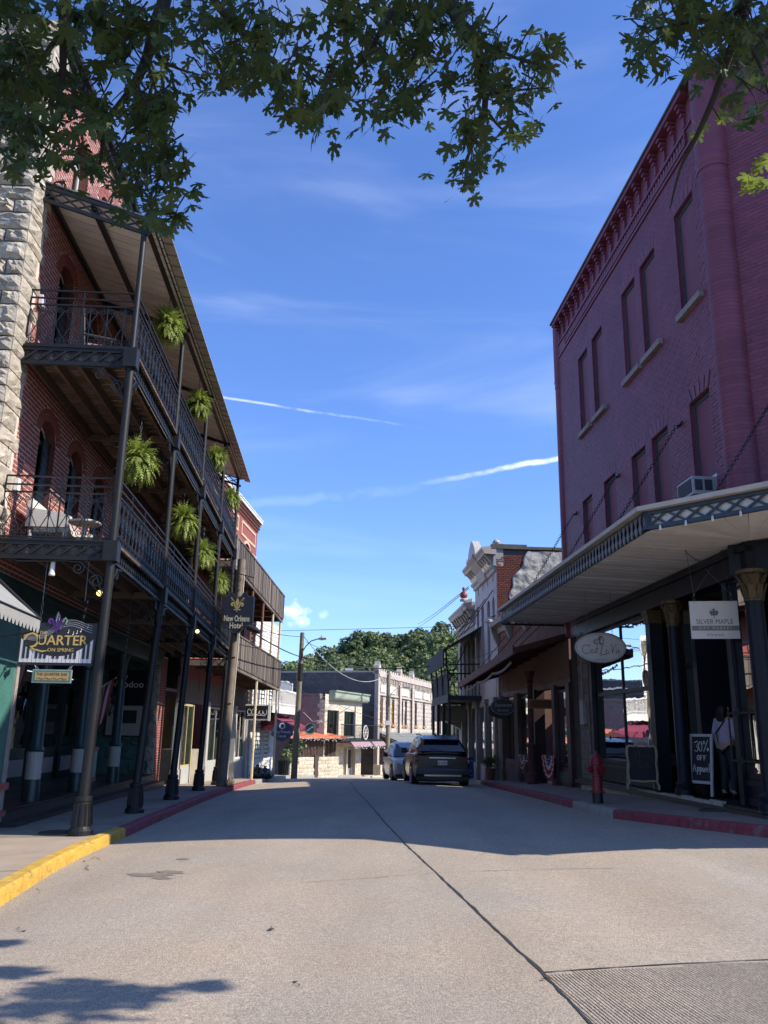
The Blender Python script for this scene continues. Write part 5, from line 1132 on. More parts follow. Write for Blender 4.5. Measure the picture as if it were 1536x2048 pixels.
# balconies: lerped heights because the decks sag towards the far end
def lz(a, b, s): return a + (b - a) * s / 9.7
for (t0, t1, b0, b1) in ((8.32, 7.72, 7.2, 6.47), (4.95, 4.66, 3.72, 3.36)):
    n = 60
    for k in range(n):
        s0_, s1_ = -.1 + 9.85 * k / n, -.1 + 9.85 * (k + 1) / n - .022; j = random.uniform(-.03, .03); mb = MB(); zt0, zb0 = lz(t0, t1, s0_) + j, lz(b0, b1, s0_) + .12; mb.prism(FW, [(s0_, zb0), (s1_, zb0), (s1_, zt0), (s0_, zt0)], -.03, random.uniform(-.012, .014)); obj('rail_plank', mb, WOODW, wb)
    fb = MB()
    for k in range(10): a, b = -.15 + .99 * k, -.15 + .99 * (k + 1); fb.prism(FW, [(a, lz(b0, b1, a)), (b, lz(b0, b1, b)), (b, lz(b0, b1, b) + .26), (a, lz(b0, b1, a) + .26)], -.12, -.035); fb.prism(FW, [(a, lz(t0, t1, a) - .03), (b, lz(t0, t1, b) - .03), (b, lz(t0, t1, b) + .03), (a, lz(t0, t1, a) + .03)], -.09, .03)
    obj('balcony_beam', fb, WOODW, wb)
    for k in range(9): s = .0 + 9.6 * k / 8; jb = MB(); z = lz(b0, b1, s); jb.box(FW, s - .04, s + .04, WD, -.12, z + .03, z + .2); obj('joist', jb, DECKW, wb)
    for k in range(11): d0_, d1_ = WD + .14 * k * .98, WD + .14 * (k + 1) * .98 - .012; db = MB(); [db.add([FW(a, dd, lz(b0, b1, a) + zz) for zz in (.2, .235) for dd in (d0_, d1_) for a in (aa, bb2)], [(0, 1, 3, 2), (4, 6, 7, 5), (0, 4, 5, 1), (3, 7, 6, 2)]) for aa, bb2 in ((-.15, 9.75),)]; obj('deck_board', db, DECKW, wb)
    for s in (-.12, 9.72):   # end railing
        for k in range(7): d = WD + .22 * k; mb = MB(); mb.box(FW, s - .02, s + .02, d, d + (.05 if s < 0 else .19), lz(b0, b1, s) + .2, lz(t0, t1, s)); obj('end_rail_plank', mb, WOODW, wb)
    np_ = MB(); np_.box(FW, -.18, -.06, -.1, .04, b0, t0 + .05); np_.box(FW, -.2, -.04, WD, .05, t0 - .03, t0 + .04); np_.box(FW, -.2, -.04, WD, .05, b0 + .02, b0 + .2); obj('corner_post', np_, mat('grey_weathered_post', (.24, .215, .19), .9, 0, (6, .2), (40, .3)), wb)
RUST = mat('rust_flaked_cream_post', (.60, .52, .36), .6, 0, (5, .1), None, stain=(1.3, .58, (.15, .06, .03), .8, (1, 1, .8)))
RUSTD = mat('rusty_iron_post', (.16, .075, .045), .8, 0, (9, .4), (60, .3))
for i, (s, cm_) in enumerate(((3.4, RUSTD), (5.5, RUSTD), (7.7, RUST), (9.55, RUST))): mb = MB(); mb.tube([FW(s, -.14, lz(3.72, 3.36, s) + .2), FW(s, -.1, lz(7.2, 6.47, s))], .055, 8); obj('balcony_post', mb, cm_, wb)
for s in (.9, 5.0, 9.55): c = FW(s, -.1, 0); mb = MB(); mb.tube([Vector((c.x, c.y, G(c.x, c.y) + .14)), FW(s, -.1, lz(3.72, 3.36, s))], .055, 8); obj('balcony_post', mb, RUST, wb)
# shopfronts under the balcony
gy = mat('grey_shop_paint', (.42, .42, .40), .6, 0, (4, .1), None)
zb = -.5
mb = MB(); mb.box(FW, -.6, 9.9, WD - .1, WD - .02, 2.5, 3.35); obj('shop_header', mb, mat('weathered_header_board', (.16, .13, .11), .8, 0, (5, .2), (40, .2)), wb)
for s in (-.5, 2.9, 5.6, 7.4, 9.6): mb = MB(); mb.box(FW, s, s + .28, WD - .15, WD + .08, zb, 2.6); mb.box(FW, s - .05, s + .33, WD - .15, WD + .12, zb, .3); obj('shop_pilaster', mb, gy, wb)
YW = mat('pale_yellow_frame', (.46, .38, .20), .6, 0, (5, .1), None)
window(wb, FW, -.2, 1.3, .35, 2.45, WD, YW, 2, 1, .07, g=GLASS); window(wb, FW, 3.2, 5.6, .4, 2.45, WD, gy, 2, 1, .07, g=GLASS); window(wb, FW, 7.7, 9.6, .4, 2.45, WD, WHITEP, 2, 1, .07, g=GLASS); door(wb, FW, 5.95, 6.95, -.25, 2.3, WD - .6, gy); door(wb, FW, 1.6, 2.6, -.2, 2.3, WD - .8, mat('green_screen_door', (.03, .11, .07), .5))
bh = MB(); bh.box(FW, -.2, 1.3, WD - .08, WD + .01, zb, .35); bh.box(FW, 3.2, 5.6, WD - .08, WD + .01, zb, .4); bh.box(FW, 7.7, 9.6, WD - .08, WD + .01, zb, .4); obj('bulkhead', bh, gy, wb)
dk = MB(); dk.box(FW, -.5, 9.8, WD - 3.1, WD - 3.0, -.6, 3.2); obj('shop_interior', dk, mat('tan_shop_wall', (.26, .19, .10), .8, 0, (2, .3), None), wb)
dk = MB(); dk.box(FW, 1.32, 2.9, WD - 1.2, WD - .02, -.25, .9); obj('window_box', dk, mat('tan_panel', (.33, .29, .22), .8, 0, (3, .2), None), wb)
for k in range(16): mb = MB(); s = 7.9 + .1 * k; mb.tube([FW(s, WD - .25 + .04 * (k % 2), .5), FW(s, WD - .25 + .04 * (k % 2), 2.4)], .055, 6); obj('curtain_fold', mb, mat('white_curtain', (.6, .58, .54), .9, 0, None, None), wb, smooth=True)
bs = thing('black_shop_sign', 'black projecting shop sign with white curled lettering under the plank balcony', 'sign', FW(7.3, -1, 2.3)); FSb = Fr((-5.75, 36.6), (1, 0), (0, -1)); mb = MB(); mb.box(FSb, 0, .95, -.05, .05, 2.08, 2.62); obj('board', mb, IRONB, bs); mb = MB(); mb.box(FSb, -.04, .99, -.04, .04, 2.62, 2.68); mb.box(FSb, .95, 1.05, -.06, .06, 2.0, 2.7); mb.box(FSb, -.04, .99, -.04, .04, 2.02, 2.08); obj('frame', mb, WHITEP, bs)
obj('lettering', script(FSb, [arcp(.15 + .17 * k, 2.36, .07, .11, 20 + 40 * k, 330 + 20 * k) for k in range(5)] + [[(.08, 2.2), (.4, 2.24), (.85, 2.2)]], .055, .016), WHITEP, bs)
# ---------------- wooden utility pole with the hotel sign and a street lamp
up_ = thing('utility_pole', 'rough brown wooden utility pole at the kerb carrying the navy hotel sign', 'utility pole', (-4.97, 27.6, 0))
b0 = Vector((-4.98, 27.6, G(-5, 27.6) + .1)); t0 = Vector((-4.76, 27.6, 7.15)); mb = MB(); mb.tube([b0.lerp(t0, k / 8) for k in range(9)], [.165 - .004 * k for k in range(9)], 14); o = obj('pole', mb, POLEW, up_); smooth_by_angle(o, 60)
mb = MB(); mb.tube([b0.lerp(t0, .02) + Vector((.16, -.05, 0)), b0.lerp(t0, .3) + Vector((.155, -.05, 0)), b0.lerp(t0, .95) + Vector((.14, -.05, 0))], .02, 5); obj('conduit', mb, mat('pale_conduit', (.5, .48, .44), .5), up_)
for z in (.35, .55, .72): mb = MB(); p = b0.lerp(t0, z); mb.beam(p + Vector((-.02, -.17, 0)), p + Vector((.1, -.19, .02)), .02, .05); obj('pole_step', mb, IRON, up_)
mb = MB(); mb.tube([(-4.8, 27.45, 4.6), (-4.55, 27.2, 4.85), (-4.3, 27.0, 4.8)], .025, 6); obj('lamp_arm', mb, IRON, up_); mb = MB(); mb.tube([(-4.42, 27.1, 4.84), (-4.3, 27.0, 4.80), (-4.05, 26.85, 4.70), (-3.9, 26.76, 4.63)], [.04, .10, .11, .05], 10); obj('lamp_head', mb, mat('dark_lamp_head', (.04, .04, .045), .4), up_)
hs = thing('hotel_sign', 'navy cut-out board with gold fleur-de-lis reading New Orleans Hotel on the utility pole', 'sign', (-4.77, 27.3, 5.3))
FH = Fr((-4.77, 27.32), (1, .03), (.03, -1)); NB = mat('navy_sign_board', (.012, .016, .035), .5, 0, (6, .1), None); SG = mat('muted_gold_leaf', (.40, .34, .15), .5, .1, (20, .1), None)
half = [(0, 4.62), (.12, 4.66), (.30, 4.86), (.55, 4.88), (.555, 5.86), (.36, 5.88), (.28, 6.02), (.17, 5.98), (.09, 5.86), (0, 5.84)]
outl = half + [(-x, z) for x, z in reversed(half[1:-1])]
mb = MB(); mb.prism(FH, outl, -.03, .03); obj('board', mb, NB, hs)
rim = MB(); rim.tube([FH(x * .955, .032, 5.3 + (z - 5.3) * .965) for x, z in outl], .006, 4, close=True); obj('thin_border', rim, mat('grey_sign_line', (.16, .17, .19), .5), hs)
def fleur(F, cx, cz, k, d, m, parent, nm='fleur_de_lis', crossed=True):
    mb = MB(); T = lambda pts: [(cx + x * k, cz + z * k) for x, z in pts]
    mb.prism(F, T([(0, .62), (.10, .42), (.125, .28), (.08, .08), (.05, -.08), (-.05, -.08), (-.08, .08), (-.125, .28), (-.10, .42)]), d, d + .01)
    for f in (1, -1):
        pts = [(f * .10, -.05), (f * .14, .12), (f * .22, .26), (f * .36, .30), (f * .46, .2), (f * .46, .06), (f * .36, -.02), (f * .27, .02), (f * .26, .09), (f * .33, .07), (f * .36, .12), (f * .31, .17), (f * .24, .12), (f * .18, -.06)]
        mb.prism(F, T(pts), d, d + .01); mb.prism(F, T([(f * .05, -.14), (f * .16, -.22), (f * .26, -.2), (f * .22, -.3), (f * .12, -.28), (f * .04, -.22)]), d, d + .01)
        if crossed: mb.tube([F(cx + f * .05 * k, d, cz + .15 * k), F(cx + f * .42 * k, d, cz + .55 * k)], .03 * k, 4); mb.tube([F(cx + f * .30 * k, d, cz + .52 * k), F(cx + f * .42 * k, d, cz + .40 * k)], .03 * k, 4); mb.prism(F, T([(f * .36, .50), (f * .5, .56), (f * .46, .64), (f * .36, .6)]), d, d + .01)
    mb.prism(F, T([(-.16, -.14), (.16, -.14), (.16, -.07), (-.16, -.07)]), d, d + .014); mb.prism(F, T([(-.05, -.14), (.05, -.14), (.03, -.34), (0, -.46), (-.03, -.34)]), d, d + .01)
    return obj(nm, mb, m, parent)
fleur(FH, 0, 5.53, .46, .031, SG, hs)
SGT = mat('pale_gold_lettering', (.55, .52, .40), .5, 0, None, None)
text('lettering', 'New Orleans', FH, .01, .034, 5.12, .27, SGT, hs, sx=.57, off=.004); text('lettering', 'Hotel', FH, 0, .034, 4.89, .27, SGT, hs, sx=.7, off=.004)
mb = MB(); mb.tube([FH(-.9, 0, 6.62), FH(0, 0, 6.62), FH(.5, 0, 6.5)], .018, 5)
for k in range(4): mb.tube(spiral(FH, -.75 + .24 * k, 6.45, 0, .12, 1.4, 1 + k, 1 if k % 2 else -1), .012, 4)
mb.tube([FH(-.9, 0, 6.62), FH(-.85, 0, 6.3), FH(-.3, 0, 6.2), FH(.02, 0, 6.22)], .014, 5)
for x in (-.3, .3): mb.tube([FH(x, 0, 6.55), FH(x, 0, 5.95)], .008, 4)
obj('scroll_bracket', mb, IRONB, hs)
# ---------------- pavement things on the far left
gt = MB(); rnd = random.Random(2)
for k in range(60): p = Vector((-4.72 + rnd.uniform(-.1, .14), 27.45 + rnd.uniform(-.2, .2), G(-4.8, 27.5) + .14)); gt.beam(p, p + Vector((rnd.uniform(-.06, .06), rnd.uniform(-.05, .05), rnd.uniform(.1, .3))), .012, .004)
obj('weed_tuft', gt, mat('weed_green', (.06, .11, .025), .8, 0, None, None), kind='stuff')
# white building with a balustraded deck, beyond the plank balconies
wh = thing('white_building', 'white clapboard building with a railed upper deck beyond the plank balconies', 'building', (-6.4, 41, 0)); FV = Fr((-5.95, 39.5), (.12, 1), (1, -.12)); FVE = Fr((-5.95, 39.5), (-1, .12), (-.12, -1))
mb = MB(); mb.box(FV, .05, 4.6, -7, -.03, -1, 6.9); obj('core_wall', mb, SLATEW, wh)
for k in range(38): mb = MB(); z = -.6 + .196 * k; mb.sprism(FV, [(-.02, z), (.03, z), (.0, z + .2), (-.02, z + .2)], 0, 4.6); mb.sprism(FVE, [(-.06, z), (-.01, z), (-.04, z + .2), (-.06, z + .2)], 0, 6); obj('clapboard', mb, WHITEP, wh)
mb = MB()
mb.box(FV, -.3, 4.8, 0, 1.05, 2.52, 2.7); mb.box(FV, -.3, 4.8, 1.0, 1.06, 2.4, 2.72); obj('deck', mb, WHITEP, wh)
mb = MB(); mb.box(FV, -.3, 4.8, .98, 1.04, 3.45, 3.53); mb.box(FV, -.3, -.24, 0, 1.04, 3.45, 3.53); mb.box(FV, -.3, 4.8, .99, 1.03, 2.82, 2.87); obj('railing', mb, WHITEP, wh)
for k in range(40): mb = MB(); s = -.28 + 5.05 * k / 39; mb.box(FV, s - .02, s + .02, .99, 1.03, 2.72, 3.46); obj('baluster', mb, WHITEP, wh)
for k in range(8): mb = MB(); d = .02 + .12 * k; mb.box(FV, -.29, -.25, d, d + .035, 2.72, 3.46); obj('baluster', mb, WHITEP, wh)
for s in (.1, 2.3, 4.5): mb = MB(); mb.beam(FV(s, .0, 1.7), FV(s, .95, 2.5), .09); obj('brace', mb, mat('grey_brace', (.35, .34, .33), .7), wh)
window(wh, FV, 1.2, 2.1, 3.0, 5.0, .035, SASHW, 1, 2, .07); window(wh, FV, 3.0, 3.9, 3.0, 5.0, .035, SASHW, 1, 2, .07); window(wh, FV, .3, 2.0, .2, 2.1, .035, WHITEP, 3, 1, .06, g=GLASS); door(wh, FV, 2.4, 3.4, -.45, 2.0, .04, WHITEP); window(wh, FVE, .4, 1.4, .2, 2.1, -.0, WHITEP, 2, 1, .06, g=GLASS)
MAROON = mat('maroon_canvas', (.19, .03, .06), .85, 0, (6, .15), (80, .1))
aw = thing('maroon_awning', 'maroon canvas awning with a straight valance on the white building', 'awning', FV(2.6, .5, 2.2)); mb = MB(); z0_ = 2.52; mb.add([FV(1.6, .05, z0_), FV(4.9, .05, z0_), FV(5.0, 1.5, 1.86), FV(1.5, 1.5, 1.86)], [(0, 1, 2, 3), (0, 3, 2, 1)][:1]); mb.add([FV(1.6, .05, z0_), FV(1.5, 1.5, 1.86), FV(1.6, .05, 1.86)], [(0, 1, 2)]); mb.add([FV(4.9, .05, z0_), FV(5.0, 1.5, 1.86), FV(4.9, .05, 1.86)], [(0, 1, 2)]); obj('canvas', mb, MAROON, aw); mb = MB(); mb.box(FV, 1.5, 5.0, 1.5, 1.52, 1.6, 1.87); mb.box(FV, 1.49, 1.51, .1, 1.5, 1.6, 1.87); obj('valance', mb, MAROON, aw); mb = MB(); mb.beam(FV(3, .05, 1.7), FV(3, 1.45, 1.87), .04); obj('arm', mb, IRON, aw)
bl_ = thing('blue_shop_sign', 'blue round-topped hanging sign with white lettering beside the maroon awning', 'sign', (-4.6, 40.6, 1.5)); FB = Fr((-4.62, 40.6), (1, .05), (.05, -1)); mb = MB(); mb.prism(FB, [(.62 * math.cos(math.pi * k / 10) * .85, 1.42 + .62 * math.sin(math.pi * k / 10)) for k in range(11)] + [(-.3, 1.25), (0, 1.1), (.3, 1.25)], -.03, .03); obj('board', mb, mat('blue_sign_board', (.02, .05, .16), .5), bl_); text('lettering', 'Two Friends', FB, 0, .032, 1.55, .19, WHITEP, bl_, sx=.85); text('lettering', 'Candy', FB, 0, .032, 1.36, .17, WHITEP, bl_, sx=.9); mb = MB(); mb.tube([FB(.12 * math.cos(2 * math.pi * k / 14), .035, 1.82 + .12 * math.sin(2 * math.pi * k / 14)) for k in range(14)], .03, 4, close=True); obj('emblem', mb, WHITEP, bl_); mb = MB(); mb.tube([FB(-.7, 0, 2.02), FB(.5, 0, 2.02)], .02, 5); obj('bracket', mb, IRONB, bl_)
bag = mat('black_plastic_bag', (.015, .015, .017), .25, 0, (6, .3), (14, .9))
for i, (x, y, r) in enumerate(((-5.35, 38.2, .36), (-5.05, 38.5, .33), (-4.98, 38.0, .28), (-5.2, 37.7, .27))):
    mb = MB(); rr = random.Random(i); z = G(x, y) + .14; prof = [(r * .8, 0), (r * 1.05, r * .35), (r * .95, r * .8), (r * .55, r * 1.2), (r * .12, r * 1.38), (r * .2, r * 1.6)]; mb.lathe((x, y, z), prof, 12); mb.v = [v + Vector((rr.uniform(-1, 1), rr.uniform(-1, 1), rr.uniform(-.4, .4))) * r * .12 for v in mb.v]
    tag(obj('rubbish_bag', mb, bag, smooth=True), 'black tied rubbish bag ' + ('largest one at the left of the pile', 'at the back of the pile', 'at the right of the pile', 'small one at the front of the pile')[i] + ' outside the white building', 'rubbish bag', 'rubbish bags on the far left pavement')
bn = thing('litter_bin', 'dark green slatted litter bin at the end of the stone garden wall', 'bin', (-5.65, 51.2, -.4)); bz = G(-5.65, 51.2) + .14; mb = MB(); mb.lathe((-5.65, 51.2, bz), [(.26, 0), (.3, .8)], 16); obj('liner', mb, DARK, bn)
for k in range(16): an = 2 * math.pi * k / 16; u = Vector((math.cos(an), math.sin(an), 0)); mb = MB(); mb.beam(Vector((-5.65, 51.2, bz)) + u * .28, Vector((-5.65, 51.2, bz + .85)) + u * .33, .07, .02); obj('slat', mb, GREENP, bn)
mb = MB(); mb.lathe((-5.65, 51.2, bz + .84), [(.36, 0), (.37, .05), (.30, .06)], 16); obj('rim', mb, IRONB, bn)
# garden wall, slatted patio and orange awning
GW = Fr((-5.44, 52.9), (.62, .79), (.79, -.62), 0, 1.25, -.4); gw = thing('garden_wall', 'low cream stone wall with gate posts in front of the slatted patio', 'wall', (-3.5, 43.5, -.6)); rnd = random.Random(21)
gzb = lambda s: G(GW(s, 0, 0).x, GW(s, 0, 0).y) + .1
mb = MB(); mb.box(GW, 0, 3.6, -.28, -.01, -1.2, .36); obj('wall_core', mb, MORTARG, gw)
LST = mat('cream_limestone', (.55, .47, .35), .9, 0, (6, .2), (20, .6), .16)
for row in range(6):
    s = -.02
    while s < 3.6:
        l = rnd.uniform(.2, .42); z = -.72 + .18 * row
        if not (1.75 < s + l / 2 < 1.95): mb = MB(); rock_block(mb, GW, s, min(s + l, 3.62) - .012, z, z + .17, 0, .04, 2, int(s * 90) + row); obj('stone', mb, LST, gw)
        s += l
mb = MB(); mb.box(GW, 1.72, 1.98, -.3, .05, -1.0, .42); obj('gate_post', mb, mat('dark_gate_post', (.06, .04, .035), .7), gw)
pf_ = thing('slatted_screen', 'dark brown vertical slat screen of the patio under the orange awning', 'screen', GW(2, -.6, .5))
for k in range(32): mb = MB(); s = .1 + .11 * k; mb.box(GW, s, s + .06, -.22 - .03 * (k % 3), -.19, .34, 1.28 + random.uniform(-.03, .03)); obj('slat', mb, mat('dark_brown_slat', (.07, .04, .03), .8, 0, (6, .3), None, .4, (.17, .11, .075)), pf_)
for z in (.4, 1.25): mb = MB(); mb.box(GW, .0, 3.65, -.3, -.24, z, z + .06); obj('rail', mb, DECKW, pf_)
oa = thing('orange_awning', 'rusty orange sloped canvas roof with a string of pale lights over the patio', 'awning', GW(1.8, -1, 1.6)); ORG = mat('rust_orange_canvas', (.50, .15, .06), .8, 0, (5, .12), (60, .1)); mb = MB(); mb.add([GW(-.1, -2.6, 1.98), GW(1.6, -2.6, 2.0), GW(3.9, .25, 1.36), GW(-.3, .25, 1.34), GW(-.3, .25, 1.24), GW(3.9, .25, 1.26)], [(0, 1, 2, 3), (3, 2, 5, 4)]); mb.add([GW(-.1, -2.6, 1.98), GW(-.3, .25, 1.34), GW(-.1, -2.6, 1.34)], [(0, 1, 2)]); mb.add([GW(1.6, -2.6, 2.0), GW(3.9, .25, 1.36), GW(3.9, -2.6, 1.36)], [(0, 1, 2)]); obj('canvas', mb, ORG, oa)
mb = MB(); rnd = random.Random(8)
for k in range(70): p = GW(-.2 + 4.1 * k / 69, .27 + rnd.uniform(-.05, .08), 1.22 + rnd.uniform(-.12, .06)); mb.lathe(p, [(.01, 0), (.035, .03), (.03, .06), (.01, .08)], 5)
obj('bauble_string', mb, mat('pale_baubles', (.55, .58, .60), .3, 0, None, None, .5), oa, kind='stuff')
rs = thing('round_sign', 'round dark sign with a leaping fish emblem above the orange awning', 'sign', (-3.55, 42.0, 1.9)); FRd = Fr((-4.28, 52.4), (1, .1), (.1, -1), 0, 1.25, -.4); mb = MB(); mb.prism(FRd, [(.28 * math.cos(2 * math.pi * k / 24), 1.72 + .28 * math.sin(2 * math.pi * k / 24)) for k in range(24)], -.02, .02); obj('board', mb, mat('dark_teal_sign', (.02, .035, .04), .5), rs); mb = MB(); mb.tube([FRd(.25 * math.cos(2 * math.pi * k / 24), .022, 1.72 + .25 * math.sin(2 * math.pi * k / 24)) for k in range(24)], .022, 4, close=True); mb.tube([FRd(x, .022, z) for x, z in ((-.14, 1.62), (0, 1.72), (.12, 1.82), (.16, 1.74))], .035, 5); obj('emblem', mb, mat('pale_teal_print', (.25, .33, .32), .5), rs); mb = MB(); mb.tube([FRd(-.35, 0, 2.5), FRd(.1, 0, 2.08), FRd(.5, 0, 2.1)], .014, 5); mb.tube([FRd(.42, 0, 2.02), FRd(.55, 0, 2.12), FRd(.52, 0, 2.16)], .03, 6); obj('bracket', mb, mat('white_bracket', (.6, .6, .6), .5), rs)
# ---------------- leaf clumps for shrubs and hill trees
LEAFG = [mat('mid_green_leaves', (.13, .17, .058), .7, 0, (.8, .3), None, .35, trans=.25), mat('dark_green_leaves', (.092, .13, .048), .7, 0, (.5, .3), None, .35, trans=.2), mat('yellow_green_leaves', (.165, .205, .068), .7, 0, (.5, .3), None, .3, trans=.25)]
def leafball(n, r, size, seed, squash=.85):
    rn = random.Random(seed); mb = MB(); lobes = [(Vector((rn.gauss(0, .45), rn.gauss(0, .45), rn.gauss(0, .35))) * r, r * rn.uniform(.38, .62)) for _ in range(9)]
    for k in range(n):
        c, lr = rn.choice(lobes); u = Vector((rn.gauss(0, 1), rn.gauss(0, 1), rn.gauss(0, 1) + .25)).normalized(); p = c + u * lr * rn.uniform(.72, 1.06); p.z *= squash
        nrm = (u + Vector((rn.gauss(0, .5), rn.gauss(0, .5), rn.gauss(0, .5)))).normalized(); x = nrm.cross(Vector((rn.gauss(0, 1), rn.gauss(0, 1), rn.gauss(0, 1)))).normalized(); y = nrm.cross(x); s = size * rn.uniform(.6, 1.3)
        mb.add([p - x * s - y * s * .5, p + x * s * .2 - y * s * .8, p + x * s + y * s * .3, p - x * s * .1 + y * s * .9], [(0, 1, 2, 3)])
    return mb
def shrub(name, label, cat, p, r, n, size, m, seed, pot=None):
    t = thing(name, label, cat, p); lb = leafball(n, r, size, seed, 1.0); lb.v = [v + Vector(p) + Vector((0, 0, r * .9)) for v in lb.v]; obj('foliage', lb, m, t, kind='stuff'); st = MB(); st.tube([Vector(p), Vector(p) + Vector((.03, 0, r * .6)), Vector(p) + Vector((0, .04, r * 1.1))], .03, 5); obj('stem', st, POLEW, t); return t
shrub('climbing_shrub', 'tall leafy climber at the corner of the slatted patio', 'shrub', (-5.2, 53, .0), .69, 420, .105, LEAFG[1], 3); shrub('potted_shrub', 'bright yellow green bush beside the litter bin', 'shrub', (-5.55, 52.2, -.5), .50, 300, .085, LEAFG[2], 4)
# ================================================================ small building with pink block side wall
pk = thing('block_building', 'low building with pink block side wall, cream stone front and green cornice', 'building', (-2.9, 44.5, -.7)); FPE = Fr((-3.62, 55.6), (-.944, .33), (-.33, -.944), 0, 1.25, -.4)
PKM = mat('pink_block_wall', (.215, .145, .145), .85, 0, (3, .14), (30, .3), .06, stain=(1.5, .60, (.10, .075, .08), .7, (3, 3, .35)))
mb = MB(); mb.box(FPE, .3, 10, -.3, -.01, -1.2, 3.45); mb.box(FP, .2, 5.5, -4, -.4, -1.2, 3.4); obj('core_wall', mb, MORTARG, pk)
for row in range(23):
    s = .42 + (.2 if row % 2 else 0)
    for k in range(13): mb = MB(); a = s + .42 * k; mb.box(FPE, a, a + .412, -.08, random.uniform(.0, .003), -1.2 + .2 * row, -1.006 + .2 * row); obj('block', mb, PKM, pk) if row * 13 + k < 295 else None
mb = MB(); mb.box(FPE, 5.8, 10, -.08, .0, -1.2, 3.45); mb.box(FPE, .3, 10, -.35, .06, 3.42, 3.52); obj('side_wall_rest', mb, PKM, pk)
CRW = mat('cream_render', (.55, .49, .38), .8, 0, (4, .1), (30, .1)); mb = MB(); strips_wall(mb, FP, .0, 5.5, -1.2, 3.5, [(.35, 1.95, 1.35, 2.7, 0), (2.75, 4.35, 1.35, 2.7, 0), (.3, 1.7, -.75, .75, 0), (2.75, 3.25, -.75, .8, 0), (3.45, 4.6, -.75, .8, 0)], 0, .25); obj('front_wall', mb, CRW, pk)
for a, b, z0_, z1_ in ((.35, 1.95, 1.35, 2.7), (2.75, 4.35, 1.35, 2.7)): window(pk, FP, a, b, z0_, z1_, -.1, mat('dark_window_frame', (.04, .04, .04), .5), 3, 1, .06)
door(pk, FP, .35, .95, -.75, .72, -.15, mat('dark_red_door', (.07, .03, .03), .5), low=.3); door(pk, FP, 1.0, 1.65, -.75, .72, -.15, mat('dark_red_door', (.07, .03, .03), .5), low=.3); door(pk, FP, 3.5, 4.55, -.75, .76, -.2, mat('grey_door', (.33, .31, .28), .6), low=.4); window(pk, FP, 2.75, 3.25, -.7, .78, -.15, WHITEP, 1, 1, .05)
dk = MB(); dk.box(FP, .1, 5.4, -1.0, -.9, -1.1, 3.3); obj('dark_rooms', dk, DARK, pk)
rnd = random.Random(31)
for (a, b) in ((.0, .3), (2.0, 2.7), (4.75, 5.45)):
    for row in range(21): z = -1.15 + .208 * row; c = a + (b - a) * rnd.uniform(.35, .65); [rock_block(mb := MB(), FP, p, q - .008, z, z + .2, .0, .05, 2, int(p * 77) + row) and None or obj('stone', mb, LST, pk) for p, q in ((a, c), (c, b))]
for row in range(21): mb = MB(); z = -1.15 + .208 * row; rock_block(mb, FPE, .0, .3 + (.12 if row % 2 else 0), z, z + .2, .0, .05, 2, row); obj('stone', mb, LST, pk)
GCN = mat('sage_green_cornice', (.27, .33, .25), .6, 0, (6, .2), (30, .2)); mb = MB(); mb.sprism(FP, [(0, 3.22), (.28, 3.24), (.34, 3.30), (.34, 3.58), (.42, 3.66), (.42, 3.72), (0, 3.72)], .5, 5.75); obj('cornice', mb, GCN, pk)
for k in range(36): mb = MB(); s = .6 + 5.05 * k / 35; mb.prism(FP, [(s - .055, 3.54), (s + .055, 3.54), (s + .045, 3.36), (s, 3.31), (s - .045, 3.36)], .34, .365); obj('cornice_drop', mb, mat('pale_sage_drop', (.38, .42, .34), .6), pk)
bal = MB(); bal.box(FP, .2, 6.6, 0, .9, 1.12, 1.22); bal.box(FP, .2, 6.6, .84, .88, 1.95, 1.99); bal.box(FP, 6.56, 6.6, 0, .88, 1.95, 1.99); obj('balcony', bal, IRONB, pk)
for k in range(46): mb = MB(); s = .25 + 6.3 * k / 45; mb.box(FP, s - .008, s + .008, .852, .868, 1.22, 1.95); obj('balcony_bar', mb, IRON, pk)
whl = MB(); whl.tube([FP(3.6 + .36 * math.cos(2 * math.pi * k / 20), .95, 1.58 + .36 * math.sin(2 * math.pi * k / 20)) for k in range(20)], .045, 5, close=True)
for k in range(4): an = math.pi * k / 4; whl.beam(FP(3.6 - .34 * math.cos(an), .95, 1.58 - .34 * math.sin(an)), FP(3.6 + .34 * math.cos(an), .95, 1.58 + .34 * math.sin(an)), .035)
tag(obj('wagon_wheel', whl, mat('whitewashed_wood', (.5, .48, .45), .8)), 'whitewashed wagon wheel hung on the balcony railing of the block building', 'wheel')
pa = thing('pink_awning', 'short faded pink shingled awning hung with pale lights over the block building doors', 'awning', FP(3, 1, .9)); mb = MB(); mb.sprism(FP, [(0, 1.12), (.95, 1.1), (1.15, .86), (1.13, .84), (.9, 1.02), (0, 1.05)], 1.4, 6.7); obj('shingles', mb, mat('faded_pink_shingle', (.30, .19, .20), .9, 0, (10, .25), (40, .4)), pa); mb = MB(); rnd = random.Random(18)
for k in range(80): p = FP(1.4 + 5.3 * k / 79, 1.15 + rnd.uniform(-.03, .06), .82 + rnd.uniform(-.13, .1)); mb.lathe(p, [(.01, 0), (.03, .025), (.026, .05), (.01, .07)], 5)
for k in range(24): p = FP(6.6, 1.1, .8 - .06 * k); mb.lathe(p + Vector((rnd.uniform(-.06, .06), 0, 0)), [(.01, 0), (.035, .03), (.02, .06)], 5)
obj('light_string', mb, mat('pale_baubles', (.6, .6, .6)), pa, kind='stuff')
stp = MB(); stp.box(FP, .2, 6.3, .0, 1.0, -1.2, -.77); stp.box(FP, .2, 6.3, .97, 1.02, -1.2, -.75); structure(obj('terrace', stp, LST))
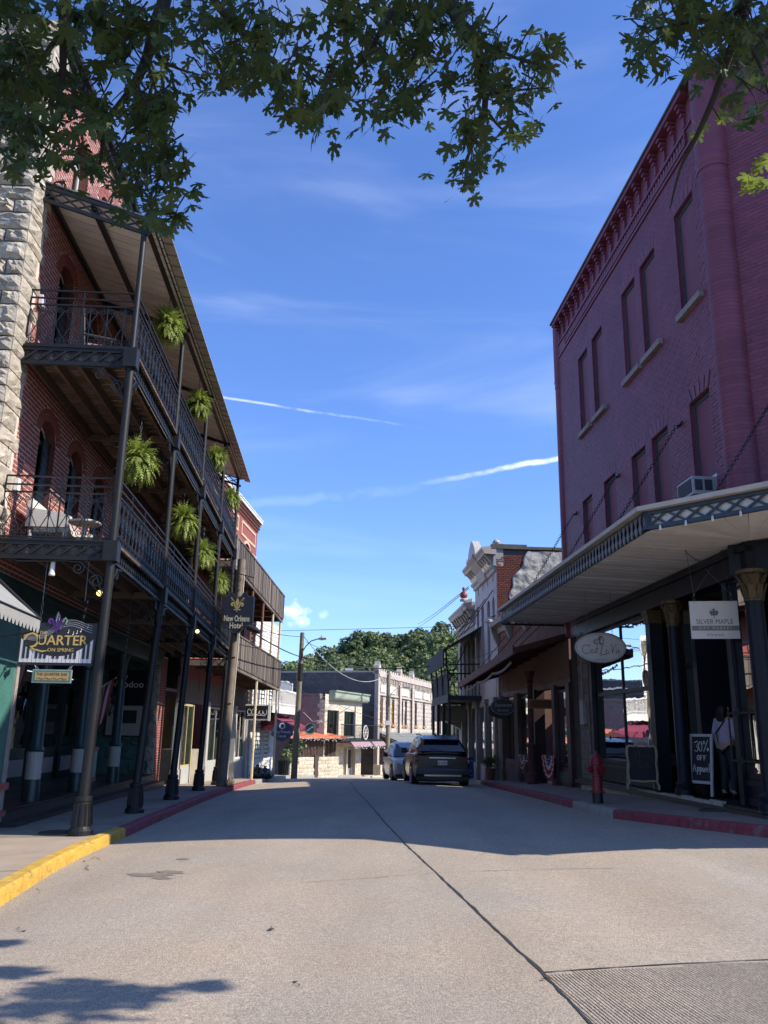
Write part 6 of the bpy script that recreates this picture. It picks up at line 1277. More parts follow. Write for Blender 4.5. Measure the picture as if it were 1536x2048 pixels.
for nm, z0_ in (('wall', -.75),): mb = MB(); mb.box(FP, 5.9, 6.3, .6, 1.05, -.76, -.2); tag(obj('stone_pier', mb, LST), 'short cream pier at the end of the block building terrace', 'pier')
# ================================================================ long rough stone building
sb = thing('stone_building', 'long two-storey rough limestone building with tall narrow windows and white panels', 'building', (-.25, 51, -1)); FSE = Fr((-.31, 63.75), (-.958, .286), (-.286, -.958), 0, 1.25, -.4)
sw_ = [(a, a + .62, 2.05, 3.62, 0) for a in (.75, 2.0, 3.35, 5.5, 6.5, 9.2, 11.6, 14.2)]
mb = MB(); strips_wall(mb, FS, 0, 17.5, -1.5, 5.1, sw_, -.03, .25); mb.box(FSE, .02, 16, -.5, -.03, -1.5, 5.15); obj('wall', mb, MORTARG, sb)
PSTONE = mat('pinkish_limestone', (.47, .405, .35), .92, 0, (2.2, .2), (18, .7), .2, (.36, .32, .29), stain=(1.6, .57, (.15, .13, .12), .8, (1, 1, 1.6))); DSTONE = mat('dark_side_stone', (.115, .10, .095), .95, 0, (1.5, .3), (18, .7), .3, (.2, .175, .16))  # side wall courses get a darker stone colour than the front
fm = MB(); rnd = random.Random(41); n_ = 0; z = -1.4
while z < 4.75:
    h = rnd.uniform(.24, .32); s = 0
    while s < 17.5:
        l = rnd.uniform(.35, .7); a, b = s, min(s + l, 17.5) - .012; s += l
        bad = [o for o in sw_ if a < o[1] - .01 and b > o[0] + .01 and z + h > o[2] - .02 and z < o[3] + .02]
        if bad:
            o = bad[0]
            if a < o[0] - .08: b = o[0]
            elif b > o[1] + .08: a = o[1]
            else: continue
        if s < 9 and n_ < 230: mb = MB(); rock_block(mb, FS, a, b, z, z + h - .012, -.02, .06, 2, n_); obj('stone', mb, PSTONE, sb); n_ += 1
        else: rock_block(fm, FS, a, b, z, z + h - .012, -.02, .06, 2, int(s * 99) + int(z * 10))
    z += h
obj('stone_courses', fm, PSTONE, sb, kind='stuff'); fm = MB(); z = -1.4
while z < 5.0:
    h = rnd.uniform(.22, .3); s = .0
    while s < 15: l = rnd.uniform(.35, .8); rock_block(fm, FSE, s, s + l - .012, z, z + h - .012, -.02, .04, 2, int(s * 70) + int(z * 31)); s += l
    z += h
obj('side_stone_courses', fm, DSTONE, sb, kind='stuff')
OCH = mat('ochre_window_frame', (.42, .21, .05), .6); MRW = mat('brown_red_frame', (.14, .045, .04), .6)
for i, (a, b, z0_, z1_, r) in enumerate(sw_):
    window(sb, FS, a + .02, b - .02, z0_ + .05, z1_ - .02, -.1, OCH if i < 3 else MRW, 1, 2, .07); s = MB(); s.box(FS, a - .06, b + .06, -.1, .07, z0_ - .1, z0_ + .05); obj('sill', s, OCH, sb)
dk = MB(); dk.box(FS, .2, 17.3, -1.0, -.9, -1.2, 4.8); obj('dark_rooms', dk, DARK, sb)
for a, b in ((.7, 1.75), (2.5, 3.9), (5.2, 7.3), (8.9, 11.0), (11.5, 13.4), (14.0, 16.0)): mb = MB(); mb.box(FS, a, b, -.02, .06, 3.98, 4.42); obj('white_panel', mb, mat('white_wall_panel', (.62, .60, .56), .7, 0, (3, .08), None), sb)
pb = MB(); pb.box(FS, -.1, 17.5, -.05, .10, 3.78, 3.86); pb.box(FS, -.1, 17.5, -.1, .2, 4.86, 5.0); pb.box(FS, -.15, 17.5, -.2, .16, 5.0, 5.2); pb.box(FSE, 0, 16, -.3, .02, 5.1, 5.2); obj('parapet', pb, PSTONE, sb)
for k in range(44): mb = MB(); s = .15 + 17.2 * k / 43; mb.box(FS, s - .08, s + .08, -.05, .15, 4.58, 4.88); obj('corbel', mb, PSTONE, sb)
for k in range(34): mb = MB(); s = .3 + 17 * k / 33; rock_block(mb, FS, s - .16, s + .13, 5.2, 5.32 + random.uniform(0, .06), .05, .05, 2, k); obj('coping_stone', mb, PSTONE, sb)
for s in (.05, 5.0, 8.2, 17.2):
    mb = MB(); mb.box(FS, s - .2, s + .2, -.1, .14, -1.2, 5.3); mb.prism(FS, [(s - .26, 5.3), (s + .26, 5.3), (s + .2, 5.5), (s + .08, 5.62), (s, 5.78), (s - .08, 5.62), (s - .2, 5.5)], -.15, .16); obj('pilaster', mb, PSTONE, sb)
for s in (4.6, 7.9, 16.8): mb = MB(); mb.tube([FS(s, .12, 4.6), FS(s, .12, 1.4)], .05, 6); obj('downpipe', mb, mat('dark_downpipe', (.06, .045, .04), .6), sb)
aw = thing('grey_shingle_awning', 'long sloping grey shingled awning along the rough stone building', 'awning', FS(8, 1, 1)); mb = MB()
rows = 7
for r in range(rows):
    d0_, d1_ = 2.0 * r / rows, 2.0 * (r + 1) / rows + .02; z0_, z1_ = 1.62 - .88 * r / rows, 1.62 - .88 * (r + 1) / rows
    for k in range(36): a = .3 + .48 * k + (.24 if r % 2 else 0); mb = MB(); mb.sprism(FS, [(d0_, z0_), (d1_, z1_ + .02), (d1_, z1_), (d0_, z0_ - .02)], a, a + .468); obj('shingle', mb, mat('grey_shingle', (.175, .19, .175), .85, 0, (6, .2), (50, .3), .15), aw)
mb = MB(); mb.sprism(FS, [(0, 1.55), (2.0, .68), (2.0, .62), (0, 1.45)], .3, 17.6); mb.box(FS, .3, 17.6, 1.9, 2.0, .55, .7); obj('awning_frame', mb, DECKW, aw)
for s in (.4, 4, 8, 12, 16): mb = MB(); mb.box(FS, s, s + .14, 1.82, 1.96, -1.5, .6); obj('awning_post', mb, mat('ochre_post', (.40, .20, .05), .7) if s < 5 else DECKW, aw)
mb = MB(); rnd = random.Random(28)
for k in range(60): p = FS(.5 + 9 * k / 59, 1.98, .5 + .07 * math.sin(k * .9)); mb.lathe(p, [(.01, 0), (.035, .03), (.01, .06)], 5)
obj('bulb_string', mb, mat('pale_baubles', (.6, .6, .6)), aw, kind='stuff')
gf = MB(); gf.box(FS, .3, 17, -.02, .02, -1.4, 1.4); obj('dark_shopfronts', gf, mat('dark_brown_shopfront', (.05, .03, .025), .7, 0, (3, .4), None), sb)
for s in (1.2, 3.2, 5.6, 7.6, 10): window(sb, FS, s, s + 1.4, -.7, .6, .04, MRW, 2, 1, .07, g=GLASS)
for i, (q, y) in enumerate((((604, 1343), 66), ((691, 1337), 65), ((857, 1363), 82))):
    d = dirpx(*q); p = Vector((0, 0, EYE)) + d * (y / d.y); mb = MB(); w = .52; mb.box(WORLD, p.x, p.x + w, y, y + .5, 5.6, p.z); mb.box(WORLD, p.x - .04, p.x + w + .04, y - .04, y + .54, p.z - .08, p.z)
    tag(obj('chimney', mb, WHITEP), ('white chimney block on the dark stone roof behind the far utility pole', 'white chimney block in the middle of the dark stone side wall top', 'small white chimney behind the parapet of the stone building')[i], 'chimney', 'white chimneys on the far roofs')
gbx = thing('grey_building', 'low dark grey block building glimpsed behind the pink block wall', 'building', (-9, 53, 0)); mb = MB(); mb.box(WORLD, -17, -7.0, 62.8, 64, -1.5, 5.04); obj('wall', mb, mat('dark_grey_blocks', (.10, .095, .09), .9, 0, (2, .2), (20, .3)), gbx); mb = MB(); mb.box(WORLD, -8.0, -6.5, 62.3, 62.8, -1.5, 4.98); mb.box(WORLD, -17, -6.9, 62.6, 64.1, 5.04, 5.16); obj('pale_wall_end', mb, SLATEW, gbx)
# ================================================================ single-storey brown shop building (right, beyond the purple one)
br_b = thing('brown_shop_building', 'single-storey brown brick shop building with a red-brown timber awning', 'building', (5.2, 28, 0))
BRN = mat('brown_parapet_brick', (.20, .115, .085), .85, 0, (2.2, .2), (50, .3), stain=(2.2, .6, (.11, .065, .05), .6)); GREYC = mat('grey_sheet_cornice', (.30, .28, .25), .6, 0, (4, .15), (30, .2))
mb = MB(); strips_wall(mb, FR, 10.45, 20.6, 3.2, 5.75, [], -.01); mb.box(FR, 20.3, 20.6, -6, -.02, -.5, 5.7); obj('wall', mb, BRN, br_b)
bl = MB()
for p, q, za, zb in brick_list(10.5, 20.6, 4.2, 5.5, [], bw=.24, bh=.08): brick5(bl, FR, p, q, za, zb, -.03, random.uniform(-.006, .003))
obj('brick_courses', bl, BRN, br_b, kind='stuff')
mb = MB(); mb.sprism(FR, [(0, 5.5), (.08, 5.52), (.12, 5.7), (.36, 5.78), (.40, 5.95), (-.1, 6.02)], 10.5, 20.62); obj('cornice', mb, GREYC, br_b)
for s in (20.5, 18, 15.4, 12.9, 10.9): mb = MB(); mb.sprism(FR, [(0, 5.1), (.10, 5.12), (.22, 5.4), (.34, 5.7), (.34, 5.8), (0, 5.8)], s - .12, s + .12); obj('cornice_bracket', mb, GREYC, br_b)
MRN = mat('red_brown_timber', (.085, .028, .024), .75, 0, (5, .3), (40, .2))
sc = thing('timber_awning', 'red-brown timber awning with a hanging bulb string over the souvenir shop pavement', 'awning', FR(15, 1, 4))
K = lambda s: 3.90 - .042 * (s - 10.6)
mb = MB()
for (a, b) in ((10.55, 20.9),): 
    for dd0, dd1, z0_, z1_ in ((-.02, 1.55, .52, .06),): mb.add([FR(a, dd0, K(a) + z0_), FR(b, dd0, K(b) + z0_), FR(b, dd1, K(b) + z1_), FR(a, dd1, K(a) + z1_), FR(a, dd0, K(a) + z0_ - .05), FR(b, dd0, K(b) + z0_ - .05), FR(b, dd1, K(b) + z1_ - .05), FR(a, dd1, K(a) + z1_ - .05)], [(0, 1, 2, 3), (7, 6, 5, 4), (0, 4, 5, 1), (3, 2, 6, 7), (0, 3, 7, 4), (1, 5, 6, 2)])
obj('roof_boards', mb, MRN, sc)
mb = MB(); mb.add([FR(a, d, K(a) + z) for a in (10.5, 20.95) for d in (1.52, 1.6) for z in (-.1, .14)], [(0, 1, 3, 2), (4, 6, 7, 5), (0, 4, 5, 1), (2, 3, 7, 6), (0, 2, 6, 4), (1, 5, 7, 3)]); obj('fascia', mb, mat('red_brown_fascia', (.15, .055, .045), .7, 0, (5, .25), (40, .2)), sc)
mb = MB(); mb.beam(FR(10.52, .0, K(10.5) + .46), FR(10.52, 1.58, K(10.5) + .0), .06, .16); obj('end_fascia', mb, MRN, sc)
for k in range(10): s = 10.8 + 1.1 * k; mb = MB(); mb.beam(FR(s, .0, K(s) + .40), FR(s, 1.5, K(s) - .03), .06, .1); obj('rafter', mb, MRN, sc)
for k in range(4): s = 11.2 + 2.6 * k; mb = MB(); mb.tube([FR(s, .02, 5.3), FR(s + .3, 1.3, K(s) + .15)], .012, 5); obj('tie_rod', mb, IRONB, sc)
mb = MB(); 
for k in range(46): s = 11.5 + 8.6 * k / 45; mb.lathe(FR(s, 1.45, K(s) - .26 - .10 * math.sin(math.pi * ((k % 15) / 15))), [(.012, 0), (.035, .03), (.03, .06), (.01, .09)], 6)
obj('bulb_string', mb, mat('unlit_bulbs', (.5, .48, .42), .3, 0, None, None), sc, kind='stuff')
# its shopfront
SHB = mat('dark_wine_shopfront', (.055, .022, .022), .55, 0, (4, .3), (30, .1)); zf = .05
def zbase(s): return G(FR(s, 0, 0).x, FR(s, 0, 0).y) + .14
mb = MB(); mb.box(FR, 10.5, 20.6, -.3, -.03, 3.0, 3.7); obj('header', mb, SHB, br_b)
for s, w in ((10.6, .18), (12.2, .14), (14.7, .14), (17.4, .3), (20.2, .3)): mb = MB(); mb.box(FR, s - w, s + w, -.3, .05, -.5, 3.05); mb.box(FR, s - w - .05, s + w + .05, -.3, .09, -.5, .35); obj('shop_pier', mb, SHB if w < .25 else mat('brown_stone_pier', (.13, .10, .085), .9, 0, (4, .3), (30, .4)), br_b)
window(br_b, FR, 10.8, 12.05, .75, 2.9, -.08, SHB, 1, 1, .07, g=GLASS); window(br_b, FR, 14.85, 17.1, .75, 2.9, -.08, SHB, 2, 1, .07, g=GLASS); window(br_b, FR, 17.8, 19.9, .6, 2.9, -.2, SHB, 3, 1, .07, g=GLASS)
door(br_b, FR, 12.5, 13.5, .1, 2.55, -1.1, SHB, low=.5); mb = MB(); mb.box(FR, 12.3, 14.6, -1.15, -1.1, 2.6, 3.0); mb.box(FR, 13.55, 14.6, -1.15, -1.1, .1, 2.6); obj('door_surround', mb, SHB, br_b)
for a, b in ((10.75, 12.1), (14.8, 17.15), (17.75, 19.95)): mb = MB(); mb.box(FR, a, b, -.16, -.04, -.4, .72); k = obj('bulkhead', mb, SHB, br_b); mb = MB(); mb.box(FR, a + .12, b - .12, -.04, -.02, .3, .6); obj('bulkhead_panel', mb, mat('dull_green_panel', (.05, .09, .065), .6) if a < 11 else MRN, k)
mb = MB(); mb.box(FR, 10.5, 20.5, -4.1, -4.0, -.4, 3.8); obj('shop_interior', mb, DARK, br_b); mb = MB(); mb.box(FR, 10.5, 20.5, -4, -.1, -.3, .02); obj('shop_floor', mb, DARK, br_b)
c = FR(13.95, .32, 0); z0_ = zbase(13.95); mb = MB(); mb.lathe((c.x, c.y, 0), [(.17, z0_), (.17, z0_ + .3), (.13, z0_ + .34), (.12, z0_ + 1.1), (.15, z0_ + 1.13), (.15, z0_ + 1.2), (.095, z0_ + 1.25), (.085, 3.2), (.13, 3.25), (.09, 3.3), (.15, 3.5), (.17, 3.6)], 14); o = obj('iron_column', mb, MRN, br_b); smooth_by_angle(o)
FLR, FLW, FLB = mat('bunting_red', (.28, .02, .03), .85, 0, None, None), mat('bunting_white', (.50, .47, .46), .85, 0, None, None), mat('bunting_blue', (.02, .03, .11), .85, 0, None, None)
def bunting(s, z, r, label):
    t = thing('flag_bunting', label, 'bunting', FR(s, .1, z), 'patriotic half-round buntings on the souvenir shop'); n = 20
    for (r0, r1, m, nm) in ((.0, .42, FLB, 'blue_fan'), (.42, .6, FLW, 'white_band'), (.6, .8, FLR, 'red_band'), (.8, .9, FLW, 'white_band'), (.9, 1.0, FLR, 'red_band')):
        mb = MB()
        for k in range(n):
            q = []
            for kk, rr in ((k, r0), (k + 1, r0), (k + 1, r1), (k, r1)): a_ = math.pi * kk / n; q.append(FR(s + r * rr * math.cos(a_), .12 + .03 * (kk % 2) + .03 * rr, z - r * rr * math.sin(a_) * .95))
            mb.add(q, [(0, 1, 2, 3)])
        obj(nm, mb, m, t)
    mb = MB(); rn = random.Random(int(s * 10))
    for k in range(14): a_ = math.pi * (k + .5) / 14; rr = r * rn.uniform(.15, .38); p = FR(s + rr * math.cos(a_), .17, z - rr * math.sin(a_)); mb.add([p + (FR.u * math.cos(q) + Vector((0, 0, 1)) * math.sin(q)) * .028 for q in [2 * math.pi * j / 5 for j in range(5)]], [(0, 1, 2, 3, 4)])
    obj('stars', mb, FLW, t)
bunting(12.55, 1.02, .75, 'red white and blue half-round bunting by the iron column, the widest one'); bunting(14.75, .98, .55, 'narrower striped bunting under the souvenir window'); bunting(16.1, .95, .55, 'farthest striped bunting under the souvenir window')
FSo = Fr((FR(14.2, 1.2, 0).x - .05, FR(14.2, 0, 0).y), (1, 0), (0, -1))
def ovalsign(name, label, F, cx, cz, rx, rz, body, sub, m, mt, frame=None):
    t = thing(name, label, 'sign', F(cx, 0, cz)); mb = MB(); mb.prism(F, [(cx + rx * math.cos(2 * math.pi * k / 28), cz + rz * math.sin(2 * math.pi * k / 28)) for k in range(28)], -.03, .03); obj('board', mb, m, t); mb = MB(); mb.tube([F(cx + rx * .94 * math.cos(2 * math.pi * k / 28), .032, cz + rz * .92 * math.sin(2 * math.pi * k / 28)) for k in range(28)], .007, 4, close=True); obj('thin_border', mb, mt, t)
    text('lettering', body, F, cx, .033, cz + (.05 if sub else 0), rz * .62, mt, t, sx=.85, shear=.25)
    if sub: text('lettering', sub, F, cx, .033, cz - rz * .45, rz * .28, mt, t)
    for s in (-rx * .5, rx * .5): mb = MB(); mb.tube([F(cx + s, 0, cz + rz * .85), F(cx + s, 0, cz + rz + 1.0)], .008, 4); obj('hanger', mb, IRONB, t)
PALE = mat('pale_grey_lettering', (.38, .38, .38), .6, 0, None, None)
ovalsign('souvenir_sign', 'dark oval hanging sign reading Souvenirs under the timber awning', FSo, .1, 2.47, .40, .27, 'Souvenirs', 'GIFT SHOP', mat('black_oval_board', (.02, .02, .024), .5), PALE)
cs = thing('coffee_sign', 'brown cloud-shaped hanging sign reading COFFEE behind the souvenir sign', 'sign', (4.2, 30, 2.4)); FCf = Fr((3.95, 29.6), (1, 0), (0, -1)); mb = MB(); pts = []
for k in range(40): a_ = 2 * math.pi * k / 40; w = 1 + .10 * abs(math.sin(3 * a_)); pts.append((.2 + .42 * w * math.cos(a_), 2.40 + .25 * w * math.sin(a_)))
mb.prism(FCf, pts, -.03, .03); obj('board', mb, mat('brown_sign_board', (.05, .035, .03), .6), cs); text('lettering', 'COFFEE', FCf, .2, .032, 2.42, .22, mat('dull_brown_lettering', (.17, .13, .10), .6, 0, None, None), cs, sx=.9); mb = MB(); mb.tube([FCf(.2, 0, 2.68), FCf(.2, 0, 3.5)], .01, 4); obj('hanger', mb, IRONB, cs)
od = thing('orange_sign', 'dim orange board sign with a yellow frame over the souvenir shop door', 'sign', FR(13, .1, 2.7)); FOd = Fr((FR(13.6, .5, 0).x, FR(13.6, 0, 0).y), (1, 0), (0, -1)); mb = MB(); mb.box(FOd, .1, .82, -.03, .0, 2.45, 2.66); obj('board', mb, mat('dim_orange_board', (.20, .06, .025), .6), od); mb = MB()
for a, b, c_, d_ in ((.06, .86, 2.41, 2.45), (.06, .86, 2.66, 2.70), (.06, .1, 2.45, 2.66), (.82, .86, 2.45, 2.66)): mb.box(FOd, a, b, -.035, .01, c_, d_)
obj('frame', mb, mat('ochre_frame', (.25, .17, .05), .6), od)
# ================================================================ white building with sheet-metal cornice and pediment
wt = thing('white_cornice_building', 'tall white painted building with an arched pediment and bracketed cornice', 'building', (4.4, 39, 0)); FT_ = Fr((FR(20.7, 0, 0).x, FR(20.7, 0, 0).y), (-1, 0), (-.06, -1)); FT2 = Fr((FR(20.7, 0, 0).x, FR(20.7, 0, 0).y), -FR.n.xy, -FR.u.xy)
WSH = mat('dull_white_wall', (.50, .48, .48), .7, 0, (3, .08), (40, .15)); tops = [(21.25, 21.75, 5.4, 7.0, .2)] + [(22.3 + 1.45 * k, 22.95 + 1.45 * k, 4.1, 7.0, .22) for k in range(2)] + [(25.0, 25.6, 4.1, 7.0, .22)]  # one even dull white for the whole front wall
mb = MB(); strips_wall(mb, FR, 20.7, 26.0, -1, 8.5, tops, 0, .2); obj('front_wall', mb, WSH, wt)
for a, b, z0_, z1_, r in tops: window(wt, FR, a, b, z0_, z1_, -.16, mat('dark_sash', (.05, .05, .055), .5), 1, 2, .05, r * .9)
for k in range(4): mb = MB(); s = 21.5 + 1.2 * k; mb.box(FR, s - .06, s + .06, -.02, .012, 7.85, 8.1); obj('vent', mb, IRONB, wt)
dk = MB(); dk.box(FR, 20.9, 25.8, -1.0, -.9, 3, 8.4); obj('dark_rooms', dk, DARK, wt)
CRN = mat('cream_sheet_metal', (.46, .42, .37), .55, 0, (5, .12), (30, .12))
def cornice(sa, sb, z, prnt, dep=.75, nb=9, m=CRN, h=.85):
    mb = MB(); mb.sprism(FR, [(0, z), (.10, z + .02), (.12, z + .16), (.22, z + .22), (.24, z + .3), (.06, z + .32), (0, z + .32)], sa, sb); obj('architrave', mb, m, prnt)
    mb = MB(); mb.sprism(FR, [(0, z + h - .12), (dep * .8, z + h - .1), (dep * .85, z + h), (dep, z + h + .1), (dep, z + h + .18), (0, z + h + .26)], sa - .1, sb + .1); obj('cornice', mb, m, prnt)
    for k in range(nb): s = sa + .2 + (sb - sa - .4) * k / (nb - 1); mb = MB(); mb.sprism(FR, [(0, z + .34), (.10, z + .34), (.22, z + .42), (.30, z + .56), (dep * .75, z + h - .12), (0, z + h - .12)], s - .09, s + .09); obj('cornice_bracket', mb, m, prnt)
cornice(20.75, 22.5, 8.15, wt, .62, 4); cornice(24.1, 25.9, 8.15, wt, .62, 4)
mb = MB(); mb.sprism(FR, [(0, 8.15), (.14, 8.15), (.3, 8.6), (.55, 8.95), (.72, 9.1), (.72, 9.25), (0, 9.25)], 22.5, 24.1); obj('pediment_base', mb, CRN, wt)
mb = MB(); mb.prism(FR, [(22.3, 9.2), (24.3, 9.2)] + [(23.3 + 1.0 * math.cos(math.pi * k / 14), 9.2 + .82 * (.6 * math.sin(math.pi * k / 14) + .4 * (1 - abs(math.cos(math.pi * k / 14))))) for k in range(1, 14)], .30, .62); obj('pediment', mb, CRN, wt)
mb = MB(); mb.box(FR, 20.7, 21.0, -.3, .12, 8.4, 9.35); mb.lathe(FR(20.85, -.05, 9.35), [(.16, 0), (.18, .06), (.12, .16), (.03, .22)], 12); obj('end_pier', mb, mat('grey_metal_pier', (.36, .36, .35), .5), wt)
# side wall: raw brick strip then rough stucco
mb = MB(); mb.box(FT2, .02, 9, -.3, -.03, -.5, 9.1); mb.box(FT2, -.2, 9.2, -.4, .06, 9.12, 9.24); mb.box(FT2, -.2, 1.3, -.4, .05, 9.24, 9.32); obj('side_core', mb, mat('dark_coping', (.10, .095, .085), .8, 0, (5, .2), None), wt)
BRD = mat('old_red_brick', (.20, .058, .043), .85, 0, (12, .3), (60, .3), .6, (.10, .035, .03), stain=(5, .60, (.42, .36, .32), .75)); z = 4.3; rn = random.Random(61); i = 0
edge = lambda zz: .5 + .28 * max(0, zz - 6.9) + .22 * max(0, zz - 8.3) + .10 * math.sin(zz * 3.1) + .07 * math.sin(zz * 7.7)
while z < 8.95:
    s = -.0 - (.1 if i % 2 else 0)
    while s < edge(z): a, b = max(s, .0), s + .19; mb = MB(); brick5(mb, FT2, a + .005, b - .007, z + .007, z + .066, -.05, rn.uniform(-.004, .006)); obj('brick', mb, BRD, wt) if len([1]) and i < 60 else None; s += .2
    z += .076; i += 1
STU = mat('grey_rough_stucco', (.43, .42, .39), .95, 0, (2.5, .12), (9, 1.0), stain=(1.2, .6, (.30, .29, .27), .6)); mb = MB(); nz_, ns_ = 70, 100; rn = random.Random(5)
for j in range(nz_ + 1):
    zz = 4.2 + 4.85 * j / nz_
    for k in range(ns_ + 1): e = edge(zz); s = e + (9.1 - e) * (k / ns_) ** 1.25; mb.v.append(FT2(s, (.0 if k == 0 else .04 + .035 * mnoise.noise(Vector((s * 1.9, zz * 2.6, 3))) + .035 * mnoise.noise(Vector((s * 5, zz * 6, 8))) + rn.uniform(-.006, .006)), zz))
for j in range(nz_):
    for k in range(ns_): a = j * (ns_ + 1) + k; mb.f.append((a, a + 1, a + ns_ + 2, a + ns_ + 1)); mb.m.append(0)
obj('stucco', mb, STU, wt, smooth=True)
fx = thing('dome_lamp', 'pale dome lamp on the white facade just above the brown cornice', 'lamp', FR(21.0, .2, 6)); mb = MB(); mb.lathe(FR(20.95, .25, 6.05), [(.22, 0), (.2, .1), (.1, .2), (.03, .24)], 14); obj('shade', mb, CRN, fx); mb = MB(); mb.tube([FR(20.95, .25, 6.27), FR(20.95, .0, 6.35)], .02, 5); obj('arm', mb, IRON, fx)
for k in range(4): mb = MB(); s = 21.4 + 1.8 * k; mb.tube([FR(s, .02, 7.5 - .1 * k), FR(s + 1.0, 1.1, 5.75)], .02, 5); obj('tie_rod', mb, IRONB, wt)
# next building: lower cornice with a finial
nx = thing('finial_building', 'grey trimmed building with a bracketed cornice and a red ball finial', 'building', (3.9, 50, 0)); mb = MB(); strips_wall(mb, FR, 26.05, 31.5, -2, 7.5, [(26.4 + 1.3 * k, 27.0 + 1.3 * k, 3.8, 5.9, .2) for k in range(4)], 0, .2); obj('front_wall', mb, mat('dull_cream_wall', (.38, .35, .31), .75, 0, (3, .12), (40, .2)), nx)
for k in range(4): window(nx, FR, 26.4 + 1.3 * k, 27.0 + 1.3 * k, 3.8, 5.9, -.15, mat('dark_sash', (.05, .05, .05)), 1, 2, .05, .18)
cornice(26.15, 31.4, 6.6, nx, .55, 8); mb = MB(); mb.sprism(FR, [(.0, 7.2), (.45, 7.25), (.5, 7.5), (.3, 7.9), (0, 8.0)], 26.9, 28.4); obj('gable_block', mb, GREYC, nx); mb = MB(); c = FR(27.6, .3, 7.95); mb.lathe(c, [(.2, 0), (.2, .08), (.1, .14)], 12); obj('finial_base', mb, CRN, nx); mb = MB(); mb.lathe(c, [(.1, .14), (.17, .2), (.20, .3), (.16, .4), (.06, .46), (.05, .54), (.09, .6), (.06, .68), (.01, .72)], 12); obj('finial', mb, mat('red_painted_finial', (.30, .05, .04), .6), nx, smooth=True); mb = MB(); mb.box(FR, 26.05, 31.5, -5, -.1, 7.3, 7.4); obj('roof', mb, DARK, nx)
# black iron balcony with sloping roof in front of it
bk_ = thing('black_balcony', 'black two-level balcony with a sloping dark roof on slender black posts', 'balcony', FR(27, 1, 3)); sa, sb = 24.6, 30.6
BLK = mat('black_timber', (.014, .014, .016), .6, 0, (6, .3), (40, .1))
mb = MB(); mb.box(FR, sa, sb, 0, 1.5, 3.05, 3.25); mb.box(FR, sa, sb, 1.42, 1.52, 2.95, 3.3); obj('deck', mb, BLK, bk_)
mb = MB(); mb.sprism(FR, [(-.02, 6.35), (1.75, 5.28), (1.75, 5.22), (-.02, 6.27)], sa - .2, sb + .3); obj('roof', mb, mat('dark_canvas_roof', (.035, .035, .04), .8, 0, (3, .2), None), bk_); mb = MB(); mb.box(FR, sa - .2, sb + .3, 1.7, 1.76, 4.5, 5.27); obj('valance', mb, mat('dark_canvas_roof', (.03, .03, .03)), bk_)
for k in range(30): mb = MB(); s = sa + .03 + (sb - sa - .06) * k / 29; mb.box(FR, s - .06, s + .06, 1.44, 1.47, 3.3, 4.25); obj('rail_board', mb, BLK, bk_)
for k in range(9): mb = MB(); d = .1 + .16 * k; mb.box(FR, sa, sa + .03, d - .012, d + .012, 3.25, 4.2); obj('rail_bar', mb, BLK, bk_)
mb = MB(); mb.box(FR, sa, sb, 1.42, 1.5, 4.22, 4.3); mb.box(FR, sa - .02, sa + .05, 0, 1.5, 4.18, 4.25); obj('railing', mb, BLK, bk_)
for s in (sa + .05, sa + 2, sa + 4, sb - .05):
    c = FR(s, 1.45, 0); mb = MB(); mb.tube([Vector((c.x, c.y, G(c.x, c.y) + .1)), FR(s, 1.45, 3.0)], .075, 8); obj('post', mb, BLK, bk_); mb = MB(); mb.tube([FR(s, 1.47, 3.3), FR(s, 1.6, 5.3)], .04, 6); obj('post', mb, BLK, bk_)
mb = MB(); mb.tube([FR(sa, 1.45, 4.6), FR(sa, .05, 4.65)], .03, 5); mb.tube([FR(sa, 1.45, 3.9), FR(sa, .4, 6.0)], .025, 5); obj('brace', mb, BLK, bk_)
mb = MB(); mb.box(FR, sb - 1.5, sb + .4, .0, 1.4, 2.2, 2.95); mb.sprism(FR, [(0, 1.8), (.8, 2.2), (1.4, 2.95), (0, 2.95)], sb - .2, sb + .5); obj('corner_soffit', mb, GREYC, bk_)
# street level of the two far right buildings
GSH = mat('grey_green_shopfront', (.22, .22, .20), .6, 0, (4, .2), (30, .1))
for s in (20.9, 23.0, 25.2, 27.4, 29.5, 31.5, 34): mb = MB(); mb.box(FR, s, s + .32, -.05, .14, -2, 3.0); mb.box(FR, s - .05, s + .37, -.05, .18, -2, .2); mb.box(FR, s - .04, s + .36, -.05, .18, 2.85, 3.05); obj('shop_pilaster', mb, GSH, wt)
for a, b in ((21.3, 22.95), (23.4, 25.1), (25.6, 27.3), (27.8, 29.4)): window(wt, FR, a, b, .3, 2.8, .03, GSH, 1, 1, .06, g=GLASS)
pl_ = shrub('kerbside_plant', 'dark leafy plant in a pot against the grey shop pilaster beyond the parking sign', 'plant', Vector(FR(20.9, .35, .25)), .32, 260, .05, LEAFG[1], 12); mb = MB(); mb.lathe(FR(20.9, .35, -.15), [(.14, 0), (.2, .42), (.22, .45)], 12); obj('pot', mb, mat('clay_pot', (.16, .10, .07), .8), pl_)
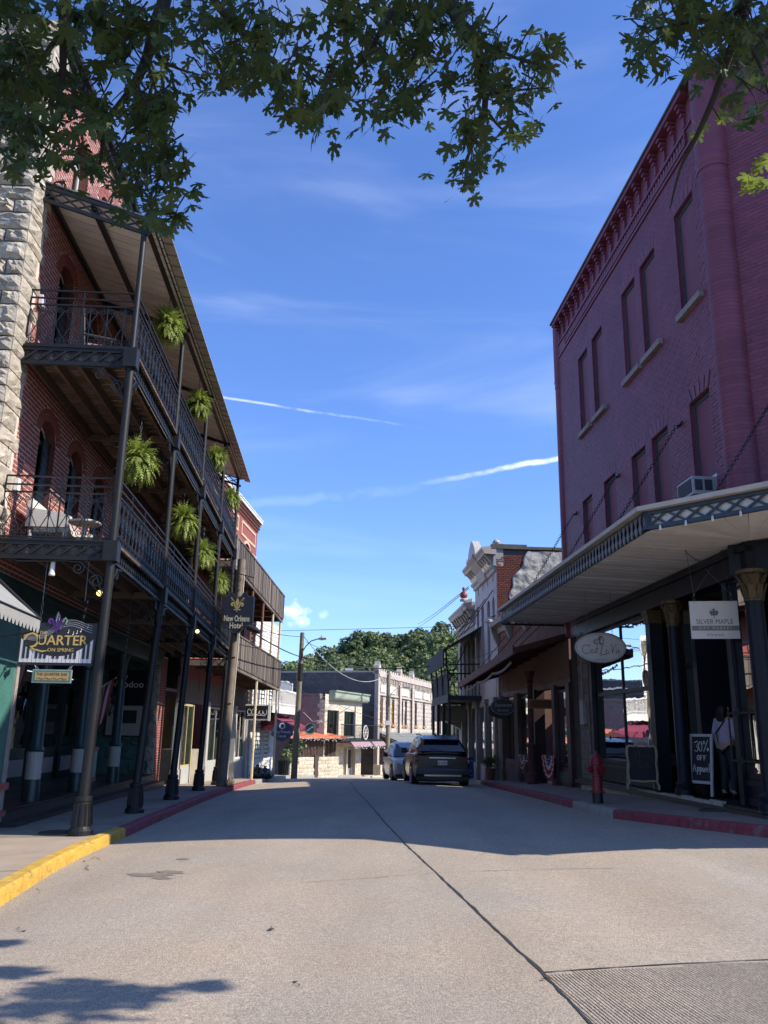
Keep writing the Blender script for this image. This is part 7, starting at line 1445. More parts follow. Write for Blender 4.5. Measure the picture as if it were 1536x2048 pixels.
# blue parking A-board
hp = thing('parking_board', 'blue A-board reading HANDICAP PARKING with a white wheelchair symbol beside the dark car', 'sign', (3.4, 33.4, 0)); FHp = Fr((3.18, 33.2), (1, .05), (.05, -1)); gz_ = G(3.4, 33.2) + .15; BLU = mat('blue_sign_paint', (.012, .03, .16), .5, 0, None, None)
for f in (0, 1):
    mb = MB(); y0_, y1_ = (0, -.16) if f == 0 else (-.34, -.18); mb.add([FHp(a, (y0_ if z < 1 else y1_) + e, gz_ + (.08 if z < 1 else .84)) for z in (0, 1) for e in (0, -.02) for a in (0, .42)], [(0, 1, 3, 2), (4, 6, 7, 5), (0, 4, 5, 1), (2, 3, 7, 6), (0, 2, 6, 4), (1, 5, 7, 3)]); obj('panel', mb, BLU, hp)
    for a in (.02, .37): mb = MB(); mb.box(FHp, a, a + .03, (.01 if f == 0 else -.36), (.03 if f == 0 else -.34), gz_, gz_ + .1); obj('foot', mb, WHITEP, hp)
LB = mat('pale_blue_lettering', (.30, .36, .55), .6, 0, None, None)
FHt = Fr((3.18, 33.2), (1, .05), (.05, -1))
for body, zz in (('HANDICAP', .70), ('PARKING', .17)): text('lettering', body, FHt, .21, -.16 * (zz - .08) / .76 + .004, gz_ + zz, .085, LB, hp, sx=.9)
wc = MB(); wd = lambda z: -.16 * (z - .08) / .76 + .008; wp = lambda x, z: FHt(.21 + x, wd(z), gz_ + z)
wc.tube([wp(.07 * math.cos(math.radians(a_)) , .36 + .07 * math.sin(math.radians(a_))) for a_ in range(120, 395, 25)], .012, 4); wc.tube([wp(-.02, .53), wp(-.01, .40), wp(.06, .40), wp(.10, .30), wp(.13, .31)], .012, 4); wc.tube([wp(-.03, .56), wp(-.02, .57)], .022, 6); obj('wheelchair_symbol', wc, LB, hp)
# fire hydrant
hy = thing('fire_hydrant', 'dark red fire hydrant with a black base at the right kerb', 'fire hydrant', (0, 0, 0)); HR = mat('hydrant_red', (.20, .012, .018), .45, 0, (8, .25), (40, .15), stain=(6, .68, (.35, .30, .28), .5)); mb = MB()
mb.lathe((0, 0, 0), [(.15, .2), (.15, .225), (.105, .23), (.10, .28), (.10, .50), (.125, .51), (.125, .54), (.105, .55), (.105, .72), (.125, .73), (.125, .76), (.115, .78), (.105, .84), (.07, .9), (.03, .93), (.03, .965), (.02, .99)], 20); o = obj('barrel', mb, HR, hy); smooth_by_angle(o, 35)
for v, r, L in (((-1, 0), .062, .19), ((1, 0), .062, .19), ((0, -1), .08, .20)):
    mb = MB(); u = Vector((*v, 0)); c = Vector((0, 0, .64)); mb.tube([c, c + u * (L - .06), c + u * (L - .058), c + u * (L - .02), c + u * (L - .018), c + u * L], [r * .8, r * .8, r * 1.1, r * 1.1, .025, .022], 10); obj('outlet_cap', mb, HR, hy)
for k in range(8): an = 2 * math.pi * k / 8; mb = MB(); mb.lathe((.13 * math.cos(an), .13 * math.sin(an), .195), [(.012, 0), (.012, .045)], 6); obj('bolt', mb, HR, hy)
mb = MB(); mb.lathe((0, 0, 0), [(.105, 0), (.105, .2)], 18); obj('standpipe', mb, IRONB, hy); hp_ = hit(1196, 1606, .15); hy.location = (hp_.x, hp_.y, G(hp_.x, hp_.y) + .146); hy.rotation_euler = (0, 0, .35)
# A-boards on the shop step
ab = thing('a_frame_board', 'white-framed chalk A-board reading 30% OFF Apparel on the shop step', 'sign', (6, 16.6, PZ)); FA = Fr((5.93, 16.50), (.42, -.907), (-.907, -.42)); WF = mat('white_board_frame', (.42, .42, .43), .6, 0, (8, .1), None); SL = mat('chalkboard', (.012, .013, .018), .7, 0, (6, .4), None)
def leaf(F, w, h, lean, d0_, z0_, parent, board=True):
    P = lambda s, t, e=0: F(s, d0_ + lean * (1 - t) + e, z0_ + h * t)
    for s in (0, w - .055):
        mb = MB(); mb.add([P(a, t, e) for t in (0, 1) for e in (-.015, .015) for a in (s, s + .055)], [(0, 1, 3, 2), (4, 6, 7, 5), (0, 4, 5, 1), (2, 3, 7, 6), (0, 2, 6, 4), (1, 5, 7, 3)]); obj('frame_leg', mb, WF, parent)
    for t in (.19, .955):
        mb = MB(); mb.add([P(a, tt, e) for tt in (t, t + .045) for e in (-.015, .015) for a in (.055, w - .055)], [(0, 1, 3, 2), (4, 6, 7, 5), (0, 4, 5, 1), (2, 3, 7, 6), (0, 2, 6, 4), (1, 5, 7, 3)]); obj('frame_rail', mb, WF, parent)
    if board: mb = MB(); mb.add([P(a, t, e) for t in (.235, .955) for e in (-.006, .006) for a in (.055, w - .055)], [(0, 1, 3, 2), (4, 6, 7, 5), (0, 4, 5, 1), (2, 3, 7, 6), (0, 2, 6, 4), (1, 5, 7, 3)]); obj('chalk_panel', mb, SL, parent)
    return P
AZ = .57; P = leaf(FA, .56, 1.10, .10, .0, AZ, ab)
leaf(FA, .56, 1.10, -.36, -.06, AZ, ab)
CH = mat('chalk_white', (.60, .60, .62), .9, 0, None, None)
def chalk(strokes, r=.008): 
    mb = MB(); [mb.tube([P(.055 + x * .45, .235 + z * .72, .012) for x, z in st], r, 4) for st in strokes]; return mb
obj('chalk_lettering', chalk([[(.15, .86), (.3, .9), (.36, .84), (.25, .79), (.36, .73), (.3, .66), (.15, .68)], [(.48 + .09 * math.cos(a_), .78 + .11 * math.sin(a_)) for a_ in [6.3 * k / 12 for k in range(13)]], [(.88, .93), (.66, .66)], [(.68 + .035 * math.cos(a_), .87 + .035 * math.sin(a_)) for a_ in [6.3 * k / 8 for k in range(9)]], [(.88 + .035 * math.cos(a_), .71 + .035 * math.sin(a_)) for a_ in [6.3 * k / 8 for k in range(9)]],
 [(.36 + .06 * math.cos(a_), .52 + .055 * math.sin(a_)) for a_ in [6.3 * k / 10 for k in range(11)]], [(.60, .57), (.48, .575), (.48, .46)], [(.48, .52), (.57, .52)], [(.80, .57), (.67, .575), (.67, .46)], [(.67, .52), (.76, .52)],
 [(.06, .20), (.14, .37), (.22, .20)], [(.1, .27), (.2, .27)]] + [[(.30 + d, .31), (.30 + d, .14)] for d in (0, .15)] + [[(.30 + d + .05 + .045 * math.cos(a_), .26 + .045 * math.sin(a_)) for a_ in [6.3 * k / 8 for k in range(9)]] for d in (0, .15)] + [[(.66, .22), (.60, .21), (.58, .26), (.62, .30), (.66, .27), (.66, .20)], [(.72, .30), (.72, .20)], [(.72, .27), (.77, .30)], [(.80, .25), (.88, .27), (.84, .31), (.80, .26), (.86, .20)], [(.95, .40), (.94, .20)]]), CH, ab)
cb_ = thing('chalkboard_sign', 'low cream scroll-framed chalkboard saying Shoe Sale beside the entrance column', 'sign', (5.6, 17.8, PZ)); FCb = Fr((5.05, 17.75), (.97, -.10), (-.10, -.97)); CRF = mat('worn_cream_frame', (.34, .29, .20), .7, 0, (10, .25), (50, .3)); w, h = .60, .90
mb = MB(); mb.box(FCb, .04, w - .04, -.012, .012, AZ + .18, AZ + h - .07); obj('chalk_panel', mb, SL, cb_)
def wavy(pts, r): mb = MB(); mb.tube([FCb(x, 0, AZ + z) for x, z in pts], r, 6); return mb
for st in ([(.0, .0), (-.015, .06), (.03, .15), (.01, .3), (.03, .5), (.0, .7), (.02, .82), (.07, .86)], [(w, .0), (w + .015, .06), (w - .03, .15), (w - .01, .3), (w - .03, .5), (w, .7), (w - .02, .82), (w - .07, .86)], [(.04, .85), (.15, .84), (.22, .89), (.30, .91), (.38, .89), (.45, .84), (w - .04, .85)], [(.02, .17), (.2, .165), (.3, .15), (.4, .165), (w - .02, .17)]): obj('frame_rail', wavy(st, .026), CRF, cb_)
for x in (.03, w - .03): mb = MB(); mb.beam(FCb(x, -.02, AZ + .85), FCb(x, -.35, AZ), .03); obj('back_leg', mb, CRF, cb_)
obj('chalk_lettering', script(FCb, [[(x, AZ + z) for x, z in st] for st in ([(.22, .72), (.16, .74), (.15, .69), (.2, .66), (.19, .61), (.14, .62)], [(.26, .74), (.25, .62)], [(.25, .67), (.29, .68), (.29, .62)], [(.35 + .03 * math.cos(a_), .65 + .03 * math.sin(a_)) for a_ in [6.3 * k / 8 for k in range(9)]], [(.40, .65), (.45, .66), (.42, .69), (.40, .65), (.45, .62)], [(.28, .52), (.22, .54), (.21, .49), (.26, .46), (.25, .41), (.2, .42)], [(.34, .45), (.30, .44), (.31, .41), (.34, .42), (.34, .46), (.35, .41)], [(.39, .54), (.38, .41)], [(.42, .44), (.46, .45), (.43, .48), (.42, .43), (.47, .41)])], .014, .004), mat('faint_chalk', (.09, .09, .10), .9, 0, None, None), cb_)
mt = MB(); mt.box(Fr((5.35, 14.7), (.85, -.5), (-.5, -.85)), .0, 1.0, -.28, .1, 0, .02); mt.v = [Vector((v.x, v.y, G(v.x, v.y) + .15 + v.z)) for v in mt.v]; tag(obj('door_mat', mt, IRONB), 'thin black mat lying on the right pavement below the shop step', 'mat')
# ================================================================ person seen from behind in the shop doorway
def skin_body(name, joints, edges, radii, m, parent, sub=2, rootv=0):
    me = bpy.data.meshes.new(name); me.from_pydata([Vector(j) for j in joints], edges, []); o = bpy.data.objects.new(name, me); COL.objects.link(o); sk = o.modifiers.new('s', 'SKIN'); sk.use_smooth_shade = True
    for i, r in enumerate(radii): me.skin_vertices[0].data[i].radius = r if isinstance(r, tuple) else (r, r)
    me.skin_vertices[0].data[rootv].use_root = True; s2 = o.modifiers.new('u', 'SUBSURF'); s2.levels = sub; s2.render_levels = sub
    bpy.context.view_layer.update(); ev = o.evaluated_get(bpy.context.evaluated_depsgraph_get()); nm = bpy.data.meshes.new_from_object(ev); bpy.data.objects.remove(o); nm.materials.clear(); nm.materials.append(m); nm.polygons.foreach_set('use_smooth', [True] * len(nm.polygons))
    ob = bpy.data.objects.new(name, nm); COL.objects.link(ob)
    if parent: ob.parent = parent
    return ob
pe = thing('person', 'person with long dark hair and lavender top seen from behind in the shop doorway', 'person', (0, 0, 0)); SKIN = mat('skin', (.40, .24, .17), .6, 0, None, None)
J = [(0, 0, .95), (0, 0, 1.12), (0, .01, 1.30), (0, 0, 1.43), (0, -.01, 1.50), (0, -.02, 1.60), (0, -.02, 1.68), (-.19, 0, 1.40), (-.25, .03, 1.14), (-.23, -.10, .92), (-.22, -.15, .84), (.19, 0, 1.40), (.26, .02, 1.14), (.27, -.05, .90), (.27, -.08, .81), (-.10, 0, .88), (-.11, -.02, .48), (-.12, .04, .08), (-.12, -.10, .04), (.10, 0, .88), (.11, -.01, .48), (.12, .05, .08), (.12, -.09, .04)]
E_ = [(0, 1), (1, 2), (2, 3), (3, 4), (4, 5), (5, 6), (3, 7), (7, 8), (8, 9), (9, 10), (3, 11), (11, 12), (12, 13), (13, 14), (0, 15), (15, 16), (16, 17), (17, 18), (0, 19), (19, 20), (20, 21), (21, 22)]
Rr = [(.16, .115), (.145, .105), (.165, .115), (.11, .08), .055, .085, .075, .062, .045, .034, .03, .062, .045, .034, .03, .095, .06, .04, .035, .095, .06, .04, .035]
skin_body('body', J, E_, Rr, SKIN, pe)
Jt = [(0, 0, .90), (0, 0, 1.12), (0, .01, 1.30), (0, 0, 1.42), (-.19, 0, 1.395), (-.25, .03, 1.14), (-.235, -.07, 1.0), (.19, 0, 1.395), (.26, .02, 1.14), (.27, -.03, .98)]
skin_body('top', Jt, [(0, 1), (1, 2), (2, 3), (3, 4), (4, 5), (5, 6), (3, 7), (7, 8), (8, 9)], [(.20, .145), (.175, .13), (.19, .14), (.12, .095), .085, .072, .06, .085, .072, .06], mat('lavender_knit', (.34, .30, .40), .9, 0, (30, .1), (90, .3)), pe)
skin_body('trousers', [(0, 0, .98), (-.10, 0, .86), (-.11, -.02, .48), (-.12, .03, .1), (.10, 0, .86), (.11, -.01, .48), (.12, .04, .1)], [(0, 1), (1, 2), (2, 3), (0, 4), (4, 5), (5, 6)], [(.175, .135), .12, .082, .062, .12, .082, .062], mat('dark_denim', (.015, .018, .03), .85, 0, (20, .2), None), pe)
skin_body('hair', [(0, .01, 1.69), (0, .045, 1.60), (0, .085, 1.46), (0, .10, 1.34), (-.07, .08, 1.42), (.07, .08, 1.42)], [(0, 1), (1, 2), (2, 3), (2, 4), (2, 5)], [(.085, .085), (.115, .10), (.12, .07), (.09, .045), .06, .06], mat('dark_brown_hair', (.012, .009, .008), .5, 0, (40, .3), None), pe)
sp_ = MB(); sp_.tube([(-.17, .0, 1.46), (-.08, .135, 1.36), (.10, .165, 1.16), (.22, .08, 1.02)], .014, 6); obj('bag_strap', sp_, IRONB, pe)
for f in (-1, 1):
    hd = MB(); x, y, z = f * (.225 if f < 0 else .27), -.15 if f < 0 else -.08, .83 if f < 0 else .80
    for k in range(4): hd.tube([(x + f * .01 * 0 + (k - 1.5) * .018, y - .005 * k, z), (x + (k - 1.5) * .02, y - .02, z - .045), (x + (k - 1.5) * .019, y - .015 + .004 * k, z - .08 + .006 * abs(k - 1.5))], [.010, .009, .007], 6)
    hd.tube([(x - f * .03, y - .01, z + .01), (x - f * .052, y - .03, z - .02), (x - f * .05, y - .035, z - .045)], [.011, .010, .008], 6); hd.lathe((x, y, z - .02), [(.022, -.02), (.034, 0), (.03, .035), (.022, .05)], 10); obj('hand', hd, SKIN, pe)
    sh_ = MB(); sh_.tube([(f * .12, .07, .04), (f * .12, .0, .05), (f * .12, -.1, .04), (f * .12, -.17, .03)], [.035, .045, .045, .03], 8); obj('shoe', sh_, IRONB, pe)
fc = MB(); fc.tube([(0, -.108, 1.60), (0, -.125, 1.585)], [.012, .016], 6); fc.tube([(-.02, -.103, 1.555), (.02, -.103, 1.555)], .006, 5)
for f in (-1, 1): fc.lathe((f * .033, -.092, 1.618), [(.004, -.008), (.011, 0), (.004, .008)], 8); fc.lathe((f * .092, -.015, 1.585), [(.008, 0), (.014, .03), (.008, .055)], 6)
obj('face_features', fc, SKIN, pe); pp = FR(2.46, -.64, 0); pe.location = (pp.x, pp.y, PZ + .0); pe.rotation_euler = (0, 0, math.radians(114)); pe.scale = (.97, .97, .97)
# ================================================================ parked cars
def hx(c): return c
GLC = mat('car_glass', (.012, .014, .018), .08, 0, None, None, spec=.8); TYR = mat('tyre_rubber', (.018, .018, .019), .85, 0, (30, .2), (60, .2)); RIMM = mat('alloy_rim', (.35, .35, .36), .3, .9, None, None); BLKP = mat('black_plastic', (.015, .015, .016), .55, 0, None, None); CHR = mat('chrome_trim', (.55, .55, .57), .18, 1, None, None)
def car(name, label, paint, L, Wd, H, stations, greenhouse, front):
    """body lofted along y (front = -y); stations: (y, half width, z sill, z belt); greenhouse: (y, half width at belt, half width at roof, z belt, z roof)"""
    t = thing(name, label, 'car', (0, 0, 0), 'cars parked along the right kerb')
    mb = MB(); rings = []
    for y, w, zs, zb in stations:
        sec = [(0, zs), (w * .82, zs), (w * .97, zs + .06), (w, zs + (zb - zs) * .35), (w * .985, zs + (zb - zs) * .62), (w * .96, zb - .05), (w * .90, zb), (w * .5, zb + .03), (0, zb + .04)]
        rings.append([Vector((x, y, z)) for x, z in sec] + [Vector((-x, y, z)) for x, z in reversed(sec[1:-1])])
    n = len(rings[0]); 
    for r in rings: mb.v += r
    for i in range(len(rings) - 1):
        for k in range(n): q = (k + 1) % n; mb.f.append((i * n + k, i * n + q, (i + 1) * n + q, (i + 1) * n + k)); mb.m.append(0)
    mb.f += [tuple(range(n)), tuple((len(rings) - 1) * n + k for k in reversed(range(n)))]; mb.m += [0, 0]
    o = obj('body', mb, paint, t); smooth_by_angle(o, 38)
    gr = []
    for y, wb_, wr, zb, zr in greenhouse: gr.append([Vector((wb_, y, zb)), Vector((wb_ * .985, y, zb + (zr - zb) * .3)), Vector((wr + .05, y, zr - .10)), Vector((wr, y, zr - .03)), Vector((wr * .7, y, zr)), Vector((0, y, zr + .012)), Vector((-wr * .7, y, zr)), Vector((-wr, y, zr - .03)), Vector((-wr - .05, y, zr - .10)), Vector((-wb_ * .985, y, zb + (zr - zb) * .3)), Vector((-wb_, y, zb))])
    mb = MB(); gb = MB(); m_ = len(gr[0])
    for r in gr: mb.v += r
    for i in range(len(gr) - 1):
        for k in range(m_ - 1): mb.f.append((i * m_ + k, i * m_ + k + 1, (i + 1) * m_ + k + 1, (i + 1) * m_ + k)); mb.m.append(0)
    mb.f += [tuple(range(m_)), tuple((len(gr) - 1) * m_ + k for k in reversed(range(m_)))]; mb.m += [0, 0]
    o = obj('roof', mb, paint, t); smooth_by_angle(o, 38)
    def panel(pts, nm, m, par=t, thick=.012):
        c = sum((Vector(p) for p in pts), Vector()) / len(pts); nrm = (Vector(pts[1]) - Vector(pts[0])).cross(Vector(pts[2]) - Vector(pts[0])).normalized()
        mid = Vector((0, c.y, (c.z + .6) / 2)); 
        if nrm.dot(c - mid) < 0: nrm = -nrm
        k = MB(); k.add([Vector(p) + nrm * thick for p in pts] + [Vector(p) - nrm * .01 for p in pts], [tuple(range(len(pts)))] + [(i, (i + 1) % len(pts), len(pts) + (i + 1) % len(pts), len(pts) + i) for i in range(len(pts))]); return obj(nm, k, m, par)
    # side glass in three bays a side
    for f in (1, -1):
        for i in range(1, len(gr) - 2):
            a, b = gr[i], gr[i + 1]; lo0, hi0, lo1, hi1 = a[0], a[2], b[0], b[2]
            def P(u, v): q = lo0.lerp(lo1, u).lerp(hi0.lerp(hi1, u), v); return Vector((q.x * f, q.y, q.z))
            panel([P(.05, .1), P(.95, .1), P(.95, .92), P(.05, .92)], 'side_window', GLC)
    for (i0, i1, nm) in ((0, 1, 'windscreen'), (len(gr) - 1, len(gr) - 2, 'rear_window')):
        a, b = gr[i0], gr[i1]; lo, hi = a[0], b[3]; w0, w1 = lo.x * .92, hi.x * .95
        if (b[0].z + b[3].z) and nm == 'windscreen': panel([(w0, lo.y + .02, lo.z + .05), (-w0, lo.y + .02, lo.z + .05), (-w1, hi.y, hi.z - .02), (w1, hi.y, hi.z - .02)], nm, GLC, thick=.03)
        else: panel([(w0, lo.y, lo.z + .06), (-w0, lo.y, lo.z + .06), (-w1 * .98, hi.y + .05, hi.z - .10), (w1 * .98, hi.y + .05, hi.z - .10)], nm, GLC, thick=.035)
    R = .365
    for y in (-L * .31, L * .30):
        for f in (1, -1):
            w = MB(); x0, x1 = f * (Wd / 2 - .26), f * (Wd / 2 - .01); c0, c1 = Vector((x0, y, R)), Vector((x1, y, R)); w.tube([c0, c0.lerp(c1, .1), c0.lerp(c1, .9), c1], [R * .92, R, R, R * .9], 26); wo_ = obj('wheel', w, TYR, t); smooth_by_angle(wo_, 40)
            r = MB(); r.tube([c1 - Vector((f * .02, 0, 0)), c1 + Vector((f * .006, 0, 0))], R * .68, 20); obj('rim', r, RIMM, wo_)
            for k in range(5): an = 2 * math.pi * k / 5; sp = MB(); sp.beam(c1 + Vector((f * .012, 0, 0)), c1 + Vector((f * .012, math.cos(an) * R * .62, math.sin(an) * R * .62)), .05, .02); obj('spoke', sp, RIMM, wo_)
            ar = MB(); n_ = 12
            for k in range(n_): a0, a1 = math.pi * (k / n_ * 1.1 - .05), math.pi * ((k + 1) / n_ * 1.1 - .05); q = [Vector((f * (Wd / 2 - .02 + e), y + rr * math.cos(a_), R + rr * math.sin(a_))) for a_ in (a0, a1) for rr in (R + .03, R + .09) for e in (0, .03)]; ar.add(q, [(1, 3, 7, 5), (0, 1, 5, 4), (2, 6, 7, 3)])
            obj('arch_trim', ar, BLKP, t)
    ub = MB(); ub.box(WORLD, -Wd * .42, Wd * .42, -L * .46, L * .46, .2, .42); obj('underbody', ub, BLKP, t)
    for f in (1, -1):
        m = MB(); y = greenhouse[1][0] + .1; z = greenhouse[0][3] + .06; m.tube([(f * Wd * .47, y, z), (f * Wd * .5, y, z + .02)], .03, 6); m.box(WORLD, *sorted((f * Wd * .5, f * (Wd * .5 + .2))), y - .07, y + .07, z - .03, z + .15); obj('mirror', m, BLKP, t)
    return t, panel
DARKP = mat('dark_blue_grey_car_paint', (.018, .021, .030), .2, .35, None, None, spec=.7); GRP = mat('silver_grey_car_paint', (.40, .40, .405), .25, .25, None, None, spec=.7)
st = [(-2.42, .72, .42, .82), (-2.3, .86, .30, .93), (-1.9, .95, .24, 1.0), (-1.2, .985, .22, 1.05), (0, .99, .22, 1.08), (1.2, .99, .22, 1.10), (2.0, .965, .28, 1.12), (2.28, .93, .34, 1.10), (2.40, .86, .42, 1.00)]
gh = [(-1.15, .86, .70, 1.03, 1.06), (-.35, .90, .66, 1.06, 1.64), (.45, .90, .67, 1.08, 1.70), (1.3, .885, .65, 1.09, 1.67), (2.0, .86, .62, 1.10, 1.60), (2.33, .84, .68, 1.10, 1.14)]
c1, pn = car('parked_car', 'dark blue-grey sport utility car parked with its tail to the viewer', DARKP, 4.8, 1.98, 1.7, st, gh, False)
# rear details of the near car (tail = +y in its own axes)
yr = 2.40
for f in (1, -1):
    lm = MB(); lm.box(WORLD, *sorted((f * .45, f * .90)), yr - .12, yr + .012, .90, .985); obj('tail_light', lm, mat('dark_red_lens', (.09, .008, .01), .15, 0, None, None), c1)
    rf = MB(); rf.box(WORLD, *sorted((f * .66, f * .84)), yr - .02, yr + .022, .50, .53); obj('reflector', rf, mat('dark_red_lens', (.2, .01, .01)), c1)
    ex = MB(); ex.box(WORLD, *sorted((f * .50, f * .68)), yr - .2, yr + .0, .30, .37); obj('exhaust_tip', ex, CHR, c1)
lb = MB(); lb.box(WORLD, -.45, .45, yr - .02, yr + .016, .955, .98); obj('light_bar', lb, CHR, c1)
bp_ = MB(); bp_.sprism(Fr((0, 0), (1, 0), (0, 1)), [(yr - .3, .28), (yr + .04, .33), (yr + .07, .45), (yr + .07, .56), (yr + .02, .62), (yr - .3, .62)], -.90, .90); obj('rear_bumper', bp_, DARKP, c1); sk = MB(); sk.box(WORLD, -.62, .62, yr + .05, yr + .085, .38, .43); obj('skid_trim', sk, CHR, c1); dp = MB(); dp.box(WORLD, -.85, .85, yr - .2, yr + .062, .27, .36); obj('lower_valance', dp, BLKP, c1)
np_ = MB(); np_.box(WORLD, -.16, .16, yr - .03, yr + .012, .735, .885); q = obj('number_plate', np_, mat('white_plate', (.55, .55, .56), .5), c1); FPl = Fr((0, yr + .0125), (-1, 0), (0, 1)); text('plate_number', 'K 4130', FPl, 0, .002, .80, .09, mat('plate_ink', (.05, .06, .12), .5, 0, None, None), q, thick=.001); 
for f in (-1, 1):
    pass
hd_ = MB(); hd_.box(WORLD, -.36, .36, yr - .06, yr + .004, .66, .70); obj('tailgate_recess', hd_, BLKP, c1)
wp_ = MB(); wp_.tube([(0, 2.34, 1.20), (.42, 2.3, 1.25)], .012, 5); obj('wiper', wp_, BLKP, c1); spl = MB(); spl.sprism(Fr((0, 0), (1, 0), (0, 1)), [(1.7, 1.66), (2.18, 1.58), (2.2, 1.55), (1.7, 1.60)], -.60, .60); obj('roof_spoiler', spl, DARKP, c1); an = MB(); an.tube([(.1, 1.2, 1.69), (.1, 1.28, 1.78)], [.035, .01], 6); obj('roof_antenna', an, BLKP, c1)
for f in (1, -1): rr = MB(); rr.tube([(f * .64, -.2, 1.70), (f * .66, .6, 1.735), (f * .64, 1.5, 1.70)], .02, 5); obj('roof_rail', rr, BLKP, c1)
c1.location = (1.98, 31.6, G(1.9, 31.5) - .02); c1.rotation_euler = (0, 0, math.radians(180 + 3)); 
# nose-on car beyond it
c2, pn = car('parked_car', 'silver grey car with a tall black grille parked nose-on behind the dark one', GRP, 4.8, 1.96, 1.66, st, gh, True)
yf = -2.42
g_ = MB(); g_.box(WORLD, -.52, .52, yf - .05, yf + .2, .42, .84); obj('grille', g_, BLKP, c2)
for k in range(7): s = MB(); x = -.45 + .15 * k; s.box(WORLD, x - .012, x + .012, yf - .062, yf - .045, .44, .82); obj('grille_bar', s, CHR, c2)
for f in (1, -1): h_ = MB(); h_.box(WORLD, *sorted((f * .70, f * .84)), yf - .0, yf + .25, .42, .86); obj('headlight', h_, mat('lamp_lens', (.45, .46, .48), .15, .2, None, None), c2)
bq = MB(); bq.box(WORLD, -.88, .88, yf - .03, yf + .3, .24, .40); obj('front_bumper', bq, BLKP, c2)
c2.location = (1.30, 39.6, G(1.3, 39.6) - .02); c2.rotation_euler = (0, 0, math.radians(6))
# ================================================================ wooded hill beyond the roofs
RIDGE = [(430, 1395), (520, 1385), (565, 1365), (590, 1330), (620, 1322), (650, 1322), (680, 1300), (705, 1284), (740, 1272), (770, 1270), (800, 1262), (850, 1244), (880, 1256), (905, 1285), (960, 1262), (1040, 1240), (1160, 1250), (1400, 1300)]
def ridge(px):
    for (a, ya), (b, yb) in zip(RIDGE, RIDGE[1:]):
        if a <= px <= b: return ya + (yb - ya) * (px - a) / (b - a)
    return RIDGE[0][1] if px < RIDGE[0][0] else RIDGE[-1][1]
def ztop(x, y): return EYE + (HORIZ - ridge(764 + 1668 * x / y)) / 1668 * y
hm = MB(); xs = [-60 + 5 * i for i in range(31)]; ys = [90 + 6 * j for j in range(18)]
for y in ys:
    for x in xs: t = min(1, max(0, (y - 92) / 45)); hm.v.append(Vector((x, y, -2.5 + (max(-2.4, ztop(x * 132 / max(y, 132), 132) - 8.5) + 2.5) * (t * t * (3 - 2 * t)))))
for j in range(len(ys) - 1):
    for i in range(len(xs) - 1): a = j * len(xs) + i; hm.f.append((a, a + 1, a + len(xs) + 1, a + len(xs))); hm.m.append(0)
structure(obj('hill', hm, mat('hillside_undergrowth', (.035, .055, .018), .95, 0, (.3, .4), (2, .4)), smooth=True))
def hz_(x, y): t = min(1, max(0, (y - 92) / 45)); return -2.5 + (max(-2.4, ztop(x * 132 / max(y, 132), 132) - 8.5) + 2.5) * (t * t * (3 - 2 * t))
crowns = []
for i in range(5):
    lb = leafball(3000, 3.6, .27, 100 + i, .9 if i % 2 else 1.08); me = bpy.data.meshes.new('crown'); me.from_pydata(lb.v, [], lb.f); me.materials.append(LEAFG[(0, 1, 1, 0, 2)[i]]); crowns.append(me)
tkm = MB(); tkm.tube([(0, 0, -7), (.1, 0, -3), (0, .1, 0)], [.32, .25, .12], 7)
for k in range(5): a_ = k * 1.3; tkm.tube([(0, 0, -2.5 + .5 * k), (1.0 * math.cos(a_), 1.0 * math.sin(a_), -.9 + .4 * k), (1.9 * math.cos(a_), 1.9 * math.sin(a_), .2 + .3 * k)], [.12, .08, .03], 5)
tkme = bpy.data.meshes.new('trunk'); tkme.from_pydata(tkm.v, [], tkm.f); tkme.materials.append(POLEW)
rn = random.Random(77); nt_ = 0; kinds = ['dark green broadleaf tree', 'mid green bushy tree', 'dense dark tree', 'rounded mid green tree', 'yellow green tree']
for row, (y, frac) in enumerate(((99, .18), (109, .42), (120, .68), (132, .98))):
    px = 548 + 9 * row
    while px < 1010:
        x = (px - 764) / 1668 * y; top = EYE + (HORIZ - (1368 + (ridge(px) - 1368) * frac)) / 1668 * y + rn.uniform(-.8, .5); i = rn.randrange(5); sc = rn.uniform(.68, 1.1) if px > 640 else rn.uniform(.5, .72)
        if row < 2 and px < 560: px += 30; continue
        t = thing('hillside_tree', '%s on the hillside, %s row %s' % (kinds[i], ('lowest', 'second', 'third', 'topmost')[row], ('above the pink building' if px < 690 else 'above the stone building roof' if px < 790 else 'beside the black balcony roof' if px < 905 else 'behind the right-hand buildings')), 'tree', (x, y + rn.uniform(-2, 2), top - 3.3 * sc), 'trees on the hill'); t.scale = (sc, sc, sc * rn.uniform(.9, 1.05)); t.rotation_euler = (0, 0, rn.uniform(0, 6.3))
        o = bpy.data.objects.new('crown', crowns[i]); COL.objects.link(o); o.parent = t; o['kind'] = 'stuff'; o = bpy.data.objects.new('trunk', tkme); COL.objects.link(o); o.parent = t; nt_ += 1; px += 34 * sc * rn.uniform(.8, 1.25)
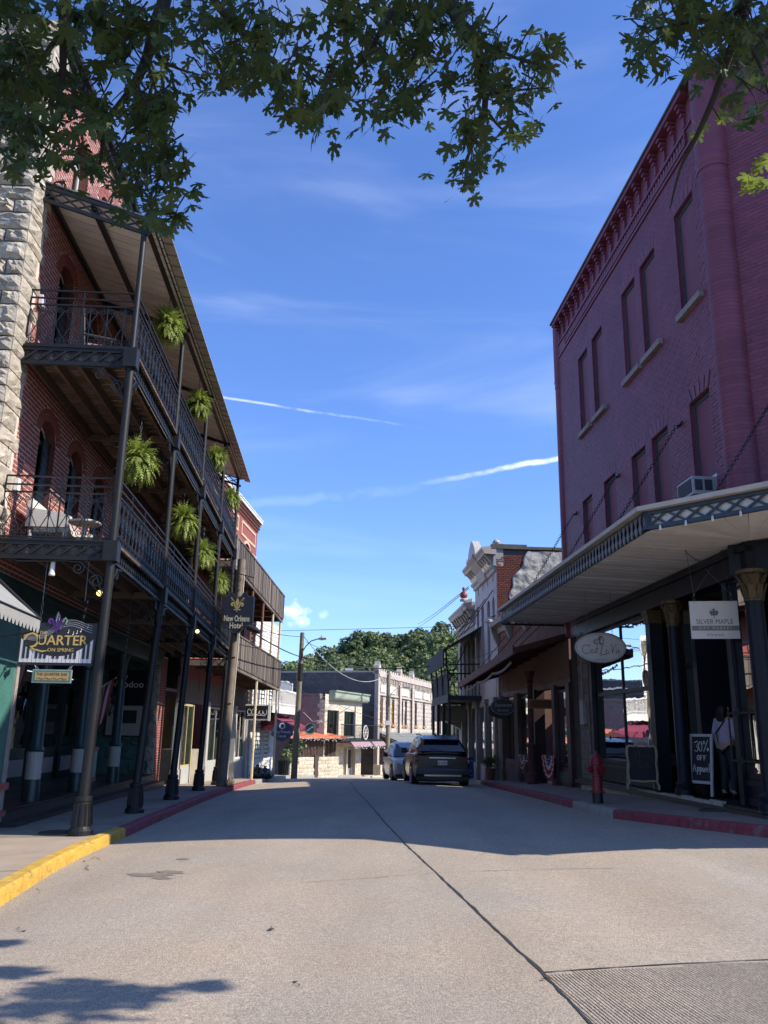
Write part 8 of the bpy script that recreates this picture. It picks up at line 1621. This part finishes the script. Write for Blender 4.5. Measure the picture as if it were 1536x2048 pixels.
# ================================================================ far utility poles, street lights and wires
fp = thing('utility_pole', 'leaning wooden utility pole with a curved street light above the stone garden wall', 'utility pole', (-3.9, 40, 0)); b0 = Vector((-3.92, 40.0, G(-3.9, 40) + .1)); t0 = Vector((-3.80, 40.0, 6.15)); mb = MB(); mb.tube([b0.lerp(t0, k / 6) for k in range(7)], [.15 - .008 * k for k in range(7)], 12); o = obj('pole', mb, mat('grey_green_pole', (.20, .18, .135), .9, 0, (5, .25), (50, .3)), fp); smooth_by_angle(o, 60)
mb = MB(); mb.tube([b0.lerp(t0, .66), b0.lerp(t0, .78)], [.15, .148], 12); obj('dark_band', mb, IRONB, fp)
mb = MB(); mb.tube([(-3.78, 39.95, 5.2), (-3.6, 39.9, 5.5), (-3.35, 39.8, 5.74), (-3.0, 39.7, 5.84), (-2.75, 39.6, 5.85)], .028, 6); obj('lamp_arm', mb, mat('galvanised_arm', (.35, .36, .37), .4, .6, None, None), fp); mb = MB(); mb.tube([(-3.0, 39.7, 5.83), (-2.85, 39.65, 5.85), (-2.6, 39.55, 5.84)], [.04, .09, .05], 10); mb.lathe((-2.85, 39.65, 5.92), [(.04, 0), (.04, .08)], 8); obj('lamp_head', mb, mat('pale_lamp_head', (.5, .52, .54), .4), fp)
mp_ = thing('utility_pole', 'slim greenish utility pole with a thin lamp arm in front of the rough stone building', 'utility pole', (.54, 60.2, -1)); mb = MB(); b1 = Vector((.54, 60.2, G(.5, 60.2))); t1_ = Vector((.52, 60.2, 5.85)); mb.tube([b1, b1.lerp(t1_, .5), t1_], [.17, .155, .14], 12); o = obj('pole', mb, mat('grey_green_pole', (.2, .2, .1)), mp_); smooth_by_angle(o, 60)
mb = MB(); mb.tube([(.56, 60.1, 3.8), (.75, 60.0, 4.3), (1.1, 59.9, 4.6), (1.6, 59.8, 4.7)], .025, 5); mb.tube([(1.6, 59.8, 4.7), (2.0, 59.7, 4.65)], .06, 8); obj('lamp_arm', mb, mat('galvanised_arm', (.3, .3, .3)), mp_); mb = MB(); mb.box(WORLD, .38, .70, 59.98, 60.2, 2.1, 2.4); obj('cable_clamp', mb, WHITEP, mp_)
yb = MB(); yb.box(WORLD, .78, 1.08, 59.9, 60.2, G(.7, 60), G(.7, 60) + 1.4); tag(obj('ochre_post', yb, mat('ochre_post', (.4, .2, .05))), 'ochre painted guard post at the foot of the slim greenish pole', 'post')
def wire(pts, r, label, m=WIREM): mb = MB(); mb.tube(pts, r, 5); return tag(obj('overhead_wire', mb, m, smooth=True), label, 'wire', 'overhead wires')
wire(sag((-4.45, 27.5, 4.85), (-3.85, 39.8, 5.0), .1) + sag((-3.85, 39.8, 5.0), (3.0, 43.4, 5.0), .35)[1:], .024, 'thick black cable from the hotel sign pole past the leaning pole to the black balcony')
wire(sag((-4.7, 28.2, 5.05), (-3.8, 39.9, 5.95), .1) , .012, 'thin black wire from the hotel sign pole up to the leaning pole'); wire(sag((-12, 47, 6.8), (16, 38, 6.9), .05, 20), .012, 'thin wire crossing the whole street high above the leaning pole')
wire(sag((-3.75, 39.9, 6.0), (.5, 60.1, 5.66), 1.25), .022, 'drooping pale cable from the leaning pole to the slim pole', mat('pale_cable', (.35, .36, .36), .6, 0, None, None)); wire(sag((-3.6, 39.9, 5.7), (5.0, 65, 6.2), .7), .012, 'slack wire from the street light towards the stone building'); wire(sag((.56, 60.2, 5.6), (6.9, 82, 4.1), .6), .012, 'thin wire from the slim pole along the stone facade')
wire(sag((4.1, 39.4, 8.4), (5.5, 130, 18), .2), .02, 'pair of wires rising from the white cornice towards the wooded hill, upper'); wire(sag((4.1, 39.4, 8.32), (5.3, 130, 17.4), .2), .02, 'pair of wires rising from the white cornice towards the wooded hill, lower'); wire(sag((-4.6, 39.3, 3.9), (-2.5, 58, 3.6), .3), .012, 'slack wire from the plank balcony corner to the block building'); wire(sag((-2.75, 57.2, 3.3), (.4, 60.2, 2.35), .06), .014, 'short pale wire from the block building to the slim pole')
wire(sag((3.2, 38, 4.5), (5.6, 22.6, 5.05), .1), .012, 'wire from the black balcony to the brown parapet wall under the canopy')
# ================================================================ hanging ferns
def frond(mb, L, az, el, droop, w):
    n = 10; p = Vector((0, 0, 0)); d = Vector((math.cos(az) * math.cos(el), math.sin(az) * math.cos(el), math.sin(el))); pts = []
    for k in range(n + 1): pts.append(p.copy()); p = p + d * (L / n); d = (d - Vector((0, 0, droop / n * (1 + .8 * k / n)))).normalized()
    side = Vector((-math.sin(az), math.cos(az), 0))
    for k in range(n):
        a, b = pts[k], pts[k + 1]; ww = w * math.sin(math.pi * min(1, (k + .8) / n * .92 + .08)) ** .7; t = (b - a)
        for f in (1, -1):
            dv = Vector((0, 0, -.25 * ww)); q = a.lerp(b, .5); mb.add([a, a.lerp(b, .62), q + side * f * ww + dv + t * .45, a + side * f * ww * .85 + dv + t * .35], [(0, 1, 2, 3)])
rn = random.Random(4); fm = MB()
for k in range(360):
    u = rn.random(); frond(fm, rn.uniform(.26, .47), rn.uniform(0, 6.283), rn.uniform(-.75, 1.5), rn.uniform(.7, 2.3), rn.uniform(.028, .044))
FERN = mat('fern_fronds', (.29, .36, .07), .6, 0, (2, .2), None, .3, (.13, .20, .035), trans=.3)
fern = thing('hanging_fern', 'bushy bright green hanging fern', 'hanging plant', (0, 0, 0), 'fern baskets along the hotel gallery'); obj('fronds', fm, FERN, fern, kind='stuff')
bkt = MB(); bkt.lathe((0, 0, -.22), [(.09, 0), (.14, .08), (.16, .2), (.165, .22)], 14); obj('basket', bkt, mat('dark_basket', (.03, .035, .025), .8), fern)
hc = MB(); linked(hc, [(0, 0, .02), (0, 0, .62)], .012)
for k in range(3): a_ = 2.1 * k; hc.tube([(.15 * math.cos(a_), .15 * math.sin(a_), 0), (0, 0, .3)], .004, 4)
obj('chain', hc, CHAIN, fern)
fl_ = [((-4.70, 16.3, 9.97), 1.25, 'nearest fern of the upper deck, right of the first gallery post'), ((-4.89, 20.3, 9.78), 1.2, 'second fern of the upper deck, between the second and third posts'), ((-5.06, 23.8, 9.48), 1.12, 'third fern of the upper deck, beside the third post'), ((-5.26, 27.7, 9.3), 1.15, 'farthest fern of the upper deck, against the red wall'), ((-4.69, 15.1, 6.5), 1.3, 'largest and nearest fern, hung over the lower deck behind the first post'), ((-4.92, 19.8, 6.5), 1.3, 'second fern of the lower deck, behind the second post'), ((-5.10, 23.1, 6.38), 1.25, 'third fern of the lower deck, above the hotel sign bracket'), ((-5.27, 26.6, 6.2), 1.15, 'farthest fern of the lower deck, just above the hotel sign')]
for i, (p, s, lab) in enumerate(fl_):
    o = fern if i == 0 else dup(fern, p, i * .9); o.location = p; o.scale = (s, s, s); o['label'] = 'bushy bright green ' + lab
# ================================================================ the Quarter signs and the canvas awning
qs = thing('bar_sign', 'black hanging board with piano keys and gold lettering THE QUARTER ON SPRING', 'sign', (-5.25, 13.6, 2.9)); FQ = Fr((-5.25, 13.62), (1, .0), (0, -1)); QB = mat('charcoal_sign_board', (.022, .021, .022), .5, 0, (6, .1), None); GL = mat('gold_sign_lettering', (.60, .42, .12), .45, .1, None, None); PUR_ = mat('purple_print', (.09, .025, .16), .5, 0, None, None); WPR = mat('white_print', (.68, .66, .66), .6, 0, None, None)
mb = MB(); mb.prism(FQ, [(-.60, 2.56), (.60, 2.56), (.62, 3.24), (-.60, 3.24)], -.02, .02); obj('board', mb, QB, qs)
nk = 17
def kz(x): return 2.73 + .30 * (abs(x) / .6) ** 2.2
for k in range(nk):
    a, b = -.585 + 1.17 * k / nk + .004, -.585 + 1.17 * (k + 1) / nk - .004; mb = MB(); mb.prism(FQ, [(a, 2.60), (b, 2.60), (b, kz(b) - .03), (a, kz(a) - .03)], .021, .026); obj('white_key', mb, WPR, qs)
    if k % 7 not in (2, 6): mb = MB(); c = b + .004; mb.prism(FQ, [(c - .021, 2.665), (c + .021, 2.665), (c + .021, kz(c) + .01), (c - .021, kz(c) + .01)], .026, .030); obj('black_key', mb, QB, qs)
text('lettering', 'Q', FQ, -.42, .022, 2.94, .36, GL, qs, thick=.004); text('lettering', 'UARTER', FQ, .08, .022, 2.95, .225, GL, qs, sx=.98, thick=.004, off=.002); text('lettering', 'ON SPRING', FQ, .07, .022, 2.80, .082, GL, qs, thick=.003); text('lettering', 'THE', FQ, -.24, .022, 3.075, .07, GL, qs, thick=.003)
mb = MB(); mb.tube([FQ(-.42, .024, 2.82), FQ(-.33, .024, 2.80), FQ(-.22, .024, 2.775), FQ(-.13, .024, 2.79)], [.006, .018, .018, .004], 4); obj('letter_tail', mb, GL, qs)
fleur(FQ, -.03, 3.22, .33, .022, PUR_, qs, 'fleur_de_lis', False); GRN = mat('pale_green_print', (.22, .36, .20), .5, 0, None, None)
mb = MB(); mb.tube([FQ(.06, .034, 3.25), FQ(.10, .034, 3.32), FQ(.13, .034, 3.28), FQ(.11, .034, 3.22)], .012, 4); mb.tube([FQ(-.05, .034, 3.26), FQ(-.03, .034, 3.40), FQ(-.0, .034, 3.28)], .009, 4); obj('fleur_highlight', mb, GRN, qs)
mb = MB()
for j in range(4): mb.tube([FQ(-.55 + .1 * k, .024, 3.02 + .018 * j * (1 + .1 * k) + (.09 * math.sin(k * .62 + 3.5)) + .012 * k) for k in range(12)], .0025, 3)
obj('music_staff', mb, WPR, qs); mb = MB()
for x, z in ((.16, 3.08), (.24, 3.05), (.30, 3.07), (.36, 3.1), (.47, 3.17)): mb.lathe(FQ(x, .025, z), [(.006, -.008), (.012, 0), (.006, .008)], 6); mb.tube([FQ(x + .01, .026, z), FQ(x + .01, .026, z + .055)], .003, 3)
obj('music_notes', mb, WPR, qs)
for x in (-.32, .37): mb = MB(); linked(mb, [FQ(x, 0, 3.25), FQ(x + (.05 if x > 0 else 0), -.0, 3.62)], .018); mb.tube([FQ(x, .0, 3.2), FQ(x, .025, 3.24)], .012, 5); mb.tube([FQ(x, 0, 3.6), FQ(x, 0, 4.28)], .008, 4); obj('hanger', mb, CHAIN, qs)
q2 = thing('bar_sign', 'small teal-bordered tan sign reading THE QUARTER BAR hung below the piano key sign', 'sign', (-5.25, 13.6, 2.4)); TEALP = mat('teal_border', (.05, .20, .17), .6, 0, (10, .15), None); TAN = mat('tan_sign_face', (.46, .30, .11), .6, 0, (10, .12), None)
mb = MB(); mb.prism(FQ, [(-.34, 2.28), (.29, 2.28), (.29, 2.49), (-.34, 2.49)], -.012, .012); obj('board', mb, mat('pale_sage_edge', (.36, .40, .34), .6), q2); mb = MB(); mb.prism(FQ, [(-.325, 2.295), (.275, 2.295), (.275, 2.475), (-.325, 2.475)], .0125, .015); obj('border', mb, TEALP, q2); mb = MB(); mb.prism(FQ, [(-.295, 2.32), (.245, 2.32), (.245, 2.45), (-.295, 2.45)], .0155, .018); obj('face', mb, TAN, q2)
text('lettering', 'THE QUARTER BAR', FQ, -.025, .019, 2.415, .062, mat('dark_blue_lettering', (.03, .04, .08), .6, 0, None, None), q2, sx=.92, thick=.001); obj('script_line', script(FQ, [[(-.26 + .04 * k, 2.35 + .014 * math.sin(k * 2.1)) for k in range(13)]], .02, .004), mat('brown_script', (.16, .08, .03), .6, 0, None, None), q2)
for f in (-1, 1): mb = MB(); linked(mb, [FQ(-.02 + f * .25, 0, 2.49), FQ(-.02 + f * .31, 0, 2.57)], .014); obj('hanger', mb, WPR, q2)
for i, (s, z0_, z1_) in enumerate(((3.6, 2.6, 4.1), (9.6, 2.9, 4.0), (12.8, 3.0, 4.0))): mb = MB(); linked(mb, [FG(s, 1.5, z0_), FG(s, 1.5, z1_ + .15)], .022); tag(obj('hanging_chain', mb, CHAIN), ('loose chain hanging from the deck between the first and second posts', 'loose chain hanging near the third gallery post', 'loose chain hanging near the fourth gallery post')[i], 'chain', 'loose chains under the gallery')
ca = thing('canvas_awning', 'sunlit grey canvas awning with a scalloped edge at the near end of the gallery', 'awning', (-5.5, 11, 3.3)); CAN = mat('grey_canvas', (.27, .27, .265), .85, 0, (3, .1), (150, .15), stain=(2.0, .62, (.24, .24, .235), .5)); mb = MB(); n = 8
A_ = [Vector((-5.03, 12.3, 3.13)), Vector((-4.75, 7.6, 3.2)), Vector((-6.3, 7.6, 4.55)), Vector((-6.55, 12.3, 4.42))]
for i in range(n):
    for j in range(4):
        P = lambda u, v: A_[0].lerp(A_[1], u).lerp(A_[3].lerp(A_[2], u), v) - Vector((0, 0, .05 * math.sin(math.pi * v) + .02 * math.sin(u * 16)))
        mb.quad(P(i / n, j / 4), P((i + 1) / n, j / 4), P((i + 1) / n, (j + 1) / 4), P(i / n, (j + 1) / 4))
obj('canvas', mb, CAN, ca, smooth=True); mb = MB()
ns_ = 34
for k in range(ns_):
    u0, u1 = k / ns_, (k + 1) / ns_; a, b = A_[0].lerp(A_[1], u0), A_[0].lerp(A_[1], u1); m_ = (a + b) / 2; mb.add([a, b, b - Vector((0, 0, .13)), m_ - Vector((0, 0, .205)) * 1.0 + (b - a) * .25, m_ - Vector((0, 0, .21)) - (b - a) * .15, a - Vector((0, 0, .13))], [(0, 1, 2, 3, 4, 5)])
obj('scalloped_valance', mb, CAN, ca); mb = MB(); mb.tube([A_[3], A_[0], A_[1]], .018, 6); mb.tube([A_[0], Vector((-6.5, 12.28, 3.1))], .018, 6); mb.tube(sag((-5.03, 12.32, 2.98), (-6.6, 12.3, 2.95), .12, 8), .012, 5); obj('frame', mb, IRONB, ca)
# ================================================================ maples overhead
ML = [(0, 1.0), (.05, .83), (.13, .80), (.10, .70), (.17, .64), (.11, .50), (.10, .40), (.26, .50), (.33, .66), (.38, .58), (.50, .64), (.50, .54), (.62, .50), (.50, .42), (.52, .34), (.36, .30), (.24, .22), (.38, .18), (.52, .20), (.50, .12), (.60, .06), (.42, .02), (.30, -.04), (.14, .04), (.02, .02), (.012, -.45)]
ML = ML + [(-x, y) for x, y in reversed(ML[1:])]
def leaf_pts(M, L, bend, fold): return [M @ Vector((x * L, y * L, -bend * L * max(0, y) ** 2 - fold * L * abs(x))) for x, y in ML]
MAPLE = mat('maple_leaf', (.075, .115, .034), .55, 0, (3, .2), None, .3, (.05, .075, .03), spec=.35, trans=.32); MAPLE_SUN = mat('sunlit_maple_leaf', (.20, .26, .05), .5, 0, (3, .15), None, .2, trans=.45); BARK = mat('maple_bark', (.035, .028, .024), .9, 0, (8, .3), (40, .5))  # the paler second leaf colour paints sunlight onto chosen clumps
def at(px, py, dist): return Vector((0, 0, EYE)) + dirpx(px, py) * dist
tri = None
def leaf_obj_mesh(M, L, bend, fold):
    return leaf_pts(M, L, bend, fold)
def spray(tree, blobs, dist, size, rn, n300, sunlit_blobs=()):
    """leaves gathered in clumps on drooping twigs inside the given volumes"""
    rest = MB(); ry = MB(); cnt = 0; tw = MB(); leaves = []
    for (cx, cy, rx, ry_, n) in blobs:
        k = 0
        while k < n:
            a_ = rn.uniform(0, 6.283); r = math.sqrt(rn.random()); x, y = cx + rx * r * math.cos(a_), cy + ry_ * r * math.sin(a_); c = at(x, y, dist * rn.uniform(.88, 1.12)); m = rn.randint(3, 6); stem = c + Vector((rn.uniform(-.14, .14), rn.uniform(-.12, .12), rn.uniform(.06, .22))); tw.tube([stem, c.lerp(stem, .4) + Vector((rn.uniform(-.02, .02), 0, .01)), c], [.005, .0038, .0025], 4)
            for j in range(m):
                p = c + Vector((rn.gauss(0, .055), rn.gauss(0, .055), rn.gauss(0, .05))); az = rn.uniform(0, 6.283); dz = rn.uniform(-1.5, .15); tip = Vector((math.cos(az), math.sin(az), dz)).normalized(); nz = (Vector((rn.gauss(0, .7), rn.gauss(0, .8) - .35, .9))); nz = (nz - tip * nz.dot(tip)).normalized(); xx = tip.cross(nz)
                M = Matrix(((xx.x, tip.x, nz.x, p.x), (xx.y, tip.y, nz.y, p.y), (xx.z, tip.z, nz.z, p.z), (0, 0, 0, 1))); leaves.append((M, size * rn.uniform(.62, 1.2), rn.uniform(-.1, .6), rn.uniform(-.1, .45), False)); k += 1
    for (cx, cy, rx, ry_, n) in sunlit_blobs:
        for k in range(n):
            p = at(cx + rn.uniform(-rx, rx), cy + rn.uniform(-ry_, ry_), dist * rn.uniform(.93, 1.0)); az = rn.uniform(0, 6.283); tip = Vector((math.cos(az), math.sin(az), rn.uniform(-.8, .3))).normalized(); nz = Vector((.5 + rn.gauss(0, .3), -.5 + rn.gauss(0, .3), 1)); nz = (nz - tip * nz.dot(tip)).normalized(); xx = tip.cross(nz); leaves.append((Matrix(((xx.x, tip.x, nz.x, p.x), (xx.y, tip.y, nz.y, p.y), (xx.z, tip.z, nz.z, p.z), (0, 0, 0, 1))), size * rn.uniform(.6, 1.0), rn.uniform(0, .3), rn.uniform(0, .2), True))
    off = root_loc(tree); idx = list(range(len(leaves))); rn.shuffle(idx); base = {}
    for q, i in enumerate(idx):
        M, L, bend, fold, in_sun = leaves[i]; F_ = [tuple(range(len(ML)))]
        if q < n300:
            key = (round(bend, 1), round(fold, 1), in_sun)
            if key not in base: me = bpy.data.meshes.new('leaf'); me.from_pydata(leaf_pts(Matrix.Identity(4), 1.0, key[0], key[1]), [], F_); me.materials.append(MAPLE_SUN if in_sun else MAPLE); base[key] = me
            o = bpy.data.objects.new('leaf', base[key]); COL.objects.link(o); o.parent = tree; o.matrix_parent_inverse = Matrix.Identity(4); o.matrix_basis = Matrix.Translation(-off) @ M @ Matrix.Scale(L, 4)
        else: (ry if in_sun else rest).add(leaf_pts(M, L, bend, fold), F_)
    if rest.v: obj('foliage', rest, MAPLE, tree, kind='stuff')
    if ry.v: obj('sunlit_foliage', ry, MAPLE_SUN, tree, kind='stuff')
    obj('twigs', tw, BARK, tree, kind='stuff')
def crownmass(tree, n, lobes, size, rn):
    mb = MB()
    for k in range(n):
        c, r = rn.choice(lobes); u = Vector((rn.gauss(0, 1), rn.gauss(0, 1), rn.gauss(0, .8))).normalized(); p = Vector(c) + u * r * rn.random() ** .4; nz = Vector((rn.gauss(0, .7), rn.gauss(0, .7), 1)).normalized(); x = nz.cross(Vector((rn.gauss(0, 1), rn.gauss(0, 1), .1))).normalized(); y = nz.cross(x); s = size * rn.uniform(.7, 1.3)
        mb.add([p - y * s, p + x * s * .8 - y * s * .1, p + x * s * .35 + y * s * .4, p + y * s, p - x * s * .35 + y * s * .4, p - x * s * .8 - y * s * .1], [(0, 1, 2, 3, 4, 5)])
    obj('crown', mb, MAPLE, tree, kind='stuff')
def limb(tree, pts, r0, r1, nm='branch'):
    pts = interp3(pts); n = len(pts); mb = MB(); mb.tube(pts, [r0 + (r1 - r0) * k / (n - 1) for k in range(n)], 8); o = obj(nm, mb, BARK, tree, smooth=True); return o
def interp3(pts, n=4):
    out = []; pts = [Vector(p) for p in pts]
    for i in range(len(pts) - 1):
        p0, p1, p2, p3 = [pts[max(0, min(len(pts) - 1, j))] for j in (i - 1, i, i + 1, i + 2)]
        for k in range(n): t = k / n; out.append(.5 * ((2 * p1) + (p2 - p0) * t + (2 * p0 - 5 * p1 + 4 * p2 - p3) * t * t + (3 * p1 - p0 - 3 * p2 + p3) * t ** 3))
    out.append(pts[-1]); return out
rn = random.Random(17)
mr = thing('maple_tree', 'large maple whose leafy boughs hang into the top middle and right of the view', 'tree', (5.4, -1.6, .2)); D = 5.2
limb(mr, [(5.4, -1.6, .1), (5.3, -1.5, 2.0), (5.1, -1.2, 4.2)], .34, .26, 'trunk'); limb(mr, [(5.1, -1.2, 4.2), (4.2, -.2, 6.2), (2.6, 1.5, 8.0), (1.4, 3.0, 8.2)], .22, .08); limb(mr, [(5.1, -1.2, 4.2), (5.6, .5, 6.6), (5.0, 2.6, 8.2)], .2, .08); limb(mr, [(1.4, 3.0, 8.2), at(900, -330, 5.9), at(890, -120, 5.5), at(905, 20, D), at(945, 75, D), at(962, 160, D), at(970, 215, D), at(945, 290, D), at(920, 350, D)], .05, .006)
limb(mr, [at(890, -120, 5.5), at(850, 50, D), at(815, 150, D), at(800, 215, D)], .02, .005); limb(mr, [at(890, -120, 5.5), at(780, 30, D), at(735, 110, D), at(690, 160, D)], .022, .005); limb(mr, [at(945, 75, D), at(1030, 115, D), at(1100, 135, D)], .014, .004); limb(mr, [at(970, 190, D), at(1040, 180, D), at(1100, 175, D)], .010, .003); limb(mr, [at(970, 215, D), at(1000, 255, D), at(1040, 280, D)], .010, .003)
limb(mr, [(5.0, 2.6, 8.2), (3.6, 3.4, 7.3), at(1545, -60, 4.9), at(1492, 20, 4.9), at(1470, 75, 4.9), at(1430, 190, 4.9), at(1392, 275, 4.9), at(1360, 340, 4.9), at(1340, 418, 4.9)], .04, .003); limb(mr, [at(1492, 20, 4.9), at(1400, 40, 4.9), at(1300, 60, 4.9)], .016, .004); limb(mr, [at(1480, 60, 4.9), at(1520, 130, 4.9), at(1540, 200, 4.9)], .014, .004); limb(mr, [at(1420, 205, 4.9), at(1440, 240, 4.9), at(1425, 215, 4.9)], .004, .002)
spray(mr, [(820, 25, 170, 50, 150), (745, 115, 100, 55, 62), (800, 200, 75, 42, 45), (690, 180, 40, 28, 13), (920, 110, 75, 65, 72), (1050, 125, 70, 26, 34), (1045, 185, 60, 26, 24), (960, 215, 45, 45, 32), (935, 300, 38, 55, 34), (922, 362, 20, 26, 11), (765, 245, 32, 20, 9), (1395, 30, 140, 48, 105), (1505, 80, 50, 80, 60), (1430, 115, 80, 34, 42), (1524, 210, 22, 35, 14), (1285, 90, 36, 34, 15)], D, .098, rn, 290, [(1040, 262, 32, 22, 9), (1020, 285, 26, 22, 6), (660, 140, 26, 14, 7), (1515, 340, 24, 40, 14), (1430, 225, 24, 16, 4), (1405, 255, 14, 14, 3)])
crownmass(mr, 3800, [((3.0, 1.0, 8.6), 2.4), ((1.0, 2.2, 9.0), 1.9), ((5.0, .6, 8.6), 2.6), ((4.6, 3.0, 8.8), 2.0), ((6.2, -1.6, 8.0), 2.6), ((2.2, -1.0, 8.8), 2.2)], .14, rn)  # crown lobes out of view, placed to shade the hanging leaves
crownmass(mr, 760, [((4.2, 3.6, 5.6), .34), ((4.6, 3.72, 5.6), .28), ((4.95, 3.85, 5.6), .2), ((5.3, 3.98, 5.58), .12), ((4.1, 4.45, 5.6), .12), ((3.95, 4.5, 5.6), .14), ((3.6, 5.35, 5.6), .12), ((3.75, 4.0, 5.7), .2), ((4.9, 3.6, 5.7), .3), ((4.5, 4.05, 5.6), .2)], .062, rn); limb(mr, [(5.1, -1.2, 4.2), (3.7, .8, 5.3), (3.5, 2.4, 5.6), (4.2, 3.6, 5.6), (5.3, 3.98, 5.6)], .05, .006)  # unseen bough, leaf clumps shaped to throw their shadow on the road
mleft = thing('maple_tree', 'dense dark maple with leaves hanging over the stone corner, top left of view', 'tree', (-4.9, -.9, .1)); D = 5.0
limb(mleft, [(-4.9, -.9, 0), (-4.7, -.7, 2.4), (-4.2, -.1, 4.6)], .30, .22, 'trunk'); limb(mleft, [(-4.2, -.1, 4.6), (-3.3, 1.0, 6.4), (-2.6, 2.4, 7.4), at(230, -260, 6.0)], .18, .07); limb(mleft, [at(230, -260, 6.0), at(330, -60, 5.4), at(308, 60, D), at(292, 120, D), at(262, 180, D), at(215, 245, D), at(200, 330, D)], .045, .007); limb(mleft, [at(230, -260, 6.0), at(150, -80, 5.2), at(129, 20, 4.7), at(127, 90, 4.7), at(125, 168, 4.7)], .034, .014); limb(mleft, [at(230, -260, 6.0), at(380, -90, 5.6), at(428, 0, D), at(480, 60, D), at(530, 105, D), at(575, 160, D), at(620, 215, D)], .03, .005); limb(mleft, [at(300, 90, D), at(340, 130, D), at(400, 150, D)], .012, .004); limb(mleft, [at(262, 180, D), at(300, 240, D), at(330, 330, D), at(350, 400, D)], .014, .004); limb(mleft, [at(125, 60, 5.2), at(60, 160, 5.2), at(30, 260, 5.2)], .016, .005)
spray(mleft, [(30, 50, 80, 100, 125), (40, 190, 80, 90, 120), (50, 300, 60, 50, 45), (160, 20, 60, 40, 30), (235, 45, 50, 50, 40), (290, 110, 50, 110, 80), (180, 205, 60, 45, 45), (260, 230, 50, 50, 50), (310, 260, 42, 100, 75), (215, 330, 55, 45, 42), (140, 285, 40, 40, 25), (300, 380, 38, 55, 42), (340, 420, 28, 28, 14), (375, 345, 28, 12, 5), (420, 30, 75, 45, 50), (430, 110, 70, 40, 42), (430, 165, 42, 22, 12), (520, 70, 55, 45, 32), (560, 135, 65, 40, 48), (615, 195, 50, 38, 38), (610, 232, 40, 18, 11), (560, 20, 45, 30, 16), (650, 215, 26, 16, 7)], D, .098, rn, 290)
crownmass(mleft, 2600, [((-2.4, 2.0, 8.6), 1.9), ((-4.2, 1.2, 8.0), 2.3), ((-.6, 1.8, 9.2), 1.7), ((-5.2, -1.6, 7.6), 2.4), ((-3.0, -.8, 8.6), 2.2)], .14, rn)
